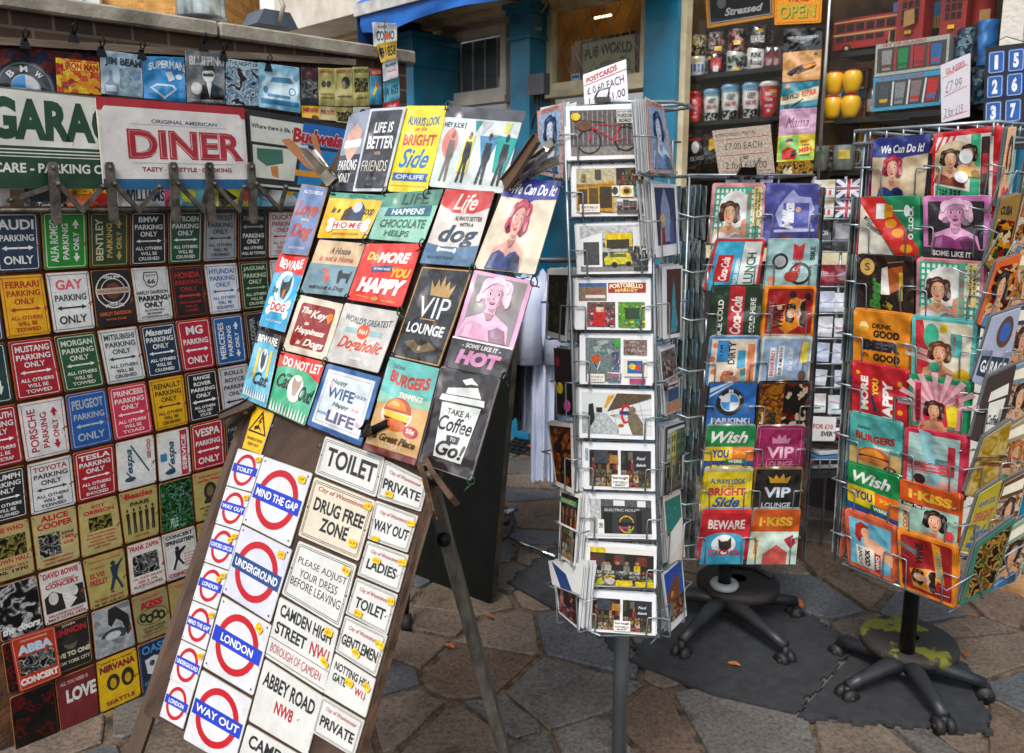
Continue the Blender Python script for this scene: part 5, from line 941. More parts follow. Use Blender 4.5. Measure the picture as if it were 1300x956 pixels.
# window 2, lattice and pub poster
a,b,z0,z1,o=frame(698,822,8,118,.045,'window_frame'); 
z1b=z1
o_=P('ochre_lining','d99c35',.8,0,'a8742a',5,.2); mb=MB()
mb.prism([V((a.x,a.y,z0-.05))-nS*.30,V((b.x,b.y,z0-.05))-nS*.30,V((b.x,b.y,z1+.3))-nS*.30,V((a.x,a.y,z1+.3))-nS*.30],-nS*.02,o_); 
mb.prism([V((a.x,a.y,z0-.05)),V((b.x,b.y,z0-.05)),V((b.x,b.y,z0-.05))-nS*.3,V((a.x,a.y,z0-.05))-nS*.3],V((0,0,.04)),o_)
mb.prism([V((a.x,a.y,z0)),V((a.x,a.y,z0))-nS*.3,V((a.x,a.y,z1+.3))-nS*.3,V((a.x,a.y,z1+.3))],-tS*.02,o_)
mb.build('window_lining',shop)
mb=MB(); la=P('lattice_metal','b5a884',.4,.7); Wd=(b-a).length; Hh=z1-z0
k=-Hh*.62
st=.105
while k<Wd:
    for sg_ in(1,-1):
        # line u = k + t*.62 (or mirrored)
        ps=[]
        for t in(0,Hh):
            u=k+t*.62 if sg_>0 else k+(Hh-t)*.62; ps.append((u,t))
        (u0,t0),(u1,t1)=ps
        # clip to 0..Wd
        def at_u(u): f=(u-u0)/(u1-u0); return t0+(t1-t0)*f
        lo,hi=min(u0,u1),max(u0,u1)
        if hi<0 or lo>Wd: continue
        q=[]
        for u,t in ps:
            if u<0: t=at_u(0);u=0
            if u>Wd: t=at_u(Wd);u=Wd
            q.append(V((a.x,a.y,z0+t))+tS*u-nS*(.05+.004*sg_))
        mb.tube(q,.003,la,4)
    k+=st
mb.build('window_lattice',shop); pane(a,b,z0,z1,0)
card('pub_poster','framed pale green poster reading pub world behind the window lattice','poster',[(737,53),(809,38),(809,102),(737,112)],PS.shift(-.12),'c3bf92',[fr_(0,4,'3a3226',1),T('PUB WORLD',50,28,84,24,'2a3a2e',b=.05,arc=.25),g_([(30,58),(46,48),(64,50),(84,44),(90,60),(86,92),(30,92),(22,76)],photo(['6fa89a','a3bf9a','c3bf92','4f8f8a'],28,6,'n'))],th=.012,kind='m')
card('window_sticker','small blue square card sticker low in the lattice window','sticker',[(725,95),(736,93),(736,107),(725,108)],PS.shift(.003),'d8dce0',[r_(8,10,92,90,'2a6fb0'),T('VISA',50,50,76,22,'w')],th=.001,kind='p')
lampm=emis('lamp_strip','ffe9a8',3)
mb=MB(); l0=PS.shift(-.18).hit(755,23); mb.tube([l0,l0+tS*.12],.007,lampm,8); lo_=mb.build('strip_lamp'); tag(lo_,'short lit strip lamp glowing inside the lattice window','lamp')
# junction box and cables, hoop lamp
e=empty('junction_box',PF.hit(688,115),'dark grey junction box with cable glands on the teal pillar','electrical box')
p=PS.shift(.24).hit(688,108); mb=MB(); mb.prism([p-tS*.06-V((0,0,.055)),p+tS*.06-V((0,0,.055)),p+tS*.06+V((0,0,.055)),p-tS*.06+V((0,0,.055))],nS*.05,P('grey_plastic','55585c',.5)); mb.build('box',e)
mb=MB()
for i in range(3): q=p+tS*(-.03+.03*i)-V((0,0,.055))+nS*.025; mb.lathe([(.011,0),(.011,-.02),(.006,-.022),(.005,-.05)],q,P('black_gland','18191b',.5),8)
mb.build('glands',e); mb=MB(); mb.tube([p+nS*.02+V((0,0,-.1)),p+nS*.02+V((0,0,-.2))-tS*.05,p+V((0,0,-.22))-tS*.12-nS*.05],.006,P('black_gland','18191b'),6); mb.build('cable',e)
mb=MB(); hm=P('warm_brass','c9a24a',.3,.7); 
for cx,rx_,ry in((686,.055,.075),(703,.045,.06)):
    c=PS.shift(.12).hit(cx,-2); mb.tube([c+tS*rx_*math.cos(i*math.pi/8)+V((0,0,ry*math.sin(i*math.pi/8))) for i in range(16)],.0055,hm,6,closed=True)
tag(mb.build('brass_hoops'),'pair of brass hoops hanging from the fascia above the second pillar','hoops')
# fascia, soffit, awning
mb=MB()
A=PS.hit(440,250); B=PS.hit(871,250); 
def band(A,B,z0,z1,d0,d1,m,mb): mb.prism([V((A.x,A.y,z0))+nS*d0,V((B.x,B.y,z0))+nS*d0,V((B.x,B.y,z1))+nS*d0,V((A.x,A.y,z1))+nS*d0],nS*(d1-d0),m)
zf=PS.hit(600,44).z
band(A,B,zf+.12,zf+.5,-.04,.55,cream2,mb); band(A,B,zf+.06,zf+.118,.0,.12,cream,mb); band(A,B,zf+.10,zf+.118,.122,.2,cream,mb)
mb.build('soffit',shop)
for i,(x,y) in enumerate([(566,32),(621,22)]):
    mb=MB(); c=PS.shift(.35).hit(x,y); c.z=zf+.119; mb.lathe([(.001,-.004),(.04,-.004),(.045,0)],c,P('black_gland','18191b'),12); tag(mb.build('recessed_spotlight',shop))
awn=P('blue_canvas','1668c4',.6,0,'0f57a8',5,.2,60); wht=P('white_awning_bar','c9ccd0',.5,0,'a8a39a',14)
ae=empty('awning',PS.hit(500,40),'bright blue canvas awning with pale front bar above the left windows','awning')
pw=PS.shift(.62); fa=pw.hit(470,22); fb=pw.hit(760,-60); 
zb_=fa.z
def P3(x,z,d): q=pw.hit(x,100); return V((q.x,q.y,z))+nS*d
xs=[460+i*12 for i in range(30)]
mb=MB(); vs=[];n=len(xs)
drop=lambda i: .085+.008*math.sin(i*.55)+.03*math.exp(-((i-3)/2.5)**2)
for j in range(5):
    for i,x in enumerate(xs): vs.append(P3(x,zb_+.02-drop(i)*j/4,.012*math.sin(i*.9+j)*j/4))
mb.add(vs,[(j*n+i,j*n+i+1,(j+1)*n+i+1,(j+1)*n+i) for j in range(4) for i in range(n-1)],awn,True); mb.build('valance',ae)
mb=MB(); mb.prism([P3(455,zb_+.02,-.01),P3(455+348,zb_+.02,-.01),P3(455+348,zb_+.09,-.01),P3(455,zb_+.09,-.01)],nS*.03,wht); mb.build('front_bar',ae)
mb=MB(); mb.prism([P3(455,zb_+.09,0),P3(803,zb_+.09,0),P3(803,zb_+.55,-.6),P3(455,zb_+.55,-.6)],V((0,0,.01)),awn); mb.build('canopy',ae)
mb=MB(); mb.prism([P3(455,zb_+.09,0),P3(455,zb_+.55,-.6),P3(455,zb_-.05,-.6),P3(455,zb_-.12,-.25),P3(455,zb_-.22,0)],tS*.008,P('navy_canvas','0f3f7c',.7,0,'0a2f60',6)); mb.build('side_flap',ae)
# ---------------------------------------------------------------- display window
zt=2.9; x0,x1=862,1276
a=PS.hit(x0,250); b=PS.hit(x1,250); a=V((a.x,a.y,0)); b=V((b.x,b.y,0)); zb=1.25
mb=MB()
def blk(p,q,z0,z1,d0,d1,m): mb.prism([V((p.x,p.y,z0))+nS*d0,V((q.x,q.y,z0))+nS*d0,V((q.x,q.y,z1))+nS*d0,V((p.x,p.y,z1))+nS*d0],nS*(d1-d0),m)
pf=PS.hit(871,250); pf=V((pf.x,pf.y,0))
blk(a,pf,0,TOP,.0,.05,cream); blk(pf,b,zb-.06,zb,-.02,.06,cream); blk(a,b+tS*.2,zt,TOP,-.02,.1,cream)
mb.build('window_frame',shop)
pc=PS.shift(.05); c1=pc.hit(1271,30); c2=pc.hit(1300,30); mb=MB()
c1=V((c1.x,c1.y,0)); c2=V((c2.x,c2.y,0)); ww=P('flaking_white_paint','d3cfc6',.6,0,'a89c8c',26,.4,60,None,0,.28,.42)
mb.prism([c1,c2,c2+V((0,0,zt)),c1+V((0,0,zt))],-nS*.09,ww); mb.build('white_post',shop)
mb=MB(); blk(c2-nS*.05,c2+tS*1.5-nS*.05,0,TOP,-.1,-.02,teal); mb.build('end_wall',shop)
pane(pf,b,zb,zt,0)
mb=MB(); q=PS.shift(.012).hit(1047,100); mb.tube([V((q.x,q.y,zb)),V((q.x,q.y,zt))],.008,P('chrome_bar','c3c6ca',.25,.9),8); mb.build('glazing_bar',shop)
# interior: amber lining lightened to bounce light, standing in for a warm-lit window
inn=P('warm_light_lining','6b4c28',.9,0,'2c2014',7,.2); mb=MB(); D=.55
pi_=pf-tS*.27; blk(pi_,b,zb-.05,zt+.1,-D-.04,-D,inn); blk(pi_,b,zb-.06,zb-.01,-D,-.055,inn); mb.prism([pi_-nS*.055+V((0,0,zb)),pi_-nS*D+V((0,0,zb)),pi_-nS*D+V((0,0,zt)),pi_-nS*.055+V((0,0,zt))],-tS*.03,P('warm_light_side_board','a07a45',.8,0,'4a3820',4))  # side board carries the same warm light in its colour
mb.prism([b-nS*.02+V((0,0,zb)),b-nS*D+V((0,0,zb)),b-nS*D+V((0,0,zt)),b-nS*.02+V((0,0,zt))],tS*.03,inn)
mb.build('window_interior',shop)
amb=P('amber_shelf_backing','6a4a1c',.7,0,'2a1e10',14,.2)
shm=P('dark_shelf','1a1613',.4,0,'100d0b',6)
dv=PS.hit(1047,250); dv=V((dv.x,dv.y,0)); ds=[]
def shelf(x0,x1,y,nm,parent=shop,d0=-.06,d1=-.27):
    z=PS.shift(-.03).hit((x0+x1)/2,y).z; p=PS.hit(x0,250); q=PS.hit(x1,250); mb=MB(); pp=V((p.x,p.y,0)); qq=V((q.x,q.y,0))
    mb.prism([V((pp.x,pp.y,z-.022))+nS*d0,V((qq.x,qq.y,z-.022))+nS*d0,V((qq.x,qq.y,z))+nS*d0,V((pp.x,pp.y,z))+nS*d0],nS*(d1-d0),shm); mb.build(nm,parent); return z
s1=shelf(850,988,90,'display_shelf'); s2=shelf(850,988,151,'display_shelf'); s3=shelf(850,1045,222,'display_shelf')
s4=shelf(1045,1140,148,'display_shelf'); s5=shelf(1045,1110,216,'display_shelf'); s6=shelf(1045,1270,52,'display_shelf',shop,-.10,-.30); s7=shelf(1190,1270,84,'display_shelf')
s8=shelf(1100,1215,141,'display_shelf')
# mugs
M4=Matrix.Identity(4); TH=45
def mug(x,z,off,r,h,c1,c2,lab,ops=None,name='mug',handle=True,cap=None,taper=0,text=None):
    r*=1.13;h*=1.13; pl=PS.shift(off); p=pl.hit(x,90); p=V((p.x,p.y,z)); e=empty(name,p,lab,'mug' if name=='mug' else 'cup')
    mb=MB(); m1=c1 if hasattr(c1,'node_tree') else ink(c1); r1=r*(1-taper)
    mb.lathe([(.001,.0),(r1*.92,0),(r1,.004),(r1+(r-r1)*.5,h*.5),(r,h-.003),(r*.96,h),(r*.9,h-.003),(r1*.85,.01),(.001,.01)],p,m1,20)
    # picture wrap facing the viewer
    if ops:
        for (u0,v0,u1,v1,cc_) in ops:
            vs=[];n=8
            base_a=math.atan2(-p.y,-p.x)
            for k in range(n+1):
                aa=base_a+R((u0+(u1-u0)*k/n-.5)*150)
                for v in(v0,v1):
                    rr_=r1+(r-r1)*v+.0012; vs.append(p+V((rr_*math.cos(aa),rr_*math.sin(aa),h*v)))
            mb.add(vs,[(2*k,2*k+2,2*k+3,2*k+1) for k in range(n)],ink(cc_) if not hasattr(cc_,'node_tree') else cc_,True)
    if text:
        for (t_,v0,hh,wd,cc_) in text:
            gv,gf=glyphs(t_,.03,0); base_a=math.atan2(-p.y,-p.x); vs=[]
            for gx,gy in gv:
                v=v0+(.5-gy)*hh; rr_=r1+(r-r1)*v+.0022; aa=base_a+(gx-.5)*wd; vs.append(p+V((rr_*math.cos(aa),rr_*math.sin(aa),h*v)))
            mb.add(vs,gf,ink(cc_))
    mb.build('body',e)
    if handle:
        aa=math.atan2(-p.y,-p.x)+R(80); d=V((math.cos(aa),math.sin(aa),0)); mb=MB()
        mb.tube([p+d*r*.95+V((0,0,h*.82)),p+d*(r*1.5)+V((0,0,h*.75)),p+d*(r*1.6)+V((0,0,h*.5)),p+d*(r*1.4)+V((0,0,h*.27)),p+d*r*.95+V((0,0,h*.2))],.005,m1,6); mb.build('handle',e)
    if cap:
        mb=MB(); mb.lathe([(r*1.04,h-.006),(r*1.08,h+.002),(r*1.02,h+.012),(r*.9,h+.018),(.001,h+.018)],p,ink(cap),20); mb.build('lid',e)
    return e
pz=photo(['c9b98a','2a2620','e0d2a8','6a5a3a'],60,21); pz2=photo(['d9d9d2','3a3a3a','9a9a94','c23a2a'],70,22)
rM=.040;hM=.098
def stackrow(data,z,off=-.16,**k):
    for d_ in data: mug(d_[0],z,off,*d_[1:],**k)
R2=[(884.5,'dfe4e8','d',"white mug with four small blue figures, lower row far left",[(.15,.25,.3,.6,'3a6aa8'),(.36,.25,.46,.6,'3a6aa8'),(.53,.25,.64,.6,'3a6aa8'),(.7,.25,.8,.6,'3a6aa8'),(.35,.7,.65,.85,'e8b512')]),(908,'1c1c20','',"black mug with a red tongue emblem",[(.3,.25,.75,.75,'c9202a'),(.4,.15,.62,.4,'d8d8d4'),(.1,.7,.28,.85,'e8b512')]),(933,'c3cbc6','',"pale mug with a dark band of figures, lower row third",[(.1,.2,.9,.75,photo(['2a3a34','c3cbc6','6a7a70'],60,23)),(.4,.1,.65,.25,'e8b512')]),(959,'e0e2e2','',"white mug with black brush lettering",[])]
for x,c,_,lab,ops in R2: mug(x,s1,-.16,rM,hM,c,c,lab+' of the shelf',ops,text=[('PUNK',.66,.22,1.1,'1b1b1d'),('Rocks',.36,.26,1.2,'1b1b1d')] if x==959 else None)
R1=[(884.5,pz,"gold and black picture mug, upper row far left",[(.1,.55,.35,.8,'e8b512')]),(909,pz2,"grey picture mug, upper row second",[(.4,.15,.7,.35,'e8b512')]),(934,photo(['c98a8a','3a2a2a','e0c9c0','7a4a4a'],60,24),"pinkish picture mug, upper row third",[(.35,.3,.65,.5,'e8b512')]),(960,'1a1b1f',"black mug with white lettering, upper row fourth",[(.5,.7,.75,.85,'e8b512')])]
for x,c,lab,ops in R1: mug(x,s1+hM+.003,-.16,rM,hM,c,c,lab+' of the shelf',ops,text=[('THE',.66,.12,.5,'d8d8d4'),('BEATLES',.42,.3,1.5,'d8d8d4')] if x==960 else None)
for i in range(2): mug(976+i*9,s1,-.2-.02*i,rM,hM,'2a3038','w','dark boxed mug, number %s at the right end of the lower row'%['one','two'][i],[(.3,.2,.7,.8,'7a1f28')])
C=[(884,'d3222c','d3222c','red lidded travel cup, first on the shelf below the mugs',[],[('KEEP',.7,.1,.6,'e8d0d0'),('CALM',.5,.1,.6,'e8d0d0'),('AND',.34,.08,.4,'e8d0d0'),('CARRY',.2,.1,.6,'e8d0d0')],.068/2+.002,.125),
   (905,'d9dcd8','7fb3d6','tall white travel cup with pale blue band, second on its shelf',[(.05,0,.95,.3,photo(['1f2f28','c3cbc6','2f4a3a'],70,25)),(0,.86,1,1,'8fc0dc')],[('ABBEY',.7,.18,1.0,'2a3a3a'),('ROAD NW8',.5,.14,1.2,'b3202b')],.038,.128),
   (929,'d9dcd8','7fb3d6','tall white travel cup with pale blue band, third on its shelf',[(.05,0,.95,.3,photo(['1f2f28','c3cbc6','2f4a3a'],70,25)),(0,.86,1,1,'8fc0dc')],[('ABBEY',.7,.18,1.0,'2a3a3a'),('ROAD NW8',.5,.14,1.2,'b3202b')],.042,.14),
   (955,'d9dcd8','7fb3d6','tall white travel cup with pale blue band, fourth on its shelf',[(.05,0,.95,.3,photo(['1f2f28','c3cbc6','2f4a3a'],70,25)),(0,.86,1,1,'8fc0dc')],[('ABBEY',.7,.18,1.0,'2a3a3a'),('ROAD NW8',.5,.14,1.2,'b3202b')],.040,.138),
   (978,'b5202a','e0dfda','dark red travel cup with white lid, last on its shelf',[(.5,.75,.8,.85,'e8b512')],[('KEEP',.72,.1,.7,'e8d0d0'),('CALM',.54,.1,.7,'e8d0d0'),('AND CARRY',.36,.08,.9,'e8d0d0'),('ON',.2,.1,.3,'e8d0d0')],.042,.135)]
for x,c1_,c2_,lab,ops,tx_,r_c,h_c in C: mug(x,s2,-.13,r_c,h_c,c1_,c2_,lab,ops,name='travel_cup',handle=False,cap=c2_,taper=.22,text=tx_)
card('framed_chalk_sign','black sign in a gold frame with white script above the mugs','framed sign',[(893,-40),(984,-52),(983,22),(898,36)],PS.shift(-.10),'1c1e22',[fr_(0,4,'c98a1c',1),fr_(5,.8,'b9bcc0',1),e_(24,62,7,9,'5a5f66'),T('Stressed',56,78,56,13,'b5b8bc',it=.3),T('DESSERTS',50,40,60,14,'b5b8bc'),r_(86,60,93,66,'ffce0a')],th=.015,kind='m')
wn=PS.shift(.012)
def win(nm,lab,q,bg,ops,off=0,**k): return card(nm,lab,k.pop('cat','window sign'),q,wn,bg,ops,th=.002,kind=k.pop('kind','t'),rad=2,off=off,group='small tins in the window column',**k)
card('open_sign','amber hanging sign reading we are open at the top of the window','open sign',[(984,-36),(1046,-40),(1042,29),(983,32)],wn,'f59c14',[fr_(3,1.5,'c9780c',3),T("COME IN",50,20,60,13,'a83a1a'),T("WE'RE",50,52,46,13,'b3352a',b=.03),T('OPEN',50,77,78,26,'6b6a2a',b=.05),T('OPEN',48.5,75.5,78,26,'c3b83a',b=.02)],th=.003,kind='p',rad=2,off=.012)
win('window_tin','black winged emblem tin below the open sign',[(995,37),(1044,34),(1043,63),(994,66)],'1a1b1f',[g_([(14,34),(50,44),(86,30),(84,46),(60,62),(50,70),(40,62),(18,52)],'7a7e82'),T('HARLEY-DAVIDSON',50,40,80,11,'c3c6c8'),T('MOTOR',50,56,24,8,'1a1b1f')])
win('window_tin','tan tin with a striped racing car',[(994,67),(1043,62),(1041,101),(993,105)],'dda56a',[g_([(12,70),(30,54),(60,46),(84,40),(90,52),(80,62),(40,74),(16,78)],'3a3026'),g_([(52,50),(84,42),(88,50),(60,60)],'e08a1c'),e_(24,72,6,9,'1a1a1a'),e_(42,68,5,8,'5a5048'),g_([(36,50),(56,44),(54,50),(38,56)],'5a4a3a'),r_(82,10,90,18,'5a6a7a')])
win('window_tin','blue and cream tin about service and repair',[(993,106),(1041,102),(1037,135),(990,139)],'2f86a0',[g_([(0,50),(100,20),(100,72),(0,84)],'cfc9a8'),T('SERVICE',26,54,44,22,'1f3a3e',b=.04,rot=6),T('&',50,50,5,14,'c9822a',b=.03),T('REPAIR',76,44,40,24,'c93a22',b=.04,rot=6),L_(30,94,62,66,5,'1d2c34'),e_(16,14,6,8,'e08a2a'),e_(18,92,7,9,'1f2e34')])
win('window_tin','pale lilac tin with purple script',[(990,139),(1037,136),(1035,170),(988,173)],'c9a0bc',[fr_(5,1,'b58aa8',2),T('Mama',50,52,62,40,'5a2f55',it=.45,b=-.01),r_(44,70,82,78,'d9c0d0')])
win('window_tin','green and yellow tin about needing men',[(988,173),(1035,169),(1033,203),(986,206)],'7fca6a',[fr_(0,4,'d9cf3a',1),g_([(56,6),(96,6),(96,70),(60,84)],'e6cf4a'),g_([(14,92),(12,60),(26,44),(44,50),(56,70),(50,92)],'cf2f22'),e_(30,28,9,12,'dba884'),g_([(20,24),(26,12),(40,14),(42,26)],'2a201c'),g_([(40,60),(52,54),(50,80),(36,84)],'2a2a28'),T('WHO',72,26,24,13,'b33a1c',b=.03,rot=10),T('needs',76,40,22,8,'3a5a2a',it=.3),T('MEN',76,58,34,18,'c9301c',b=.05,rot=8),T('anyway',76,80,30,9,'3a6a2a',it=.3)])
win('window_tin','small brown map tin with road number',[(986,207),(1033,203),(1031,224),(985,227)],photo(['b5935a','8a6a3a','c9a86a','5a4426'],40,31,'n'),[T('66',32,55,26,50,'d9cfb0',b=.05),e_(66,30,5,9,'2a1f14')])
# yellow and red plain cups in place of toy heads
for x,zz,w_ in((1060,0,'lower left'),(1083,0,'lower right'),(1060,1,'upper left'),(1083,1,'upper right')):
    q=PS.shift(-.07).hit(x,90); q=V((q.x,q.y,s4+zz*.108)); e=empty('rounded_pot',q,'bright yellow rounded pot with red cap, %s of the four by the glazing bar'%w_,'pot','yellow pots in the window')
    mb=MB(); yy=P('glossy_yellow','f2c010',.2,0,'e0a80a',5,coat=.6); mb.lathe([(.001,0),(.024,0),(.034,.016),(.041,.045),(.043,.066),(.040,.084),(.033,.094)],q,yy,20); mb.build('body',e)
    mb=MB(); mb.lathe([(.034,.092),(.030,.099),(.018,.104),(.001,.106)],q,P('glossy_red','b5201c',.25,0,'8f1614',5,coat=.6),20); mb.build('cap',e)
# model bus
p=PS.shift(-.2).hit(1064,40); p=V((p.x,p.y,s6)); BS=.72; be=empty('toy_bus',p,'red wooden double decker toy bus on the top shelf','toy bus')
busr=P('bus_red','a3241c',.4,0,'7a1a14',8); cr_=ink('c9a86a','m'); dk=ink('2a1a14','m')
def lb(mb,u0,u1,v0,v1,z0,z1,m):
    u0,u1,v0,v1,z0,z1=[q_*BS for q_ in(u0,u1,v0,v1,z0,z1)]
    mb.prism([p+tS*u0+nS*v0+V((0,0,z0)),p+tS*u1+nS*v0+V((0,0,z0)),p+tS*u1+nS*v0+V((0,0,z1)),p+tS*u0+nS*v0+V((0,0,z1))],nS*(v1-v0),m)
mb=MB(); lb(mb,0,.46,-.06,.06,.03,.205,busr); lb(mb,.01,.45,-.052,.052,.205,.215,busr); mb.build('body',be)
mb=MB(); lb(mb,0,.46,.0602,.063,.112,.122,cr_); lb(mb,0,.46,.0602,.063,.19,.198,cr_); mb.build('cream_trim',be)
for i in range(7): mb=MB(); lb(mb,.02+i*.062,.07+i*.062,.0602,.0625,.135,.18,dk); mb.build('upper_window',be)
for i in range(5): mb=MB(); lb(mb,.02+i*.062,.07+i*.062,.0602,.0625,.075,.105,dk); mb.build('lower_window',be)
mb=MB(); lb(mb,.36,.43,.0602,.064,.035,.105,dk); lb(mb,.35,.356,.0602,.068,.035,.105,cr_); lb(mb,.39,.396,.0602,.068,.035,.105,cr_); mb.build('door_platform',be)
mb=MB(); [mb.prism([p+(tS*.4603+nS*a_+V((0,0,z_)))*BS for a_,z_ in((-.05,z0),(.05,z0),(.05,z1),(-.05,z1))],tS*.002,dk) for z0,z1 in((.135,.18),(.07,.11))]; mb.build('rear_window',be)
for u in(.09,.36):
    mb=MB(); W_=lambda v:p+(tS*u+nS*v+V((0,0,.03)))*BS; mb.tube([W_(.05),W_(.068)],.021,dk,14); mb.tube([W_(.066),W_(.07)],.009,cr_,10); mb.build('wheel',be)
# phone boxes
def phonebox(x,w,lab,tagc):
    q=PS.shift(-.2).hit(x,40); q=V((q.x,q.y,s6)); e=empty('toy_phone_box',q,lab,'toy phone box'); mb=MB()
    B=lambda u0,u1,v0,v1,z0,z1,m,mb: mb.prism([q+tS*u0+nS*v0+V((0,0,z0)),q+tS*u1+nS*v0+V((0,0,z0)),q+tS*u1+nS*v0+V((0,0,z1)),q+tS*u0+nS*v0+V((0,0,z1))],nS*(v1-v0),m)
    B(-.008,w+.008,-.008,w+.008,0,.018,busr,mb); B(0,w,0,w,.018,.30,busr,mb); B(-.006,w+.006,-.006,w+.006,.30,.33,busr,mb); mb.build('body',e)
    mb=MB()
    for i in range(3):
        for j_ in range(6): B(w*(.18+i*.23),w*(.18+i*.23+.17),w+.001,w+.003,.08+j_*.034,.106+j_*.034,dk,mb)
    mb.build('window_panes',e); mb=MB(); B(w*.35,w*.6,w+.009,w+.011,.04,.055,ink('ffce0a','p'),mb); mb.build('price_sticker',e)
    if tagc: 
        mb=MB(); o_=q+tS*w*.55+nS*(w+.03)+V((0,0,.10)); mb.prism([o_-tS*.02-V((0,0,.035)),o_+tS*.025-V((0,0,.025)),o_+tS*.02+V((0,0,.035)),o_-tS*.02+V((0,0,.03))],nS*.002,ink('a8804a','m')); mb.tube([o_+V((0,0,.03)),q+tS*w*.5+nS*w+V((0,0,.18))],.001,dk,4); mb.build('paper_tag',e)
phonebox(1150,.11,'red toy phone box with a brown paper tag, left of the pair',1); phonebox(1203,.10,'red toy phone box with small panes, right of the pair',0)
p2_=PS.shift(-.16).hit(1250,10); p2_=V((p2_.x,p2_.y,s6)); e=empty('toy_post_box',p2_,'dark red toy post box with black band and brown tag beside the white post','toy post box')
mb=MB(); mb.lathe([(.05,0),(.05,.05),(.045,.055)],p2_,dk,18); mb.build('base',e); mb=MB(); mb.lathe([(.044,.055),(.044,.24),(.052,.245),(.05,.26),(.001,.28)],p2_,busr,18); mb.build('body',e)
mb=MB(); o_=p2_+nS*.055+tS*.02+V((0,0,.07)); mb.prism([o_-tS*.02-V((0,0,.03)),o_+tS*.02-V((0,0,.025)),o_+tS*.02+V((0,0,.03)),o_-tS*.02+V((0,0,.03))],nS*.002,ink('a8804a','m')); mb.build('paper_tag',e)
for (x0_,x1_,s_) in((1134,1146,0),(1184,1198,1)):
    card('city_postcard','sliver of postcard with a sunny %s between the red toys'%['blue sky','pale column front'][s_],'postcard',[(x0_,4),(x1_,1),(x1_,34),(x0_,36)],PS.shift(-.28),'4f7fb0',[r_(0,55,100,100,'c9a85a')]+[r_(i*25+5,60,i*25+15,95,'8a6a2a') for i in range(4)],th=.003,kind='p')
# box of four glasses (twice)
def gset(q,bgc,trim,cols,title,lab,dvc):
    ops=[r_(0,0,100,100,trim),r_(3,14,97,90,bgc),T(title,40,7,60,9,'b33a3a',b=.02)]
    for i,c in enumerate(cols):
        ops+=[r_(8+i*22.5,20,25+i*22.5,86,'3a3430'),g_([(9+i*22.5,22),(24+i*22.5,22),(22.5+i*22.5,84),(10.5+i*22.5,84)],c[0]),r_(10.5+i*22.5,66,22.5+i*22.5,76,c[1])]
        if i: ops.append(r_(5.2+i*22.5,18,7.6+i*22.5,88,dvc))
    return card('boxed_glass_set',lab,'boxed glasses',q,PS.shift(-.04),bgc,ops,th=.09,rad=1,kind='p',edge='8a8f94')
gset([(1112,57),(1206,43),(1203,86),(1110,98)],'4a4644','b5bcae',[('9a9a96','6a3a34'),('1f8a4a','1a6a3a'),('b3262c','8a2026'),('2f6aa8','b3404a')],'SET OF GLASSES','upper window box holding four coloured glasses with red dividers','c9202a')
gset([(1109,99),(1203,87),(1194,133),(1107,142)],'4a4644','3fa3cf',[('4a5054','d9b01c'),('8a9094','6a7074'),('8a7a7c','c92a24'),('c92a24','2f6fb0')],'SET OF FOUR GLASSES','lower window box of four glasses with a bright blue border','d3d8da')
mug(1222,s7,-.1,.030,.14,photo(['7a96a8','2f4a5c','9ab4c4','44606f'],70,33),'w','grey blue patterned tumbler on the upper right shelf',None,'tumbler',False)
mug(1250,s7,-.08,.034,.155,'1f77c4','w','bright blue tumbler by the white post',None,'tumbler',False,taper=.15)
s9=shelf(1225,1270,131,'display_shelf'); mug(1246,s9,-.08,.028,.12,photo(['4f6672','2f4452','7a93a0'],70,34),'w','dark patterned tumbler on the lower right shelf',None,'tumbler',False)
card('price_note','crumpled white handwritten price note clipped above the right rack','price note',[(1194,83),(1232,67),(1231,148),(1195,156)],PS.shift(.10),'cfcbd6',[T('GLASSES',50,14,64,10,'c96a7a',rot=5),L_(6,24,92,16,1,'c93a4a'),T('£7.99',44,42,56,18,'7a7480',it=.2,b=-.01),L_(12,56,90,50,1,'c93a4a'),T('2 for £15',44,84,66,14,'4a4650',it=.2,b=-.01),L_(6,94,92,90,1,'c93a4a')],th=.001,kind='p',rad=1)
for i in range(3):
    for j_ in range(2):
        n_=[['1','5'],['2','6'],['3','7']][i][j_]; q0=[(1255,66),(1253,97),(1251,130)][i]; dx=j_*25; 
        q=[(q0[0]+dx,q0[1]-dx*.12),(q0[0]+21+dx,q0[1]-(21+dx)*.12),(q0[0]+20+dx,q0[1]+28-(21+dx)*.1),(q0[0]-1+dx,q0[1]+28.5-dx*.1)]
        card('number_tile','blue enamel tile with white number %s beside the white post'%['one','two','three','five','six','seven'][i+3*j_],'number tile',q,PS.shift(.12),'1c5aa8',[fr_(6,3,'d8dce2',14),T(n_,50,50,34 if n_!='1' else 22,64,'e3e6ea',b=.06)],th=.004,kind='e',edge='1c5aa8',rad=12,group='blue number tiles')
mb=MB(); k0=PS.shift(.118).hit(1251,60); k1=PS.shift(.118).hit(1303,54); k2=PS.shift(.118).hit(1303,190); k3=PS.shift(.118).hit(1247,190); mb.prism([k0,k1,k2,k3],PS.n*.006,P('tile_board','1d1e22',.6)); mb.tube([k0,(k0+k1)/2+V((0,0,.03)),k1],.0015,clip,4); tag(mb.build('tile_display_board'),'dark board on a wire holding the blue number tiles','board')
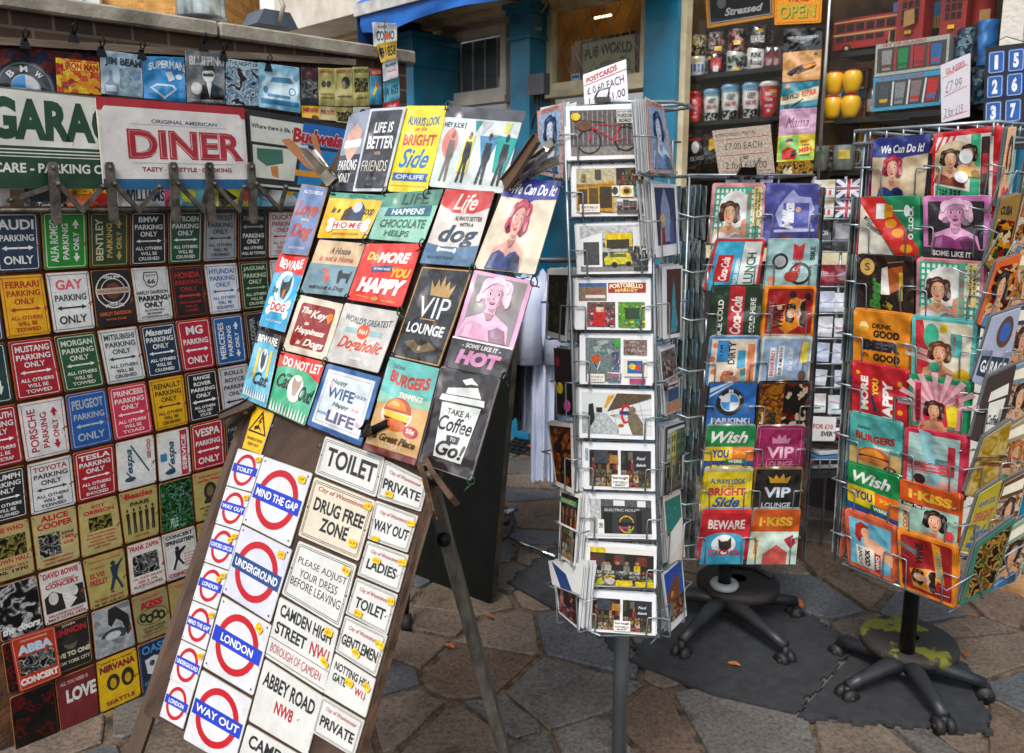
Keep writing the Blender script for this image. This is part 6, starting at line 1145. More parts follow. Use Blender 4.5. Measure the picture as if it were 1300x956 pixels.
# more goods crowding the shelves
def tinbox(x,z,off,w,h,c,lab,nm='souvenir_tin',txt=None,cat='tin'):
    pl=PS.shift(off); p=pl.hit(x,90); p=V((p.x,p.y,z)); W_=w/2
    A=p-tS*W_+V((0,0,h)); B=p+tS*W_+V((0,0,h)); card(nm,lab,cat,None,None,c,[fr_(5,3,'c9b070',2)]+[r_(16,34,84,60,'e0d2ac'),e_(50,47,14,9,c)],th=.04,rad=4,kind='t',world=(A,B,B-V((0,0,h)),A-V((0,0,h))))
def bottle(x,z,off,r,h,c,cap,lab):
    p=PS.shift(off).hit(x,90); p=V((p.x,p.y,z)); e=empty('bottle',p,lab,'bottle'); mb=MB(); mb.lathe([(.001,0),(r,0),(r,h*.55),(r*.9,h*.64),(r*.35,h*.78),(r*.33,h*.93)],p,ink(c),16); mb.build('body',e)
    mb=MB(); mb.lathe([(r*.42,h*.92),(r*.42,h),(.001,h)],p,ink(cap),12); mb.build('cap',e)
    mb=MB(); mb.lathe([(r*1.01,h*.18),(r*1.01,h*.46)],p,ink('d9cdb0'),16); mb.build('label_band',e)
for i,(x,w,h,c,t) in enumerate([(897,.09,.17,'8a2a1c','TEA'),(921,.1,.2,'1f3a5a','LONDON'),(948,.09,.18,'b5841c','COFFEE'),(972,.08,.19,'5a1f24','BISCUITS')]): tinbox(x,s1,-.30,w,h,c,'%s souvenir tin behind the mugs on the upper shelf'%['rust red','navy blue','mustard','maroon'][i],txt=t)
for i,(x,w,h,c,t) in enumerate([(893,.1,.19,'c9941c','BEER'),(918,.09,.2,'3a5a3a','MINTS'),(944,.1,.21,'a83a24','TOFFEE'),(968,.08,.2,'23406a','CANDY')]): tinbox(x,s2,-.26,w,h,c,'%s souvenir tin behind the travel cups'%['golden','dark green','brick red','blue'][i],txt=t)
for i,(x,c,cp,l) in enumerate([(880,'3a2a14','c9a24a','brown'),(925,'1f3a24','8a1f1f','green'),(942,'6a1f24','c9a24a','dark red'),(960,'a8741c','2a2a2a','amber'),(978,'2a3a5a','c3c6ca','blue')]): bottle(x,s3,-.14,.032,.22,c,cp,l+' glass bottle standing on the lowest window shelf')
for i,(x,w,h,c,t) in enumerate([(1062,.1,.10,'7a5a1c','GIFTS'),(1085,.09,.13,'3a5a6a','SOAP'),(1108,.1,.12,'8a3a1c','FUDGE')]): tinbox(x,s5,-.27,w,h,c,'low %s souvenir tin behind the glass jugs'%['olive brown','slate blue','rust'][i],txt=t)
for i,(x,c,cp,l) in enumerate([(1112,'7a4a14','c9a24a','brown'),(1128,'b5841c','8a1f1f','golden'),(1143,'2f4a2a','c9a24a','olive')]): bottle(x,s4,-.24,.03,.2,c,cp,l+' bottle behind the boxed glasses')
for i,(x,c,cp,l) in enumerate([(1208,'5a2f14','c9a24a','dark amber'),(1238,'3a4a5a','c3c6ca','slate')]): bottle(x,s7,-.24,.03,.24,c,cp,l+' bottle behind the tumblers')
for i,(x,c,t) in enumerate([(1062,'6a4a1c','CAKE'),(1088,'7a2a20','TEA TIME')]): tinbox(x,s4,-.27,.11,.24,c,'tall %s souvenir tin behind the yellow pots'%['brown','dark red'][i],txt=t)
# glass jugs, trays and clutter on lower shelves
gj=P('grey_glass','7d857f',.15,0,'5c645f',20)
for x,lab,c in((1046,'pale glass jug with small green badge behind the racks','4a6a4a'),(1079,'pale glass jug with yellow round badge behind the right rack','c9b03a')):
    mug(x,s5,-.08,.042,.10,gj,'w',lab,[(.3,.45,.7,.8,c)],'glass_jug',True)
for i,(x,y,c,lab) in enumerate([(1055,172,'c96a1c','orange dish on the lower window shelf'),(1112,170,'c9a024','golden tray leaning in the window behind the right rack'),(1140,168,'8a3a24','rust red box in the window above the right rack')]):
    q=PS.shift(-.25).hit(x,y); mb=MB(); mb.lathe([(.001,0),(.05,0),(.075,.03),(.072,.032),(.048,.006),(.001,.006)],V((q.x,q.y,s4-.14)),ink(c),18) if i==0 else mb.box((q.x,q.y,q.z),(.16,.03,.10),ink(c),bev=.006)
    tag(mb.build(['serving_dish','gold_tray','small_box'][i]),lab,['dish','tray','box'][i])
for i,(x0_,y0_,x1_,y1_,c) in enumerate([(880,105,900,122,'c9991c'),(902,103,958,124,'b5841c'),(1068,116,1100,128,'2a6a7a')]):
    card('shelf_backing_sign',['small amber tin leaning behind the first travel cup','long amber tin leaning behind the travel cups','teal strip leaning behind the yellow cups'][i],'tin sign',[(x0_,y0_),(x1_,y0_-4),(x1_,y1_-3),(x0_,y1_)],PS.shift(-.26),c,[T('BEER',50,50,60,40,'6a3a14',b=.04)] if i==1 else [],th=.003,kind='t')
card('black_tin','black tin with white face motif and yellow words at the left of the window','tin sign',[(872,174),(912,168),(914,206),(873,212)],PS.shift(-.06),'16171a',[e_(26,38,12,20,'c9cbc8'),T('ROCKABILLY',32,12,50,10,'b3202b'),g_([(70,20),(88,14),(92,50),(68,56)],'d9a81c'),T('ELVIS',30,76,44,14,'8a8f94')],th=.003)
# ================================================================ BUILDINGS BEHIND THE BRICK WALL
def house(name,lab,x0,x1,ytop,Y,dep,m,cat='building',ybot=None):
    a=at(x0,40,Y); b=at(x1,40,Y); zt=at((x0+x1)/2,ytop,Y).z
    e=empty(name,V(((a.x+b.x)/2,Y,0)),lab,cat)
    mb=MB(); mb.box(((a.x+b.x)/2,Y+dep/2,zt/2),(b.x-a.x,dep,zt),m); mb.build('walls',e); return e,a,b,zt
yb=bricks('yellow_brick','cf9440','a8702c','b5a888',8.0)
e,a,b,zt=house('yellow_brick_house','yellow brick house rising behind the left end of the wall',-500,284,-260,7.5,4,yb)
wf=P('white_window_frame','d3d3ce',.5); gl2=P('sky_toned_glass','9fb4c4',.1,.3,'d3dde4',3)  # pale sky reflection is mottled into the pane colour
A_=at(50,-120,7.48); B_=at(128,12,7.48)
mb=MB(); mb.box(((A_.x+B_.x)/2,7.46,(A_.z+B_.z)/2),(B_.x-A_.x,.06,A_.z-B_.z),gl2); wo_=mb.build('window',e)
mb=MB()
for u in(0,.36,.70,1): mb.box((A_.x+(B_.x-A_.x)*u,7.42,(A_.z+B_.z)/2),(.07 if u in(0,1) else .035,.05,A_.z-B_.z),wf)
for u in(0,.45,1): mb.box(((A_.x+B_.x)/2,7.415,B_.z+(A_.z-B_.z)*u),(B_.x-A_.x,.05,.07 if u in(0,1) else .04),wf)
mb.box(((A_.x+B_.x)/2,7.4,B_.z-.06),(B_.x-A_.x+.15,.16,.06),wf); fo=mb.build('frame',wo_); 
c=at(255,14,6.6); le=empty('wall_lantern',at(255,25,6.6),'cylindrical silver and glass bulkhead lantern on the yellow brick house','lantern')
mb=MB(); mb.lathe([(.10,-.09),(.19,-.08),(.19,-.05)],c,P('lantern_metal','8a8f92',.3,.8),20); mb.lathe([(.19,.16),(.19,.2),(.001,.26)],c,P('lantern_metal','8a8f92'),20); mb.build('rims',le)
mb=MB(); mb.lathe([(.18,-.05),(.18,.16)],c,P('lantern_glass','b9c3c4',.1,.5,'5a6466',7),20); mb.build('shade',le)
mb=MB(); mb.box((c.x,c.y+.45,c.z),(.06,.8,.06),P('lantern_metal','8a8f92')); mb.build('bracket',le)
rend=P('white_render','f3f4f6',.8,0,'e3e5e8',2,.1)
e,a,b,zt=house('white_gable_house','narrow white gable house between the yellow brick house and the roof lights',286,332,-10,8.6,3,rend)
ra=at(282,-6,8.55); rb=at(340,40,8.55); mb=MB(); p0=at(288,12,8.55); p1=at(300,-8,8.55); p2=at(345,-70,8.55)
mb.prism([p0,p1+V((-.12,0,.02)),p2+V((-.12,0,.1)),p2+V((.05,0,.0)),p0+V((.12,0,-.02))],V((0,3,0)),P('slate','3c3f45',.6,0,'2a2c31',9)); mb.build('roof',e)
e,a,b,zt=house('white_rendered_house','tall white rendered house behind the end of the brick wall with a black downpipe',332,560,-330,7.0,4,rend)
dpm=P('black_iron_pipe','1f2124',.5,.3,'33363a',6)
mb=MB(); x=at(424,20,6.9).x; zt_=at(424,-320,6.9).z; zz=at(424,45,6.9).z
mb.tube([(x,6.93,.3),(x,6.93,zt_)],.055,dpm,12); 
for z in(zz,zz-.9,zz+1.1): mb.tube([(x,6.93,z-.05),(x,6.93,z+.07)],.072,dpm,12)
mb.build('downpipe',e)
mb=MB(); x=at(452,0,6.95).x; mb.box((x,6.96,2.5),(.22,.08,5),P('grey_quoin','b0b2b5',.8)); mb.build('corner_strip',e)
mb=MB(); A_=PW.shift(-.1).hit(327,38); A2=PW.shift(-.1).hit(379,41); 
zt_=PW.shift(-.1).hit(350,13).z; zb_2=A_.z-.03; A2=V((A2.x,A2.y,A_.z)); ins=(A2-A_).normalized()
mb.prism([V((A_.x,A_.y,ztop+.09)),V((A2.x,A2.y,ztop+.09)),V((A2.x,A2.y,zt_))-ins*.03,V((A_.x,A_.y,zt_))+ins*.03],PW.n*.12,P('blue_grey_metal','56616e',.5,.2,'46505c',5)); fl=mb.build('flood_light'); tag(fl,'blue grey sloped metal housing sitting on the wall coping','light housing')
mb=MB(); h0=V(((A_.x+A2.x)/2,(A_.y+A2.y)/2,ztop+.1))+PW.N*.012; mb.tube([h0,h0+PW.N*.03+V((0,0,.05)),h0+V((0,0,.085))+PW.N*.004],.008,P('pale_handle','a8a39a',.4),6); mb.build('handle',fl)
# ================================================================ RACKS
wire=P('galvanised_wire','a3adb4',.35,.6,'7f898f',20); wire_d=P('dark_wire','4d5459',.4,.7,'34393d',20)
def corner(o):   # world corners of a card from its matrix + mesh bounds
    bb=[V(c) for c in o.bound_box]; xs=[c.x for c in bb]; ys=[c.y for c in bb]; M_=o.matrix_world
    return [M_@V((x,y,0)) for x,y in((min(xs),max(ys)),(max(xs),max(ys)),(max(xs),min(ys)),(min(xs),min(ys)))]
def pocket(o,rack,N,vis=1.0,side=.05,inn=.16,yh=.5,r=.0019,m=None,low=1.02):
    A,B,C,D=corner(o); m=m or wire; X=(B-A).normalized(); Yd=(D-A); w=(B-A).length; L=MB(); N=V(N)
    P_=lambda u,v,h=.006: A+(B-A)*u+Yd*v+N*h
    k=.02
    L.tube([P_(-side,yh,-.02),P_(-side,yh),P_(inn-k,yh),P_(inn,yh+.03),P_(inn,low*vis-.02),P_(inn,low*vis,0),P_(inn,low*vis,-.02)],r,m,6)
    L.tube([P_(1+side,yh,-.02),P_(1+side,yh),P_(1-inn+k,yh),P_(1-inn,yh+.03),P_(1-inn,low*vis-.02),P_(1-inn,low*vis,0),P_(1-inn,low*vis,-.02)],r,m,6)
    L.tube([P_(-side,low*vis+.01,-.02),P_(1+side,low*vis+.01,-.02)],r,m,6)
    L.build('wire_pocket',rack)
def starbase(root,hub,n,L,a0,m,cm,z=.10,drop=.03):
    for i in range(n):
        a=a0+i*2*math.pi/n; d=V((math.cos(a),math.sin(a),0)); h=V((hub.x,hub.y,z))
        mb=MB(); mb.tube([h,h+d*L*.35+V((0,0,.005)),h+d*L*.8-V((0,0,drop*.6)),h+d*L-V((0,0,drop))],.02,m,10,rs=[.030,.025,.020,.018]); lg=mb.build('leg',root)
        c=h+d*L*1.0; c.z=.026; e=V((-d.y,d.x,0)); mb=MB(); mb.tube([c-e*.026,c-e*.006],.026,cm,14); mb.tube([c+e*.006,c+e*.026],.026,cm,14); mb.tube([c-e*.03,c+e*.03],.008,cm,8); mb.tube([c,V((c.x,c.y,z-drop))],.012,cm,8); mb.build('caster',lg)
blkp=P('black_plastic','1a1b1e',.45,0,'26282c',10,.1); blkr=P('black_rubber_wheel','121315',.6,0,'1c1d20',10)
# ---------------------------------------------------------------- rack 1: postcards
Y1=1.60
F1=Plane(at(780,300,Y1),1,0)
hubc=at(789,830,Y1+.115); hub1=V((hubc.x,hubc.y,0))
r1=empty('postcard_rack',hub1,'tall revolving wire postcard rack full of white edged photo cards, in the middle','postcard rack')
poleg=P('grey_pole','8a9499',.35,.5,'747d82',4)
mb=MB(); mb.tube([hub1+V((0,0,.03)),hub1+V((0,0,1.66))],.0175,poleg,16); mb.build('pole',r1)
mb=MB(); mb.lathe([(.001,.0),(.19,.0),(.19,.012),(.05,.03),(.03,.05),(.001,.05)],hub1,blkp,28); mb.build('round_foot',r1)
quads1=[[(718,135),(822,132),(822,201),(720,204)],[(726,211),(823,209),(824,274),(726,275)],[(731,285),(828,282),(827,347),(733,348)],[(730,356),(826,355),(826,419),(730,418)],[(736,426),(829,427),(828,489),(736,487)],[(736,494),(831,498),(831,558),(736,555)],[(741,563),(832,565),(831,623),(741,620)],[(743,628),(832,631),(833,684),(744,682)],[(744,690),(833,697),(832,746),(744,743)],[(746,752),(833,758),(832,806),(744,800)]]
bike=[r_(5,8,95,92,'5a5456'),r_(5,76,95,92,'8a8380')]+[r_(8+i*6,10,9.5+i*6,72,'8d8688') for i in range(14)]+[ring_(28,66,15,23,1.4,'1c1a1c',2.2),ring_(73,62,15,23,1.4,'1c1a1c',2.2),L_(33,40,60,66,2,'c9202e'),L_(36,34,66,38,1.8,'c9202e'),L_(66,36,58,66,2,'c9202e'),L_(58,66,74,62,1.5,'c9202e'),L_(34,36,28,66,1.6,'c9202e'),L_(27,28,48,32,1.6,'1c1a1c'),L_(60,28,74,26,3,'1c1a1c'),L_(66,28,67,40,1.4,'1c1a1c'),e_(22,36,10,10,'6b4426'),e_(12,20,6,7,'e8c81c'),L_(60,66,64,84,1.5,'1c1a1c'),r_(62,9,93,34,'c9c9c6'),T('Royal Borough',77,13,26,4,'6a6a68'),T('PORTOBELLO',77,20,27,6,'2a2a2a',b=.02),T('ROAD',72,29,14,6,'2a2a2a',b=.02)]
ph1=photo(['2a2420','c9b48a','8a5a2a','d9d0c0','4a3a2a','b5452a'],90,41); ph2=photo(['c9c9c4','3a3c40','8a8c8f','5a5c60','e0e0dc'],90,42); mk=photo(['a8342a','2a2420','c98a3a','4a6a3a','c9bca8','6a3a2a','7a5a3a'],140,43); grn2=photo(['3aa02a','8ad02a','d83a2a','1f7a2a','e0d83a','2a8ab0'],110,44)
shop2=[r_(6,5,94,94,'c3b896'),r_(58,5,94,48,mk),r_(12,16,18,30,'8a7a4a'),r_(30,8,38,26,'4a4438'),g_([(6,40),(54,30),(54,92),(6,84)],'c9961c'),r_(8,46,20,76,'4a3818'),r_(22,44,34,80,'5a4418'),r_(36,42,52,84,'3a2c14'),r_(6,36,56,42,'a87a14'),r_(52,40,62,60,'e0ddd0'),e_(56,50,4,8,'3a3a2a'),r_(63,40,80,62,'e6e2d4'),e_(71,51,7,9,'e0b01c'),e_(71,51,4,5,'2a2a1c'),r_(81,42,93,60,'4a8a94'),r_(58,66,94,94,photo(['b52a3a','d9c9d0','3a5a3a','c94a5a','2a1a1c'],120,45)),r_(10,76,36,92,'e6e4de'),T('PORTOBELLO',23,82,22,5,'6a4a48'),T('ROAD W.11',23,88,18,3,'b3202b')]
van=[r_(5,4,95,94,ph2),r_(5,4,95,30,'c3c5c8'),g_([(5,30),(34,18),(34,92),(5,84)],'dfe1e2'),r_(9,36,30,82,'4a4c50'),g_([(38,18),(74,20),(74,46),(38,46)],'e8c813'),r_(40,32,70,48,'3a3424'),r_(5,86,95,94,'8a8a88'),g_([(36,70),(42,62),(52,58),(68,58),(72,66),(74,80),(38,82)],'d9cf2a'),r_(44,60,66,67,'6a6a3a'),e_(50,82,4,6,'1c1c1c'),e_(69,80,3.5,5,'1c1c1c'),r_(75,8,84,54,'d0d2d4'),r_(76,46,95,94,photo(['2a2c2e','8a8c8e','4a4c4e'],90,46)),L_(78,44,94,58,2,'c9a81c')]
port=[r_(5,6,42,42,'8a7258'),r_(5,6,42,13,'2f6ab0'),T('CAFE',27,24,16,6,'b3202b',b=.03),r_(14,30,40,36,'d3d5d8'),r_(44,6,94,26,'b03028'),T('PORTOBELLO',68,12,44,9,'f0e6c0',b=.04,arc=.3),T('MARKET',68,21,30,7,'f0d87a',b=.04,arc=.3),r_(16,44,53,94,photo(['c9202a','2a1c1e','d84a6a','8a2a30','d9c9c0'],110,47)),r_(24,54,40,92,'c91c24'),r_(28,54,38,64,'d9c9a8'),r_(57,44,92,94,grn2),r_(66,56,84,76,'2a4a3a')]
dandy=[r_(8,5,56,94,'6f7f80'),e_(34,24,16,15,photo(['9aa8a8','c3cccc','7f8f90'],60,48,'n')),e_(22,48,7,8,'c9521c'),L_(20,56,26,72,1.4,'2a3a3c'),L_(28,52,24,70,1,'dfe3e2'),r_(44,34,56,74,photo(['2a9ab0','d83a4a','e0d0c0','3a5a8a'],110,49)),r_(48,5,56,24,'3fa04a'),r_(60,8,92,38,photo(['b5aca4','6a4a4a','d0c8c0','8a5a5a'],100,50)),r_(60,46,92,82,'d9d3c4'),r_(65,50,86,76,'2a6ab0'),e_(72,62,5,6,'e8c81c'),e_(80,64,4,6,'d83a2a'),r_(10,78,34,94,'e0ddd3'),T('PORTOBELLO',22,84,20,4,'6a6a68'),T('ROAD W.11',22,90,16,4,'b3404a'),r_(38,74,56,94,photo(['d83a2a','e0c8b0','2a6a8a','c95a6a'],120,51)),r_(68,86,90,96,'b54a7a')]
tube=[r_(3,6,96,90,'a9b3b5'),g_([(3,6),(60,6),(34,50),(3,46)],'c9d0d0'),g_([(50,6),(96,6),(96,14),(36,46)],'5a4a34'),g_([(38,12),(48,8),(36,36),(32,38)],'e0a81c'),g_([(34,46),(96,16),(96,90),(60,90)],'cfd4d6'),g_([(34,48),(60,90),(10,90),(26,48)],'b9c4c6')]+[L_(44+i*9,42-i*4.4,52+i*9,88-i*1,.5,'7a8488') for i in range(5)]+[L_(40,52,96,36+i*12,.5,'7a8488') for i in range(4)]+[g_([(12,30),(18,28),(20,60),(15,74),(11,60)],'1c1c1e'),g_([(22,36),(30,36),(30,46),(22,46)],'2a2a2c'),ring_(62,48,7.5,21,3,'c9202a',6),r_(53,42,68,49,'2a3a6a'),e_(70,40,5,8,'8a7a5a'),g_([(64,50),(76,46),(84,66),(84,90),(66,90)],'7a6f58'),g_([(52,74),(64,66),(70,90),(52,90)],'d9dcdc'),e_(55,72,4,4,'a8641c')]
mkt=[r_(8,14,48,92,mk),r_(52,14,94,92,mk),r_(14,14,34,42,'3a424c'),r_(36,24,48,42,'a87a3a'),r_(70,14,93,56,'2a3038'),T('Food',80,30,12,7,'c9ccd0',it=.3),T('Salads',80,44,14,6,'c9ccd0',it=.3),r_(2,10,6,34,'8fb4c4'),r_(39,66,63,92,'e6e6e2'),T('borough',51,73,21,8,'1c1c1c',b=.03),T('PORTOBELLO',51,82,20,5,'3a3a3a',b=.02),T('MARKET',51,88,14,4,'3a3a3a')]
cafe=[r_(6,10,94,94,'3a3b3e'),r_(6,10,22,90,'c3c5c6'),r_(22,10,94,26,'5a5c60'),r_(40,12,56,24,'d9dada'),r_(74,12,86,26,'d9dada'),T('ELECTRIC HOUSE',52,34,50,6,'c9cacb'),r_(25,40,38,92,'1c1d20'),r_(17,56,26,92,'e0e0de'),T('OPEN',21.5,70,6,12,'2a2a2a'),ring_(58,66,11,20,1.5,'d9b01c',3),r_(46,62,70,70,'1c1d20'),r_(47,72,60,78,'b5406a'),r_(72,34,80,92,'1c1d20'),r_(6,88,94,94,'d0d1d2'),e_(62,72,1.6,3,'c99a7a'),g_([(60,76),(64,76),(64.5,86),(60,86)],'8fae3a'),L_(61.5,86,61,94,1,'c98a5a')]
flea=[r_(3,4,97,96,'d9d9d4'),r_(0,0,100,5,'e3e4e4'),r_(6,8,28,20,'e0c81c'),r_(6,20,97,96,photo(['c9c9c2','2a2a28','8a8a84','e0c81c','5a5a54','d9d9d0','a83a2a'],150,52)),r_(42,82,66,96,'d9c41c'),r_(70,84,96,96,'d9c41c'),e_(34,84,7,8,'c9b8b0'),e_(20,88,6,6,'a8b43a')]
dsg=[(bike,'red bicycle with basket against railings'),(shop2,'yellow wooden shop front and market corner'),(van,'black and white street with a yellow car and shop'),(port,'three small market pictures on white'),(dandy,'grey mural and small street art pictures'),(tube,'tube platform with red ring and a man in a cap'),(mkt,'market stalls with blackboards, seventh from the top'),(cafe,'dark cafe front with a passer by in green'),(flea,'cluttered white and yellow flea market stall'),(mkt,'market stalls with blackboards, lowest of the front')]
FR=[]
for i,(q,(ops,l)) in enumerate(zip(quads1,dsg)):
    o=card('postcard','postcard showing '+l,'postcard',q,F1,'e2e4e8',ops,th=.0006,rad=1,kind='p',off=0,tilt=-.004,group='postcards on the front of the postcard rack',behind=4,gap=.0025,blabel='plain postcard in the %s tier of the postcard rack, behind the front one'%ORD[i],bedge='e3e5e8')
    FR.append(o); pocket(o,r1,F1.N,side=.07,inn=.14,yh=.52,r=.0017)
L1=Plane(F1.hit(730,400),58,0); R1_=Plane(F1.hit(834,400),-58,0)
L1=L1.shift(-.004)
facep=lambda: [r_(0,0,100,100,'d9a89c'),r_(8,8,88,96,'9fbce0')]+woman('c9daf0','2f3f6a',48,16,60,76,'7f9fd0','4f6ab0')+[r_(0,96,100,100,'d9a89c'),T('THE CARTOON',50,4,60,4,'8a4a4a')]
facep_old=lambda: [r_(0,0,100,100,'d9a89c'),r_(6,8,80,96,'a9c3e2'),T('THE CARTOON',50,4,60,4,'8a4a4a'),g_([(20,18),(36,10),(62,12),(72,24),(74,60),(66,72),(22,70),(16,44)],'3a4a74'),g_([(26,26),(40,18),(60,22),(66,40),(62,60),(48,72),(34,66),(26,48)],'c3d6ee'),g_([(36,66),(58,66),(60,80),(78,90),(80,96),(14,96),(14,90),(36,80)],'8fb0dc'),e_(38,40,5,2.4,'2a3a6a'),e_(56,40,5,2.4,'2a3a6a'),L_(47,42,48,52,2,'7a9acc'),e_(47,59,7,2.2,'5a74b4'),g_([(84,30),(92,30),(96,96),(82,96)],'2a2a34'),e_(86,40,4,4,'b3202b')]
sideL=[([(680,141),(715,129),(717,227),(687,221)],facep(),'d9a89c','blue toned smiling face on a salmon card, left face of the rack'),([(693,342),(722,342),(721,434),(694,425)],[r_(8,8,92,92,photo(['12161a','3a424a','1c2228','6a6a4a'],50,61,'n'))],'e3e5e8','dark wet street at night'),([(701,442),(723,444),(729,527),(708,525)],[r_(0,0,100,100,photo(['2a3a1c','1c2a16','3a4a24'],60,62)),e_(30,60,18,9,'e8cf1c'),e_(70,86,20,9,'d94a9a'),e_(20,20,12,8,'b3203a')],'2a3a1c','yellow and pink flowers on dark green'),([(692,535),(725,538),(730,627),(708,616)],[r_(8,6,92,92,photo(['5a3a22','8a5a2a','2a1c14','a8702a','3a2a1c'],70,63))],'d9d6d0','brown interior scene, fanned stack'),([(709,620),(735,629),(732,719),(711,705)],[r_(8,5,92,95,mk),r_(8,10,92,18,'2a9a8a'),T('MARKET',50,14,70,5,'e0c81c',b=.03),r_(0,48,100,51,'f0f0f0')],'ecebe6','market fruit pictures under a teal banner'),([(696,712),(741,716),(738,800),(711,777)],[r_(10,50,90,94,photo(['3a2024','8a2a34','2a1c20','c98a7a'],90,64)),r_(0,0,100,46,'e6e8ea'),g_([(10,0),(50,20),(70,46),(30,46)],'2a4a8a')],'e6e8ea','rows of small red portraits, lowest on the left')]
sideR=[([(823,126),(844,134),(856,221),(824,220)],facep(),'d9a89c','blue toned smiling face on a salmon card, right face of the rack'),([(829,233),(861,234),(861,322),(831,327)],[r_(10,5,90,84,'2a3560'),g_([(30,30),(42,10),(46,4),(52,12),(66,34),(66,80),(26,80)],'8f9fc3'),r_(18,40,40,84,'8a1f2a'),e_(34,50,10,10,'c9b88a'),g_([(60,60),(76,40),(80,84),(60,84)],'4a5a94')],'eceef2','blue domed church at night with a red phone box'),([(843,339),(869,337),(863,427),(840,431)],[r_(20,4,92,94,'4a2c1a'),g_([(50,30),(54,18),(60,30),(66,60),(76,80),(70,92),(36,92),(44,70),(46,44)],'3a9ab0')],'eceef2','turquoise lit statue against brown dusk'),([(840,444),(859,437),(862,520),(842,528)],[r_(4,4,96,60,photo(['8a2a3a','c9a8a0','3a3a3a','d9d0c8'],90,65)),r_(10,44,90,56,'e0ddd3'),T('CAMDEN',50,50,70,6,'b3202b',b=.03),r_(10,62,90,80,'1c4a7a'),r_(4,82,96,96,'c9885a')],'e3e5e8','little street pictures with a white name plate'),([(849,543),(872,535),(864,617),(841,629)],[r_(4,4,96,96,photo(['1f4a2a','3a7a3a','c9d0c4','2a2a2a','8a3a2a','d9cf3a'],100,66))],'2a2c30','small green garden pictures in a dark fanned stack'),([(844,631),(866,620),(868,706),(846,717)],[r_(6,8,94,70,'17877c'),g_([(6,60),(94,40),(94,70),(50,84),(6,96)],'ecebe6'),e_(30,30,3,1.5,'5fc0b4'),e_(60,24,3,1.5,'5fc0b4'),e_(80,40,3,1.5,'5fc0b4')],'e6ddcc','plain deep teal picture with a cream edge'),([(843,729),(868,707),(870,781),(848,803)],[r_(6,4,94,86,'1f5ac0'),g_([(10,40),(60,16),(74,20),(80,84),(10,84)],'7a4a2a'),e_(34,44,8,5,'e0941c'),g_([(20,70),(60,56),(90,62),(84,86),(16,86)],photo(['c9302a','e0a82a','d9c9b0','5a2a1c'],110,67))],'eceef2','old brick tower glowing under bright blue sky')]
for lst,pl,nmf,g_n in((sideL,L1,'left','left'),(sideR,R1_,'right','right')):
    for q,ops,bgc,l in lst:
        l2=l if 'face on a salmon' in l else l
        o=card('postcard','postcard with '+l2,'postcard',q,pl,bgc,ops,th=.0006,rad=1,kind='p',tilt=-.004,group='postcards on the %s face of the postcard rack'%g_n,behind=7,gap=.004,jit=5,blabel='pale card edge behind the %s face one with %s'%(nmf,' '.join(l.split(',')[0].split()[:6])),bedge='d9dcdf')
        pocket(o,r1,pl.N,side=.10,inn=.22,yh=.5,r=.0017)
# frame uprights, backing bars and rings
def PXz(pl,x,y): return pl.hit(x,y)
def upright(pl,xt,yt,xb,yb,off,m=wire,r=.003): mb=MB(); mb.tube([pl.hit(xt,yt,off),pl.hit(xb,yb,off)],r,m,6); mb.build('upright_wire',r1)
f1b=-.024
for xt,xb in((716,738),(826,838)): upright(F1,xt,128,xb,806,-.006)
for k in range(7):
    xt=734+k*14; xb=752+k*12.5; upright(F1,xt,132,xb,800,f1b,poleg,.0032 if k%2 else .0022)
for q in quads1:
    mb=MB(); mb.tube([F1.hit(q[3][0]-8,q[3][1]+3,-.02),F1.hit(q[2][0]+6,q[2][1]+3,-.02)],.002,wire,5); mb.tube([F1.hit(q[3][0]+14,q[3][1]+4,0.004),F1.hit(q[3][0]+14,q[3][1]+4,-.02)],.002,wire,5); mb.build('tier_bar',r1)
ztop1=F1.hit(770,128).z; zbot1=F1.hit(789,806).z
def ringz(z,r,m,name,root,hub,n=6,a0=0,rr_=.0032):
    mb=MB(); mb.tube([V((hub.x+r*math.cos(a0+i*2*math.pi/n),hub.y+r*math.sin(a0+i*2*math.pi/n),z)) for i in range(n)],rr_,m,6,closed=True); mb.build(name,root)
for z,rad_ in((ztop1,.12),(zbot1-.01,.12),((ztop1+zbot1)/2,.118)): ringz(z,.115,wire,'ring_wire',r1,hub1,6,R(90-30+1))
for z_ in(ztop1,zbot1):
    mb=MB()
    for i in range(3): a=R(30+60*i); d=V((math.cos(a),math.sin(a),0))*.11; mb.tube([hub1+V((0,0,z_))-d,hub1+V((0,0,z_))+d],.003,wire,5)
    mb.build('spokes',r1)
# price card on the rack
card('price_card','white handwritten postcard price card with red heading standing on the postcard rack','price card',[(740,95),(795,75),(798,130),(742,133)],F1.shift(-.03),'eceaf2',[T('POSTCARDS',42,17,72,15,'c9303a',it=.15,rot=8),L_(0,38,100,22,1.6,'c9303a'),T('£ 0.60 EACH',50,50,86,20,'1c1c2a',it=.1,rot=8,b=-.005),T('1 for £1.00',52,82,84,18,'1c1c2a',it=.1,rot=8,b=-.005)],th=.0015,kind='p',rad=1)
mb=MB(); p=F1.hit(765,126,-.02); mb.tube([p+V((-.014,0,.004)),p+V((-.008,-.006,.016)),p+V((.012,-.006,.02)),p+V((.010,0,.003))],.002,P('grey_clip_wire','8a9aa8',.3,.6),6); mb.prism([p+V((-.016,-.003,.004)),p+V((.014,-.003,.004)),p+V((.012,-.008,-.006)),p+V((-.014,-.008,-.006))],V((0,.01,0)),clip); tag(mb.build('bulldog_clip'),'small grey bulldog clip holding the postcard price card','clip')
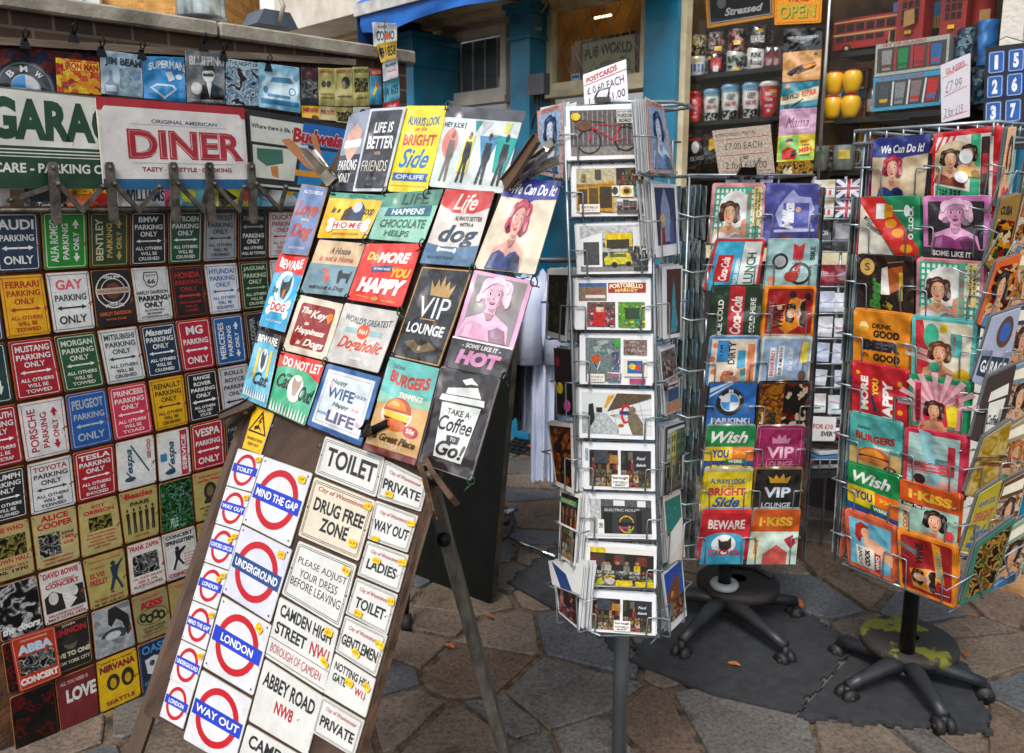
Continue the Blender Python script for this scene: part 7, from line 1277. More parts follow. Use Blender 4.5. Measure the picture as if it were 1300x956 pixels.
# ---------------------------------------------------------------- rack 2: middle tin rack
H2=G(917,797,0); hub2=V((H2.x,H2.y,0))
F2=Plane(at(960,450,hub2.y-.17),2,0)
r2=empty('tin_card_rack',hub2,'revolving wire rack of large tin cards on a black wheeled star base, in the middle','card rack')
dpole=P('dark_pole','3c3f42',.4,.6,'2b2d30',5)
mb=MB(); mb.tube([hub2+V((0,0,.10)),hub2+V((0,0,1.62))],.022,dpole,14); mb.build('pole',r2)
mb=MB(); mb.lathe([(.045,.155),(.05,.165),(.045,.175),(.024,.175)],hub2,P('white_collar','c3c9cc',.4),18); mb.build('collar',r2)
starbase(r2,hub2,5,.28,R(-60),blkp,blkr)
mb=MB(); wc=hub2+V((.07,.07,.105)); 
mb.lathe([(.03,0),(.13,0),(.145,.012),(.145,.035),(.13,.045),(.03,.045)],wc-V((.0,-.01,0)),P('cast_weight','302b29',.7,.2,'211e1d',14,.4),28)
mb.tube([wc+V((-.02,.10,.05)),wc+V((.08,.08,.05)),wc+V((.12,.0,.05))],.012,blkp,8); mb.build('cast_weight',r2)
rows=[(234,303,905,972,973,1041),(303,363,908,972,976,1040),(363,427,904,968,972,1036),(427,485,902,964,968,1031),(485,540,901,961,964,1028),(540,594,898,959,962,1022),(594,646,895,956,959,1019),(646,711,892,954,957,1016)]
wom=lambda s,h,d,cx=50,top=20,w=50,hh=80: woman(s,h,cx,top,w,hh,d)
chk=lambda c1,c2,x0=4,y0=4,x1=96,y1=96,n=9: [r_(x0,y0,x1,y1,c1)]+[r_(x0+(x1-x0)*i/n,y0,x0+(x1-x0)*(i+.45)/n,y1,c2) for i in range(n)]+[r_(x0,y0+(y1-y0)*i/n,x1,y0+(y1-y0)*(i+.3)/n,c2) for i in range(n)]
wine=[bg_(5,'9c1a1c',3),g_([(54,20),(72,26),(80,50),(70,80),(46,96),(30,80),(40,50)],'e08a1c'),T('WINE',30,60,20,50,'2a1a1a',rot=90,b=.04,it=.1),T('BREAKFAST',14,60,9,60,'2f8a8a',rot=90,b=.02),*rot_(woman('dba884','2a1a18',50,20,52,60,'1c1c1c'),62,54,.62,.9),e_(84,20,7,6,'1c1c1c'),e_(54,16,7,7,'1c1c1c'),L_(10,40,40,36,1.2,'dcd6c8'),e_(30,42,5,5,'dba884')]
cook=[*chk('e3ece6','3fa88c',5,5,95,120,11),e_(46,46,32,34,'dfe0dc'),*woman('dba884','4a2c22',34,34,48,74,'dfdfe2'),g_([(58,66),(66,62),(66,100),(56,92)],'c98a74'),r_(66,4,74,100,'4fae94'),r_(78,4,92,76,'e3cf8c'),T('I LOVE TO COOK WITH WINE',70,54,5,80,'c9303a',rot=90,b=.02),T('Sometimes I even add it',82,40,5,66,'2a2a2a',rot=90),T('to the food!',88,36,5,44,'2a2a2a',rot=90)]
D2=[('c98c94',cook,'pink and checked teal tin card with a curly haired cook','c98c94'),('4a4f9c',[g_([(26,40),(40,20),(50,10),(62,22),(84,24),(92,46),(84,60),(90,80),(60,84),(30,78),(20,56)],'a8aede'),r_(34,34,82,80,'5a5fae'),T('Milka',44,58,22,50,'e6e8f4',rot=90,it=.3,b=.05),e_(62,46,5,5,'e0c0a0'),L_(20,86,94,84,5,'c9cdf0'),g_([(30,100),(36,92),(50,96),(60,100)],'8a4a34')],'violet tin card with white sideways script','4a4f9c'),
 ('c33038',[r_(6,6,60,110,'3aaed6'),r_(60,6,94,110,'dfe3e0'),r_(14,34,44,92,'c9202a'),T('Coca-Cola',30,64,16,50,'f0f0ee',rot=90,it=.3,b=.03),T('PAUSE REFRESH',54,70,8,56,'f0f2f2',rot=90,b=.02),T('LUNCH',78,62,18,66,'1f6a5a',rot=90,b=.02)],'red edged tin card with sky blue stripe and sideways letters','b9353c'),
 ('8fc3c6',[r_(4,4,96,110,'a3c8ca'),e_(26,48,16,18,'3a3a3c'),e_(26,48,11,12,'a8b4b4'),g_([(50,10),(62,16),(72,8),(70,44),(50,40)],'c93a48'),T('Rock Star',58,50,18,50,'c9303e',rot=90,it=.3,b=.05),ring_(66,74,22,24,5,'2a2a2c',6),e_(50,80,14,12,'b5403a'),e_(12,88,8,10,'c98a6a'),T('BIKE',88,30,10,28,'2a4a4a',rot=90)],'pale blue green tin card with tattoo wheel and red flag','8fa3a6'),
 ('1f3a2a',[r_(36,0,66,110,'b5222c'),T('ICE COLD',20,62,11,70,'dfe0da',rot=90,b=.02),T('Coca-Cola',51,58,22,76,'e6e2de',rot=90,it=.3,b=.03),T('SOLD HERE',83,58,11,70,'dfe0da',rot=90,b=.02)],'dark green tin card with a red middle band','1f3a2a'),
 ('e08a1c',wine,'orange edged red tin card with a laughing woman, third tier','e08a1c'),
 ('2f86c3',[r_(4,5,96,110,'e3d6c4'),e_(12,20,6,6,'e0743a'),e_(8,50,6,6,'e0743a'),e_(12,78,6,6,'e0743a'),r_(16,8,40,56,'2f86c3'),T('I AM',24,30,6,24,'1c2a3a',rot=90),T('DIRTY',46,36,14,50,'1c2a3a',rot=90,b=.03),r_(58,30,74,70,'3fa3c9'),r_(78,16,92,104,'e08a5a'),*rot_(woman('dba07a','c9683a',50,20,50,66,'7fc0c0'),50,92,.7,.8)],'sky blue tin card with orange spots and a lying face','2f86c3'),
 ('c9cdc6',[r_(4,5,96,110,'8fa9c9'),r_(18,24,30,90,'e0dfe6'),r_(34,20,46,86,'e0dfe6'),T('BREAK FAST',24,58,8,58,'c9304a',rot=90,b=.03),T('FOR A MONTH',40,54,7,60,'2a2a34',rot=90,b=.02),T('the last 30 days!',60,50,14,50,'dfe3ea',rot=90,it=.3),g_([(82,12),(94,12),(92,60),(78,58)],'d9c93a'),L_(80,10,74,64,1.5,'c9304a'),e_(84,86,8,12,'6a4a3a'),g_([(34,96),(60,92),(62,110),(30,110)],'d9a82a')],'grey edged pale blue tin card with yellow label','c9cdc6'),
 ('1f62ae',[g_([(2,14),(34,2),(42,2),(2,24)],'b5c9dc'),g_([(2,30),(46,2),(50,2),(2,36)],'b5c9dc'),e_(46,46,29,32,'1c1e22'),e_(46,46,20,22,'c9d2da')]+[g_([(46,46)]+[(46+18*math.cos(R(a+10*k)),46+20*math.sin(R(a+10*k))) for k in range(10)],'3a8ac9') for a in(90,270)]+[T('B',27,34,7,8,'w',rot=40,b=.03),T('M',46,20,9,8,'w',b=.03),T('W',66,34,8,8,'w',rot=-40,b=.03),T('PARKING',50,90,80,14,'d0dbe6',b=.04)],'deep blue tin card with round emblem, fifth tier','1c2024'),
 ('2a2019',[r_(4,4,50,110,photo(['8a6a44','b5905a','6a4a2c','a07a4a'],30,71,'n')),r_(50,4,96,110,photo(['2a1a14','8a3a24','c9b8a0','3a2a24','5a2a1c'],50,72)),T('66',30,84,18,30,'1c1510',rot=90,b=.06),T('Route',12,84,9,30,'d9cdb0',rot=90,it=.2)],'brown map tin card with a chrome engine','2a2019'),
 ('17894a',[r_(0,0,100,48,'17894a'),T('Wish',48,27,76,28,'eef0ea',it=.35,b=.03),r_(0,50,56,84,'e8c81c'),r_(56,50,100,84,'e0741c'),T('YOU',32,67,34,20,'2a3a8a',b=.04),T('>>>',76,64,28,10,'f0b82a',b=.03),r_(0,84,100,120,'1c4f96'),g_([(44,80),(84,78),(82,90),(42,92)],'1f7a4a'),T('WERE',63,85,28,8,'e6ece6',b=.03),T('BEER',50,102,70,16,'e8c81c',b=.04)],'green, yellow, orange tin card with white script, sixth tier','17894a'),
 ('951c55',[fr_(6,.8,'c98aa8',2),g_([(34,42),(32,26),(42,32),(46,20),(52,30),(60,20),(62,32),(72,28),(68,42)],'c98aa8'),T('VIP',52,64,56,28,'d9a8c0',b=.02),L_(26,80,78,80,1,'c98aa8'),T('LOUNGE',52,92,54,14,'d9a8c0',b=.0)],'magenta tin card with pale crown and letters','951c55'),
 ('e0ca24',[r_(0,0,100,6,'b9bdc0'),fr_(5,.8,'b59c1c',2),T('ALWAYS LOOK',50,32,72,14,'2a5a9a',b=.03,arc=-.25),T('on the',50,44,26,6,'a8801c'),T('BRIGHT',50,58,76,20,'c9304a',b=.04),T('Side',50,84,56,26,'1f5aa0',it=.35,b=.03)],'yellow tin card with blue and pink words, seventh tier','d9c42a'),
 ('1a1a1c',[fr_(0,2,'8a6a3a',3),g_([(34,36),(28,18),(40,26),(44,14),(52,26),(60,12),(64,26),(76,18),(70,36)],'c9962a'),T('VIP',50,60,56,26,'c3ccd8'),T('LOUNGE',50,92,60,13,'c3ccd8')],'black tin card with gold crown on the middle rack','8a6a3a'),
 ('c3202c',[r_(0,0,100,8,'e0303a'),T('BEWARE',52,30,74,18,'e6e0da',b=.03,arc=-.1),e_(50,62,42,16,'3aa3c9'),r_(8,62,92,110,'3aa3c9'),e_(50,70,24,20,'e6ecee'),g_([(38,58),(46,64),(58,62),(64,54),(66,76),(54,86),(42,78)],'3a2a26'),T('DOG',52,86,60,12,'d0404a',b=.02)],'red and blue tin card with a warning over a dog, lowest tier','c3202c'),
 ('c95a1c',[r_(0,0,100,44,'c9581c'),T('I·KISS',50,24,70,18,'e0b83a',b=.04),r_(0,44,100,110,'c9dfd2'),r_(6,46,22,100,'e0d8a8'),g_([(70,60),(88,50),(96,66),(86,80)],'b3203a'),g_([(30,90),(56,70),(80,86),(80,110),(30,110)],'d9605a'),T('SPOT',14,74,8,30,'c9404a',rot=90)],'orange topped tin card with gold words on the middle rack','c95a1c')]
for i,(y0,y1,l0,l1_,r0,r1x) in enumerate(rows):
    for s_ in(0,1):
        bgc,ops,l,ed=D2[i*2+s_]; xs=(l0,l1_) if s_==0 else (r0,r1x); dx=(-5 if i<7 else -8); lean=(-14 if (i==1 and s_==0) else dx)
        ex_=1.10 if i<7 else 1.0
        o=card('tin_card',l,'tin card',[(xs[0],y0),(xs[1],y0),(xs[1]+lean*.6,y1),(xs[0]+lean,y1)],F2,bgc,ops,th=.002,rad=5,kind='t',tilt=.006,ext=ex_,edge=ed,off=.001*i,group='tin cards on the front of the middle rack',behind=3,gap=.005,blabel='spare card, middle rack %s tier %s, behind the front one'%(ORD[i],['left','right'][s_]),bedge='9aa0a4' if i%2 else ed)
        pocket(o,r2,F2.N,vis=1/ex_ if i<7 else 1,side=.02,inn=.16,yh=.5,r=.0020,low=.98)
# left flank of rack 2: cards seen edge on
for t in range(8):
    ztp=at(890,rows[t][0]+2,hub2.y-.1).z
    n_=7 if t%2 else 6
    for k in range(n_):
        X0=at(901-t*2.0,rows[t][0],hub2.y-.12).x-.012-k*.0125
        yy=hub2.y-.14+k*.012; h_=.165; w2=.15; lean=rs.uniform(-.01,.01); zt2=ztp+rs.uniform(-.01,.004)
        A=V((X0,yy,zt2)); B=V((X0-.02+lean,yy+w2,zt2)); 
        card('tin_card','edge on tin card, left flank of the middle rack, %s tier'%ORD[t],'tin card',None,None,['7f8a8a','6a7675','8f9a98','5a6662'][(k+t)%4],[],th=.0022,rad=4,kind='t',world=(A,B,B-V((0,0,h_)),A-V((lean,0,h_))),group='edge on tin cards in tier %s of the middle rack flank'%ORD[t])
    mb=MB(); z=ztp-.09; x=at(901-t*2.0,rows[t][0],hub2.y-.15).x
    mb.tube([V((x,hub2.y-.165,z)),V((x-.05,hub2.y-.17,z-.005)),V((x-.10,hub2.y-.15,z+.01)),V((x-.11,hub2.y+.02,z+.01))],.003,wire,6); mb.tube([V((x,hub2.y-.165,z)),V((x,hub2.y-.165,z-.075))],.003,wire,6); mb.build('flank_wire',r2)
    # right flank with a few plates
    for k in range(2):
        xr=at(1040-t*3.2,rows[t][0],hub2.y-.1).x+.004+k*.006
        A=V((xr,hub2.y-.13,ztp-.004)); B=V((xr,hub2.y+.03,ztp-.004))
        card('tin_card','right facing tin card on the middle rack, %s tier'%ORD[t],'tin card',None,None,['6a3a34','3a5a6a'][k],[],th=.002,rad=4,kind='t',world=(A,B,B-V((0,0,.165)),A-V((0,0,.165))),group='right facing tin cards in tier %s of the middle rack'%ORD[t])
z2t=at(960,222,hub2.y-.17).z; z2b=at(950,712,hub2.y-.17).z
RX0=F2.hit(876,222).x; RX1=F2.hit(1036,222).x; RY0=F2.hit(950,222).y+.008; RY1=RY0+.33
for zz in(z2t,z2b):
    mb=MB(); mb.tube([V((x,y,zz)) for x,y in((RX0,RY0),(RX1,RY0),(RX1,RY1),(RX0,RY1))],.0036,wire,6,closed=True); mb.build('square_ring',r2)
    mb=MB(); mb.tube([V((RX0,hub2.y,zz)),V((RX1,hub2.y,zz))],.003,wire,6); mb.build('cross_bar',r2)
for x,y in((RX0,RY0),((RX0+RX1)/2,RY0),(RX1,RY0),(RX1,RY1),(RX0,RY1)):
    mb=MB(); mb.tube([V((x,y+.004,z2b)),V((x,y+.004,z2t))],.003,wire,6); mb.build('upright_wire',r2)
card('price_card','brownish handwritten price card standing above the middle tin rack','price card',[(904,166),(978,158),(984,220),(913,222)],F2.shift(-.02),'b5a596',[T('EMBOSSED METAL',40,12,70,7,'2a241e',it=.1,b=-.005),L_(4,23,96,21,1,'a83a3a'),T('£7.00 EACH',50,38,66,14,'2a241e',it=.1,b=-.01),L_(8,58,92,56,1,'a83a3a'),T('or',52,64,10,7,'2a241e'),T('2 for £12.00',50,80,74,15,'2a241e',it=.1,b=-.01),L_(8,94,96,92,1,'a83a3a')],th=.0015,kind='p',rad=1)
mb=MB(); p=F2.hit(948,222,.0); mb.prism([p+V((-.03,-.006,0)),p+V((.03,-.006,0)),p+V((.022,-.02,.022)),p+V((-.022,-.02,.022))],V((0,.02,0)),clip); mb.tube([p+V((-.02,-.015,.02)),p+V((-.03,-.03,.05)),p+V((.0,-.03,.02)),p+V((.03,-.03,.05)),p+V((.02,-.015,.02))],.002,wire,5); tag(mb.build('bulldog_clip'),'black bulldog clip with wire ears holding the brownish price card','clip')
for i in range(3): card('tin_card','small white and blue card lying under the price card, %s of three'%['left','middle','right'][i],'tin card',[(922+i*22,222),(938+i*22,222),(937+i*22,232),(921+i*22,232)],F2.shift(-.05),'d9dce2',[r_(0,30,100,60,'2a4a9a'),r_(30,0,60,30,'c93040')],th=.002,kind='t')
# ---------------------------------------------------------------- rack 3: right tin rack
hub3=G(1147,874,0); 
n3=V((math.sin(R(54)),math.cos(R(54)),0))
F3=Plane(hub3-n3*.175,54,0)
r3=empty('tin_card_rack',hub3,'revolving wire rack of tin cards on a black pole with yellow stained foot','card rack')
mb=MB(); mb.tube([hub3+V((0,0,.08)),hub3+V((0,0,1.58))],.022,P('black_pole','141516',.4,.3,'1d1f20',5),14); mb.build('pole',r3)
starbase(r3,hub3,5,.22,R(200),blkp,blkr,z=.085)
mb=MB(); ylw=P('yellow_stained_iron','77741f',.75,0,'2b2725',9,.3,50,None,0,.50,.54); 
mb.lathe([(.03,0),(.13,0),(.145,.012),(.145,.03),(.13,.04),(.03,.04)],hub3+V((.05,.09,.085)),ylw,28); mb.build('cast_weight',r3)
mb=MB(); mb.lathe([(.024,.06),(.04,.062),(.04,.075),(.024,.08)],hub3,P('steel_collar','8a8f94',.3,.7),16); mb.build('collar',r3)
Q3=[([(1110,177),(1183,170),(1172,250),(1104,248)],'cdbb9c',[g_([(0,0),(100,0),(100,30),(60,34),(40,44),(36,34),(0,32)],'2f3a86'),T('We Can Do It!',54,20,76,14,'f0f0ee',b=.02,it=.2)]+woman('dba88c','b5324a',38,34,44,70,'2a3f86'),'tin card with deep blue banner above a worker portrait','3a2f34',1.15),
 ([(1186,171),(1273,160),(1266,273),(1180,249)],'c9202c',[r_(5,6,90,110,'e8e2da'),*[g_([(5+i*9,6),(9+i*9,6),(5+i*9-6,30),(1+i*9-6,30)],'d8404a') for i in range(4)],r_(58,6,72,110,'3aa87c'),e_(34,44,30,32,'c3b48a'),*woman('dba884','3a2a20',28,26,40,50,'8a3a2a'),*woman('c99a70','2a2018',56,20,30,40,'d9a82a'),e_(52,34,10,10,'e8eaf0'),e_(46,62,10,8,'e8eaf0'),r_(8,80,70,110,'3aa87c'),T('MORE',20,95,12,22,'1c2a24',rot=90,b=.03),T('COFFEE',38,94,16,26,'1c2a24',rot=90,b=.03),r_(74,10,86,80,'3a2a2a'),r_(76,30,84,54,'b5303a')],'big red gingham tin card with white gloved hands','c9202c',1.05),
 ([(1095,250),(1169,249),(1165,326),(1088,321)],'1f8558',[g_([(0,0),(38,0),(100,86),(100,110),(70,110),(0,16)],'c9302c'),g_([(0,12),(66,110),(0,110)],'e3dfd0'),r_(28,12,44,38,'dfe3e6'),g_([(42,12),(56,16),(56,34),(42,38)],'d9941c'),L_(56,24,76,24,2,'dfe3e6'),e_(80,24,5,10,'dfe3e6'),e_(54,46,10,8,'e0941c'),e_(66,62,10,8,'e0941c'),e_(80,88,10,8,'e0941c'),T('O CLOCK',87,44,8,56,'e6ece6',rot=90,b=.03),T("IT'S",16,40,6,20,'3a3a34',rot=60),T('ALWAYS',26,56,7,34,'3a3a34',rot=60)],'green, red and cream tin card with a tilted wine glass','1f8558',1.15),
 ([(1173,249),(1259,248),(1253,330),(1171,323)],'c97ab4',[r_(8,9,92,84,'2f2c30')]+woman('d99cc4','e6bcd8',50,8,62,78,'8a3a74','5a1a44')+[r_(0,86,100,110,'2a2a2c'),T('SOME LIKE IT',46,95,60,9,'dfd6dc')],'pink framed tin card with a blonde woman portrait','c97ab4',1.12),
 ([(1089,322),(1161,325),(1158,398),(1086,393)],'2a1e1a',[e_(20,22,13,15,'c9a05a'),T('S',20,22,10,14,'6a4a24',b=.03),T('Beer',34,70,20,60,'3f8a3a',rot=90,it=.35,b=.06),g_([(46,24),(56,20),(60,70),(44,70)],'e0ddd2'),g_([(56,24),(82,18),(84,56),(60,68)],'a8521c'),L_(56,14,84,10,2,'8a6a4a'),r_(76,30,82,80,'c9b83a'),T('Quench',58,90,9,20,'c9b83a',rot=60)],'dark brown tin card with green script and beer mug','2a1e1a',1.12),
 ([(1165,327),(1251,332),(1245,410),(1161,399)],'c98088',cook,'pink and checked teal tin card with cook, right rack','c98088',1.1),
 ([(1085,392),(1158,400),(1151,470),(1081,458)],'e08a1c',[e_(20,30,8,9,'e8d9a0'),r_(13,30,26,40,'d9a82a'),T('DRINK',52,27,34,9,'2a241c',b=.04),T('GOOD',60,42,46,14,'2a241c',b=.05),T('BEER',52,64,66,20,'1c1f2c',b=.08),T('WITH',22,84,14,8,'2a241c'),T('GOOD',62,86,48,14,'2a241c',b=.05),T('FRIENDS',54,104,70,12,'2a241c',b=.05)],'orange tin card with stacked black words about beer','e08a1c',1.12),
 ([(1159,400),(1243,409),(1233,484),(1155,473)],'5ab8b4',[r_(7,6,94,110,'e3dcc6'),g_([(7,6),(18,6),(40,110),(7,110)],'c9303c'),e_(32,32,12,22,'3fae8c'),r_(46,10,56,24,'e8c81c'),T('ON MY BED!',20,60,9,70,'ece6d9',rot=78,b=.03),T('GOOD IN',14,70,7,56,'ece6d9',rot=78,b=.03),r_(62,24,80,64,'4fb0b0'),T('I can Sleep',68,44,6,36,'b3303a',rot=90),*woman('dba07a','6a3a22',46,42,46,66,'dba07a'),e_(84,96,12,14,'d9b01c'),e_(40,84,9,8,'3fae8c')],'turquoise framed tin card with a brown haired beach girl','5ab8b4',1.12),
 ([(1083,457),(1153,471),(1150,537),(1080,522)],'c3202c',[T('MORE',24,58,14,66,'f0ece6',rot=90,b=.05),T('YOU',44,44,11,34,'e8c81c',rot=90,b=.05),T('HAPPY',66,72,18,90,'f0ece6',rot=90,b=.05),g_([(34,60),(40,60),(48,92),(42,94)],'2a3a5a'),e_(88,28,4,5,'e8a01c'),e_(88,84,5,5,'e8a01c'),e_(12,20,4,4,'e8a01c')],'scarlet tin card with sideways happy words','c3202c',1.12),
 ([(1155,474),(1234,486),(1225,556),(1152,540)],'1f8c5c',[bg_(8,'d98a9c',4)]+[g_([(50,60),(50+70*math.cos(R(a)),60+70*math.sin(R(a))),(50+70*math.cos(R(a+9)),60+70*math.sin(R(a+9)))],'e8bcc4') for a in range(180,360,20)]+[r_(12,14,22,86,'b3303e'),T('DRUGS ARE REAL',17,58,6,66,'2a1c20',rot=90,b=.03),e_(50,70,24,26,'c9303e'),*woman('dba07a','3a2018',44,46,44,62,'c9303e'),g_([(64,50),(84,44),(84,86),(70,86)],'e0c81c'),g_([(30,84),(60,80),(74,110),(26,110)],'dba07a'),T('CAKE',82,36,6,24,'b3303e',rot=90)],'green framed tin card with pink rays and a woman','1f8c5c',1.12),
 ([(1081,522),(1147,538),(1142,604),(1077,586)],'4fa8a4',[r_(0,66,100,120,'c9a86a'),T('Delicious',28,24,26,6,'2a4a4a',it=.3),T('BURGERS',50,42,76,15,'a8302c',b=.05,arc=-.3),T('TRIMMINGS',66,58,40,6,'e6e0d0'),e_(48,80,32,20,'b5561e',180,360),e_(44,77,24,13,'d98a34',180,360),r_(16,78,80,80,'e0b03a'),r_(16,78,80,82,'3a241a'),e_(48,86,32,7,'c97a3a'),e_(80,96,12,6,'8a1f24'),T('50¢',80,96,12,5,'e6e0d0')],'teal and sand tin card with a burger, right rack','4fa8a4',1.12),
 ([(1150,541),(1228,554),(1220,632),(1144,607)],'c3304a',[r_(8,8,92,112,'a8ccc8')]+[L_(8,20+i*9,92,20+i*9,.7,'7aa8a6') for i in range(10)]+[g_([(24,0),(44,4),(72,112),(52,112)],'8fc8d0'),T('LAUNDRY',46,66,20,84,'c9303e',rot=96,b=.05),T('I will put',22,64,8,44,'2a3a44',rot=84,it=.3),T('Skinny Jeans',66,52,10,50,'3a6a7a',rot=96,it=.3),r_(74,22,86,70,'b3303e'),g_([(62,84),(86,80),(90,112),(62,112)],'e0a8a0'),e_(30,90,10,9,'3a2420')],'crimson framed tin card about laundry','c3304a',1.1),
 ([(1077,586),(1143,605),(1140,668),(1075,640)],'17894a',[T('Wish',48,26,72,26,'f0f2ee',it=.35,b=.03),r_(0,48,54,90,'e8c81c'),T('YOU',32,66,34,20,'2a3a8a',b=.04),r_(54,50,100,92,'d9641c'),T('>>>',76,64,28,10,'f0b82a',b=.03),g_([(46,78),(84,82),(82,94),(44,90)],'1f7a4a'),T('WERE',64,86,26,7,'e6ece6',b=.02),r_(0,92,100,130,'1c4f96'),T('BEER',66,108,44,16,'e8c81c',b=.04)],'green, yellow, orange tin card with white script, right rack','17894a',1.12),
 ([(1144,607),(1221,629),(1213,695),(1139,672)],'c9521c',[r_(0,40,100,120,'a3cdbd'),T('I·KISS',52,22,72,18,'e8b83a',b=.05),r_(4,40,44,48,'2a2420'),T('Better Than I?',26,44,36,6,'e6e2da'),r_(4,48,20,110,'d9d2a0'),T('COOK',12,74,8,38,'c9502c',rot=90,b=.04),*woman('e0a888','2a1c18',62,46,50,72,'c9352c','c9202a'),e_(88,84,8,10,'d8404a')],'orange topped tin card with a smiling dark haired woman','c9521c',1.1),
 ([(1073,645),(1138,669),(1134,742),(1075,716)],'cf5f3c',[r_(9,10,92,92,'6fbcd9'),g_([(22,20),(34,12),(48,18),(44,34),(34,40),(30,52),(20,40)],'a8281c'),e_(42,30,9,9,'e0ac8c'),g_([(40,36),(62,38),(96,50),(96,74),(52,62),(36,50)],'e0ac8c'),r_(22,56,58,90,'e6e2d6'),T("I CAN'T",30,73,8,30,'1c1c1c',rot=90,b=.04),T('COOK',45,73,11,30,'1c1c1c',rot=90,b=.05),r_(60,60,72,92,'b3202b'),T('WHO',66,76,8,24,'e6e2d6',rot=90)],'terracotta framed blue tin card with a red haired lady','cf5f3c',1),
 ([(1140,671),(1215,693),(1211,774),(1141,745)],'e0861a',[bg_(6,'981a1e',4),g_([(60,6),(74,10),(82,70),(68,66)],'d9941c'),T('WINE',38,30,14,36,'1c1414',rot=90,b=.05),T('BREAKFAST',72,40,8,44,'2a8f8f',rot=90,b=.03),T('THE ADVANTAGE',18,26,9,32,'2a8f8f',rot=70,b=.02),g_([(20,60),(60,50),(70,66),(60,90),(26,88)],'e0941c'),*rot_(woman('e0ac8c','2a1814',50,20,50,66,'1c1414'),44,70,.62,.62),e_(12,84,5,5,'1c1414'),L_(66,86,92,84,1.4,'dcd6c8')],'orange framed red tin card about wine, lowest of the right rack','e0861a',1)]
for i,(q,bgc,ops,l,ed,ex_) in enumerate(Q3):
    o=card('tin_card',l,'tin card',q,F3,bgc,ops,th=.002,rad=5,kind='t',tilt=.006,ext=ex_,edge=ed,off=.0012*(i//2),group='tin cards on the front of the right rack',behind=3,gap=.005,blabel='spare card, right rack %s tier %s, behind the front one'%(ORD[i//2],['left','right'][i%2]),bedge=ed)
    pocket(o,r3,F3.N,vis=1/ex_,side=.03,inn=.2,yh=.47,r=.0020,low=.98)
# left flank of rack 3 (edge on) and right flank (fanned)
t3=V((n3.y,-n3.x,0))      # to the right along the front
LE=[(1105,'8c1f5a'),(1090,'b5303a'),(1086,'7f8a8a'),(1082,'5a6662'),(1080,'7a4a3a'),(1078,'8f9a98'),(1075,'3a5a6a'),(1073,'c95a3a')]
for t in range(8):
    q=Q3[t*2][0]; A0=F3.hit(q[0][0],q[0][1]); D0=F3.hit(q[3][0],q[3][1])
    for k in range(4):
        A=A0-t3*(.006+.011*k)-F3.N*(.004*k); d=n3*.15-t3*.02
        card('tin_card','tin card standing edge on at the left flank of the right rack, %s tier'%ORD[t],'tin card',None,None,[LE[t][1],'6a7675','2f3a3c','8f9a98'][k],[],th=.0022,rad=4,kind='t',world=(A,A+d,A+d-V((0,0,.16)),A-V((0,0,.16))),group='edge on tin cards in the %s tier of the right rack'%ORD[t])
    mb=MB(); M_=A0*.5+D0*.5; mb.tube([M_+F3.N*.006,M_-t3*.05+F3.N*.002,M_-t3*.055+n3*.1],.0028,wire,6); mb.build('flank_wire',r3)
TT=Q3[1][0]; n3r=V((-n3.y,n3.x,0))   # outward normal of the right flank is t3; the flank runs along n3
ce3=F3.hit(1262,400); 
CP=[('d9b08a','orange travel card',[T('JOURNEY',24,50,14,70,'d84a2a',rot=90,b=.03),r_(50,10,94,90,'8fb4b0')],(1276,163,1300,158,1296,268,1270,262)),
 ('8a6a2a','olive and brown tin with an exotic beach',[T('CUBA',40,18,60,12,'1c1c14',b=.05),r_(6,30,94,94,photo(['8a3a1c','c9941c','3a6a2a','d9c9a0','2a2a1c'],60,81))],(1268,252,1306,242,1290,362,1255,336)),
 ('c95a1c','orange framed tin with a brown scene',[r_(10,10,92,92,photo(['8a3a1c','c9841c','3a3a2a','d9b98a'],60,82))],(1262,332,1306,318,1292,432,1244,412)),
 ('a0a8c0','pale grey blue tin with round emblem and garage lettering',[e_(60,26,26,20,'5a3a2a'),e_(60,26,17,13,'2f5aa8'),r_(4,58,96,88,'23364a'),T('GARAGE',50,73,80,18,'e6e8ec',b=.03)],(1256,402,1306,386,1290,500,1238,486)),
 ('3a2c2a','dark brown tin with a white takeaway cup',[g_([(24,26),(84,20),(88,34),(22,40)],'dfddd6'),g_([(28,42),(84,38),(74,96),(34,98)],'dfddd6'),T('Coffee',54,66,40,14,'2a2020',it=.3)],(1252,478,1300,458,1286,570,1236,560)),
 ('9a8452','tan tin with stacked old letters',[r_(4,4,96,96,photo(['c3a86a','a88a4a','d0b880'],20,98,'n')),T('SOLD',46,40,16,60,'4a3018',rot=80,b=.04),T('OLD WEST',70,50,12,60,'6a2a20',rot=80,b=.03)],(1246,556,1294,528,1282,640,1228,630)),
 ('a8981e','yellow tin with faded blue words',[fr_(6,1.5,'8a7a14',2),T('ALWAYS LOOK',50,22,70,8,'2f5aa0'),T('BRIGHT',50,42,76,16,'a84a4a',b=.02),T('Side',50,68,66,24,'2f5aa0',it=.3),r_(10,84,90,92,'2f5aa0')],(1240,626,1282,604,1268,706,1224,702)),
 ('2f6a5a','green and copper tin, lowest of the flank',[r_(12,8,94,92,photo(['a86a3a','2f6a5a','c9a06a','3a2a20'],34,97,'n'))],(1236,690,1300,650,1276,752,1222,772))]

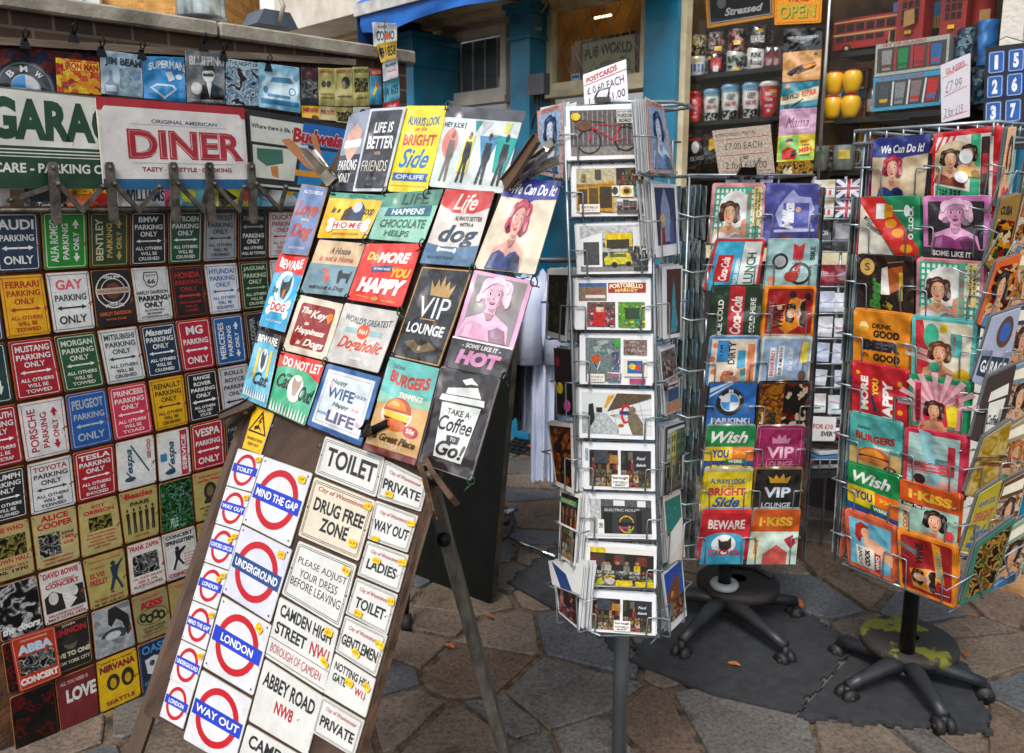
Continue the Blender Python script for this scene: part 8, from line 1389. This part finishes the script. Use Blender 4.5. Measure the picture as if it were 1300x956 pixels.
FK=Plane(ce3,-10,0)
FA=[woman('d9a884','3a2018',50,14,60,80,'b3303a'),None,woman('dba07a','1c1414',46,20,60,78,'2f6aa8'),None,None,None,None,None]
REAR=[('5a7a8a','BEACH'),('8a5a3a','DINER'),('b5a06a','GARAGE'),('2f3a5a','COFFEE'),('6a8a9a','CAFE'),('9a8a6a','SALOON'),('5a3a2a','PUB'),('7aa08a','GARDEN')]
for i,(bgc,l,ops,q) in enumerate(CP):
    if FA[i]: ops=ops+FA[i]
    for k in range(2):
        q2=[(q[0]+k*30,q[1]-k*14),(q[2]-14+k*34,q[3]+3-k*14),(q[4]-12+k*34,q[5]+2-k*14),(q[6]+k*30,q[7]-k*14)]
        o=card('tin_card',(l+', right flank') if k==0 else ('rear pocket tin card, right flank, behind the '+l.split(' with')[0].split(',')[0]),'tin card',q2,FK,bgc if k==0 else REAR[i][0],ops if k==0 else [r_(6,30,94,94,photo(['3a4a5a','c9a86a','8a3a2a','d9d0c0'],50,90+i,'n')),fr_(3,2,'d9cfb0',2),r_(10,9,90,24,'efe6d0')]+woman(['dba884','c99a74'][i%2],['3a2018','1c1614','a8602a'][i%3],52,34,56,62,['b3303a','2f6aa8','3a7a4a'][i%3]),th=.002,rad=5,tilt=.012,off=-.06*k,kind='m',group='tin cards on the right flank',behind=2 if k==0 else 1,gap=.006,blabel='tin card edge, right flank %s tier, %s pocket'%(ORD[i],'front' if k==0 else 'rear'),bedge='6a6f72')
        if k==0: pocket(o,r3,FK.N,side=.12,inn=.3,yh=.5,r=.0020)
z3t=F3.hit(1180,166).z+.012; z3b=.40
def sqring(z,h,nm):
    c=[hub3-n3*.17-t3*h,hub3-n3*.17+t3*h,hub3+n3*.17+t3*h,hub3+n3*.17-t3*h]; mb=MB(); mb.tube([V((p.x,p.y,z)) for p in c],.0048,wire,6,closed=True); mb.build(nm,r3)
for z in(z3t,z3t-.035): sqring(z,.19,'square_ring')
zb3=F3.hit(1140,745).z; sqring(zb3,.13,'square_ring')
mb=MB()
for i in range(9):
    f=-.19+.38*i/8; p=hub3-n3*.17+t3*f; mb.tube([V((p.x,p.y,z3t)),V((p.x,p.y,z3t-.035))],.003,wire,5); p=hub3+t3*.19-n3*f; mb.tube([V((p.x,p.y,z3t)),V((p.x,p.y,z3t-.035))],.003,wire,5)
    p=hub3-n3*.17+t3*f; q=hub3+n3*.17+t3*f
    if i%2==0: mb.tube([V((p.x,p.y,z3t)),V((q.x,q.y,z3t))],.003,wire,5)
mb.build('top_grid',r3)
for f,g_2 in((-.16,-.165),(0,-.165),(.16,-.165),(.16,.165),(-.16,.165)):
    mb=MB(); p=hub3+t3*f+n3*g_2; mb.tube([V((p.x,p.y,zb3)),V((p.x,p.y,z3t))],.0035,wire,6); mb.build('upright_wire',r3)
# plank at the far right
q=[G(1256,738,.03),G(1268,722,.03),G(1330,738,.03),G(1330,758,.03)]; mb=MB(); mb.prism([p-V((0,0,.028)) for p in q],V((0,0,.028)),P('pine_plank','b5885a',.7,0,'8a6238',6,.3,60,(1,8,1))); tag(mb.build('wooden_plank'),'short pale pine plank lying on the paving at the far right','plank')
# ---------------------------------------------------------------- shirts on a rail
rl=empty('clothes_rail',G(700,600),'dark metal clothes rail behind the postcard rack carrying shirts','clothes rail')
Yr=3.15
def X_(px): return at(px,450,Yr).x
zr=at(690,330,Yr).z
mb=MB(); mb.tube([V((X_(600),Yr,zr)),V((X_(790),Yr,zr))],.012,wire_d,8); mb.build('top_bar',rl)
for px in(604,786):
    mb=MB(); mb.tube([V((X_(px),Yr,0.02)),V((X_(px),Yr,zr))],.012,wire_d,8); mb.build('post',rl); mb=MB(); mb.tube([V((X_(px),Yr-.2,.02)),V((X_(px),Yr+.2,.02))],.012,wire_d,8); mb.build('foot',rl)
def shirt(px0,px1,yb,m,lab,seed,slv=.22,ztop_=None,yo=0,cat='shirt'):
    x0,x1=X_(px0),X_(px1); zb_=at((px0+px1)/2,yb,Yr).z; zt_=zr-.03; rs2=random.Random(seed); mb=MB(); nu,nv=14,16; vs=[]
    for side in(-1,1):
        for j_ in range(nv+1):
            v=j_/nv
            for i in range(nu+1):
                u=i/nu; w=1-.12*v if v>.2 else .55+.45*(v/.2)**.6
                x=(x0+x1)/2+(u-.5)*(x1-x0)*w
                fold=.016*math.sin(u*14+seed+v)+.010*math.sin(u*27+v*3+seed*2)+.004*math.sin(u*9+v*22)
                z=zt_-(zt_-zb_)*v-.035*abs(u-.5)*(1-v)*2+.008*math.sin(u*9+seed)*v
                vs.append(V((x,Yr+yo+side*(.035*math.sin(math.pi*u)+.006)+fold*(.3+v),z)))
    n=(nu+1)*(nv+1); fs=[]
    for sd in(0,1):
        for j_ in range(nv):
            for i in range(nu):
                a=sd*n+j_*(nu+1)+i; fs.append((a,a+1,a+nu+2,a+nu+1))
    for j_ in range(nv):
        for i in(0,nu): a=j_*(nu+1)+i; fs.append((a,a+nu+1,n+a+nu+1,n+a))
    mb.add(vs,fs,m,True)
    o=mb.build('hanging_shirt'); tag(o,lab,cat,'clothes on the rail')
    s=MB(); 
    for sd in(-1,1):
        xa=x0 if sd<0 else x1; p0=V((xa-sd*.02,Yr+yo,zt_-.05)); s.tube([p0,p0+V((sd*.03,-.03,-.09)),p0+V((sd*.03,-.045,-slv))],.05,m,10,rs=[.045,.055,.06])
    s.build('sleeves',None,loc=o.location); q=bpy.context.scene.collection.objects[-1]; q.parent=o; q.location=(0,0,0)
    return o
wt=P('white_cotton','c3cbe0',.85,0,'aab4cc',6,.25,40); bt=P('black_cotton','1a1c20',.85,0,'101114',6,.25,40); gt=P('grey_cotton','8f9ab0',.85,0,'7a859c',6,.25,40)
shirt(672,704,600,wt,'long white shirt hanging between the easel and the postcard rack',3,.3,yo=-.06)
shirt(655,682,548,wt,'shorter white shirt hanging behind the long one',5,.16,yo=.03)
shirt(628,664,530,bt,'black shirt hanging just right of the cup sign',8,.2,yo=-.02)
shirt(606,640,520,bt,'second black shirt half hidden by the easel',11,.2,yo=.05)
shirt(700,744,572,gt,'pale grey blue shirt hidden behind the postcard rack',14,.2,yo=.06)
# trolley foot and chrome rod by the sandwich board
tf=empty('metal_bracket',G(640,690),'worn grey metal bracket with a chrome rod lying on the paving','metal bracket')
a=G(622,668,.05); b=G(652,650,.06); mb=MB(); pts=[G(618,690,.05),G(640,682,.05),G(652,664,.055),G(648,650,.06),G(632,642,.06),G(614,646,.06)]; mb.tube(pts,.014,P('worn_metal','4a4744',.5,.5,'2f2c2a',20,.4),8,closed=False); mb.tube([G(618,664,.05),G(650,662,.05)],.016,P('worn_metal','4a4744'),8); mb.tube([G(640,652,.07),G(656,646,.075)],.014,P('silver_knob','9aa0a4',.3,.8),10); mb.build('casting',tf)
mb=MB(); mb.tube([G(645,683,.035),G(705,707,.035)],.007,P('chrome_rod','d9e4ec',.12,1,'b9c4cc',4),10); mb.build('chrome_rod',tf)
# ---------------------------------------------------------------- stall of cards further back
Yb=3.35
bs=empty('card_stand',at(1050,600,Yb)*1,'wire stand with white and flag cards standing between the two tin racks','card stand'); bs.location.z=0
PB2=Plane(at(1055,400,Yb),4,0)
UJ=[r_(0,0,100,100,'2a3570'),g_([(0,0),(14,0),(100,86),(100,100),(86,100),(0,14)],'dcdce2'),g_([(100,0),(86,0),(0,86),(0,100),(14,100),(100,14)],'dcdce2'),r_(38,0,62,100,'dcdce2'),r_(0,36,100,64,'dcdce2'),r_(43,0,57,100,'b3203a'),r_(0,42,100,58,'b3203a')]
bot=[r_(16,40,24,84,'c9402a'),r_(34,20,42,84,'c9a83a'),r_(54,50,62,84,'3a3a3a'),r_(72,56,84,84,'c92a2a'),r_(70,8,92,20,'ffce0a')]
nat=[((1031,229),(1061,228),(1060,251),(1030,252),'d3d0c8',bot,'cream card with small bottles, upper'),((1062,228),(1094,227),(1092,250),(1061,251),'2a3570',UJ,'flag card, upper'),((1030,254),(1060,253),(1058,276),(1029,277),'d3d0c8',bot,'cream card with small bottles, lower'),((1061,253),(1090,252),(1088,276),(1060,276),'2a3570',UJ,'flag card, lower'),
 ((1026,280),(1056,280),(1055,318),(1025,320),'26282c',[T('LONDON',50,40,70,16,'c9c9c4')],'black card with pale word'),((1058,280),(1086,279),(1085,318),(1056,319),'4a4c52',[r_(10,10,90,60,'8a8c90')],'grey card beside the black one'),
 ((1034,336),(1060,336),(1059,362),(1033,362),'8a2030',[T('TEA',50,40,40,16,'d9b8b8')],'wine red card'),((1036,370),(1060,370),(1059,396),(1034,396),'c9d0e6',[L_(10,60,90,40,6,'8a9ac0')],'pale lilac wrapped card, top of four'),((1033,402),(1058,402),(1056,428),(1031,427),'d9dce6',[L_(10,40,90,60,5,'b08a8a')],'pale wrapped card, second of four'),((1030,434),(1054,436),(1052,460),(1029,458),'c3cce6',[L_(10,60,90,30,6,'7a8ac0')],'pale wrapped card, third of four'),((1028,468),(1051,470),(1048,490),(1026,488),'d0d4e0',[L_(10,60,90,30,6,'6a9a8a')],'pale wrapped card, lowest of four'),((1060,372),(1082,372),(1081,396),(1059,396),'dfe1ea',[],'white wrapped card beside the right rack'),((1058,436),(1078,437),(1077,462),(1056,461),'d0d4ea',[L_(10,30,90,70,6,'c98a9a')],'pale pink striped wrapped card')]
for *q,bgc,ops,l in nat:
    card('wrapped_card',l+', on the stand between the tin racks','card',q,PB2,bgc,ops,th=.004,kind='t',rad=3,group='cards on the far stand',off=.0)
rs4=random.Random(5); ex4=[]
for (x0,y0) in [(1060,404),(1060,470),(1028,500),(1052,502),(1078,404),(1078,436),(1076,470),(1074,502),(1084,336),(1084,372),(1060,336),(1090,280)]:
    ex4.append((x0,y0))
for i,(x0,y0) in enumerate(ex4):
    c_=['dfe1ea','cfd4e6','e3dfe0','d3dce2','dcd8e6','e6e6ea','c9d2e0','e0dcd4','d9c9cc','dfe3ea','8a3038','d9dce6'][i]
    card('wrapped_card',['white wrapped card with a pink stripe','pale wrapped card with a blue stripe','cream wrapped card with a green stripe'][i%3]+', %s in the far stand'%['row five left','row seven middle','row eight left','row eight middle','row five right','row six right','row seven right','row eight right','row three right','row four right','row three middle','row two right'][i],'card',[(x0,y0),(x0+21,y0),(x0+20,y0+24),(x0-1,y0+24)],PB2,c_,[L_(8,30+rs4.random()*40,92,30+rs4.random()*40,8,['c98a9a','7a8ac0','7aa88a'][i%3]),r_(20,70,70,78,['7a8ac0','8a6a6a','3a4a5a'][i%3])],th=.004,kind='t',rad=3,group='cards on the far stand')
for x in(1024,1062,1098):
    mb=MB(); p=at(x,400,Yb+.02); mb.tube([V((p.x,p.y,.0)),V((p.x,p.y,at(x,224,Yb).z))],.006,wire,6); mb.build('post',bs)
for y in(253,278,320,364,398,430,462,492):
    mb=MB(); mb.tube([at(1022,y,Yb-.006),at(1100,y,Yb-.006)],.003,wire,5); mb.tube([at(1022,y-14,Yb-.02),at(1100,y-14,Yb-.02)],.002,wire,5); mb.build('shelf_wire',bs)
tb=empty('crate_table',at(1045,600,Yb)*1,'low dark table piled with magazines behind the racks','table'); tb.location.z=0
z_t=at(1045,600,Yb-.1).z; mb=MB(); c=at(1045,600,Yb+.05); mb.box((c.x,Yb+.1,z_t-.01),(.50,.42,.02),P('dark_table','2a2c30',.5)); mb.build('tabletop',tb)
for sx in(-1,1):
    for sy in(-1,1): mb=MB(); mb.box((c.x+sx*.22,Yb+.1+sy*.18,(z_t-.02)/2),(.03,.03,z_t-.02),P('dark_table','2a2c30')); mb.build('leg',tb)
mb=MB(); 
for i in range(9): a_=V((c.x-.16+i*.04,Yb-.115,z_t)); mb.tube([a_,a_+V((0,0,.06))],.003,wire,4)
mb.tube([V((c.x-.2,Yb-.115,z_t+.06)),V((c.x+.2,Yb-.115,z_t+.06))],.004,wire,5); mb.build('wire_guard',tb)
mg=[('c9c3c0','white magazine with red print'),('6a3a34','brown red magazine'),('3f7ab0','blue comic magazine'),('d9d6d2','white folded newspaper'),('8a6a4a','tan magazine'),('2a2c34','dark magazine'),('b5303a','red magazine'),('dfe3e8','plain white magazine')]
for i,(c_,l) in enumerate(mg):
    z=z_t+.012+i*.020; a_=R(rs.uniform(-18,18)); M_=Matrix.Translation((c.x+rs.uniform(-.05,.05),Yb+.05+rs.uniform(-.03,.03),z))@Matrix.Rotation(a_,4,'Z')
    mb=MB(); mb.box((0,0,0),(.26,.20,.017),ink(c_,'p'),M_,.003); mb.box((0,.0,.0092),(.20,.14,.001),photo(['c9c3c0','8a2a34','2a4a7a','d9d0c8'],40,100+i),M_); tag(mb.build('magazine'),l+' in the pile on the low dark table behind the racks','magazine','magazines piled on the low table')
card('paper_sign','white card with red and black scrawl leaning on the magazine pile','paper sign',[(1024,528),(1062,530),(1060,560),(1022,560)],Plane(at(1045,540,Yb-.08),4,10),'dcdad8',[T('3 FOR £10',50,40,80,20,'b3303a',b=.02),T('EVER',72,70,40,20,'2a2a34',b=.05)],th=.002,kind='p')
# ================================================================ LIGHT
w=bpy.data.worlds.new('World'); S.world=w; w.use_nodes=True; nt=w.node_tree; bgn=nt.nodes['Background']
sky=nt.nodes.new('ShaderNodeTexSky'); sky.sky_type='NISHITA'; sky.sun_disc=False
SE,SA=52,200     # elevation, compass azimuth the light comes from (0 = +Y, clockwise)
sky.sun_elevation=R(SE); sky.sun_rotation=R(SA); sky.air_density=1.3; sky.dust_density=4; sky.ozone_density=1
hs=nt.nodes.new('ShaderNodeHueSaturation'); hs.inputs['Saturation'].default_value=.35
nt.links.new(sky.outputs[0],hs.inputs['Color']); tcw=nt.nodes.new('ShaderNodeTexCoord'); cn=nt.nodes.new('ShaderNodeTexNoise'); cn.inputs['Scale'].default_value=2.2; cn.inputs['Detail'].default_value=5; nt.links.new(tcw.outputs['Generated'],cn.inputs['Vector'])
cr=nt.nodes.new('ShaderNodeMapRange'); cr.inputs[1].default_value=.38; cr.inputs[2].default_value=.62; cr.inputs[3].default_value=.35; cr.inputs[4].default_value=2.1; nt.links.new(cn.outputs['Fac'],cr.inputs[0])
vm=nt.nodes.new('ShaderNodeVectorMath'); vm.operation='SCALE'; nt.links.new(hs.outputs[0],vm.inputs[0]); nt.links.new(cr.outputs[0],vm.inputs['Scale']); nt.links.new(vm.outputs[0],bgn.inputs['Color']); bgn.inputs['Strength'].default_value=.115
sd=bpy.data.lights.new('sun','SUN'); so=bpy.data.objects.new('sun',sd); link(so); sd.energy=1.5; sd.angle=R(14); sd.color=(1,.96,.9)
d=V((math.sin(R(SA))*math.cos(R(SE)),math.cos(R(SA))*math.cos(R(SE)),math.sin(R(SE)))); so.rotation_euler=d.to_track_quat('Z','Y').to_euler()
S.view_settings.view_transform='Standard'; S.view_settings.look='None'; S.view_settings.exposure=.28; S.view_settings.gamma=1; S.view_settings.use_curve_mapping=False
S.cycles.max_bounces=6; S.cycles.transparent_max_bounces=8; S.cycles.use_denoising=True
try: S.cycles.caustics_reflective=False; S.cycles.caustics_refractive=False
except Exception: pass
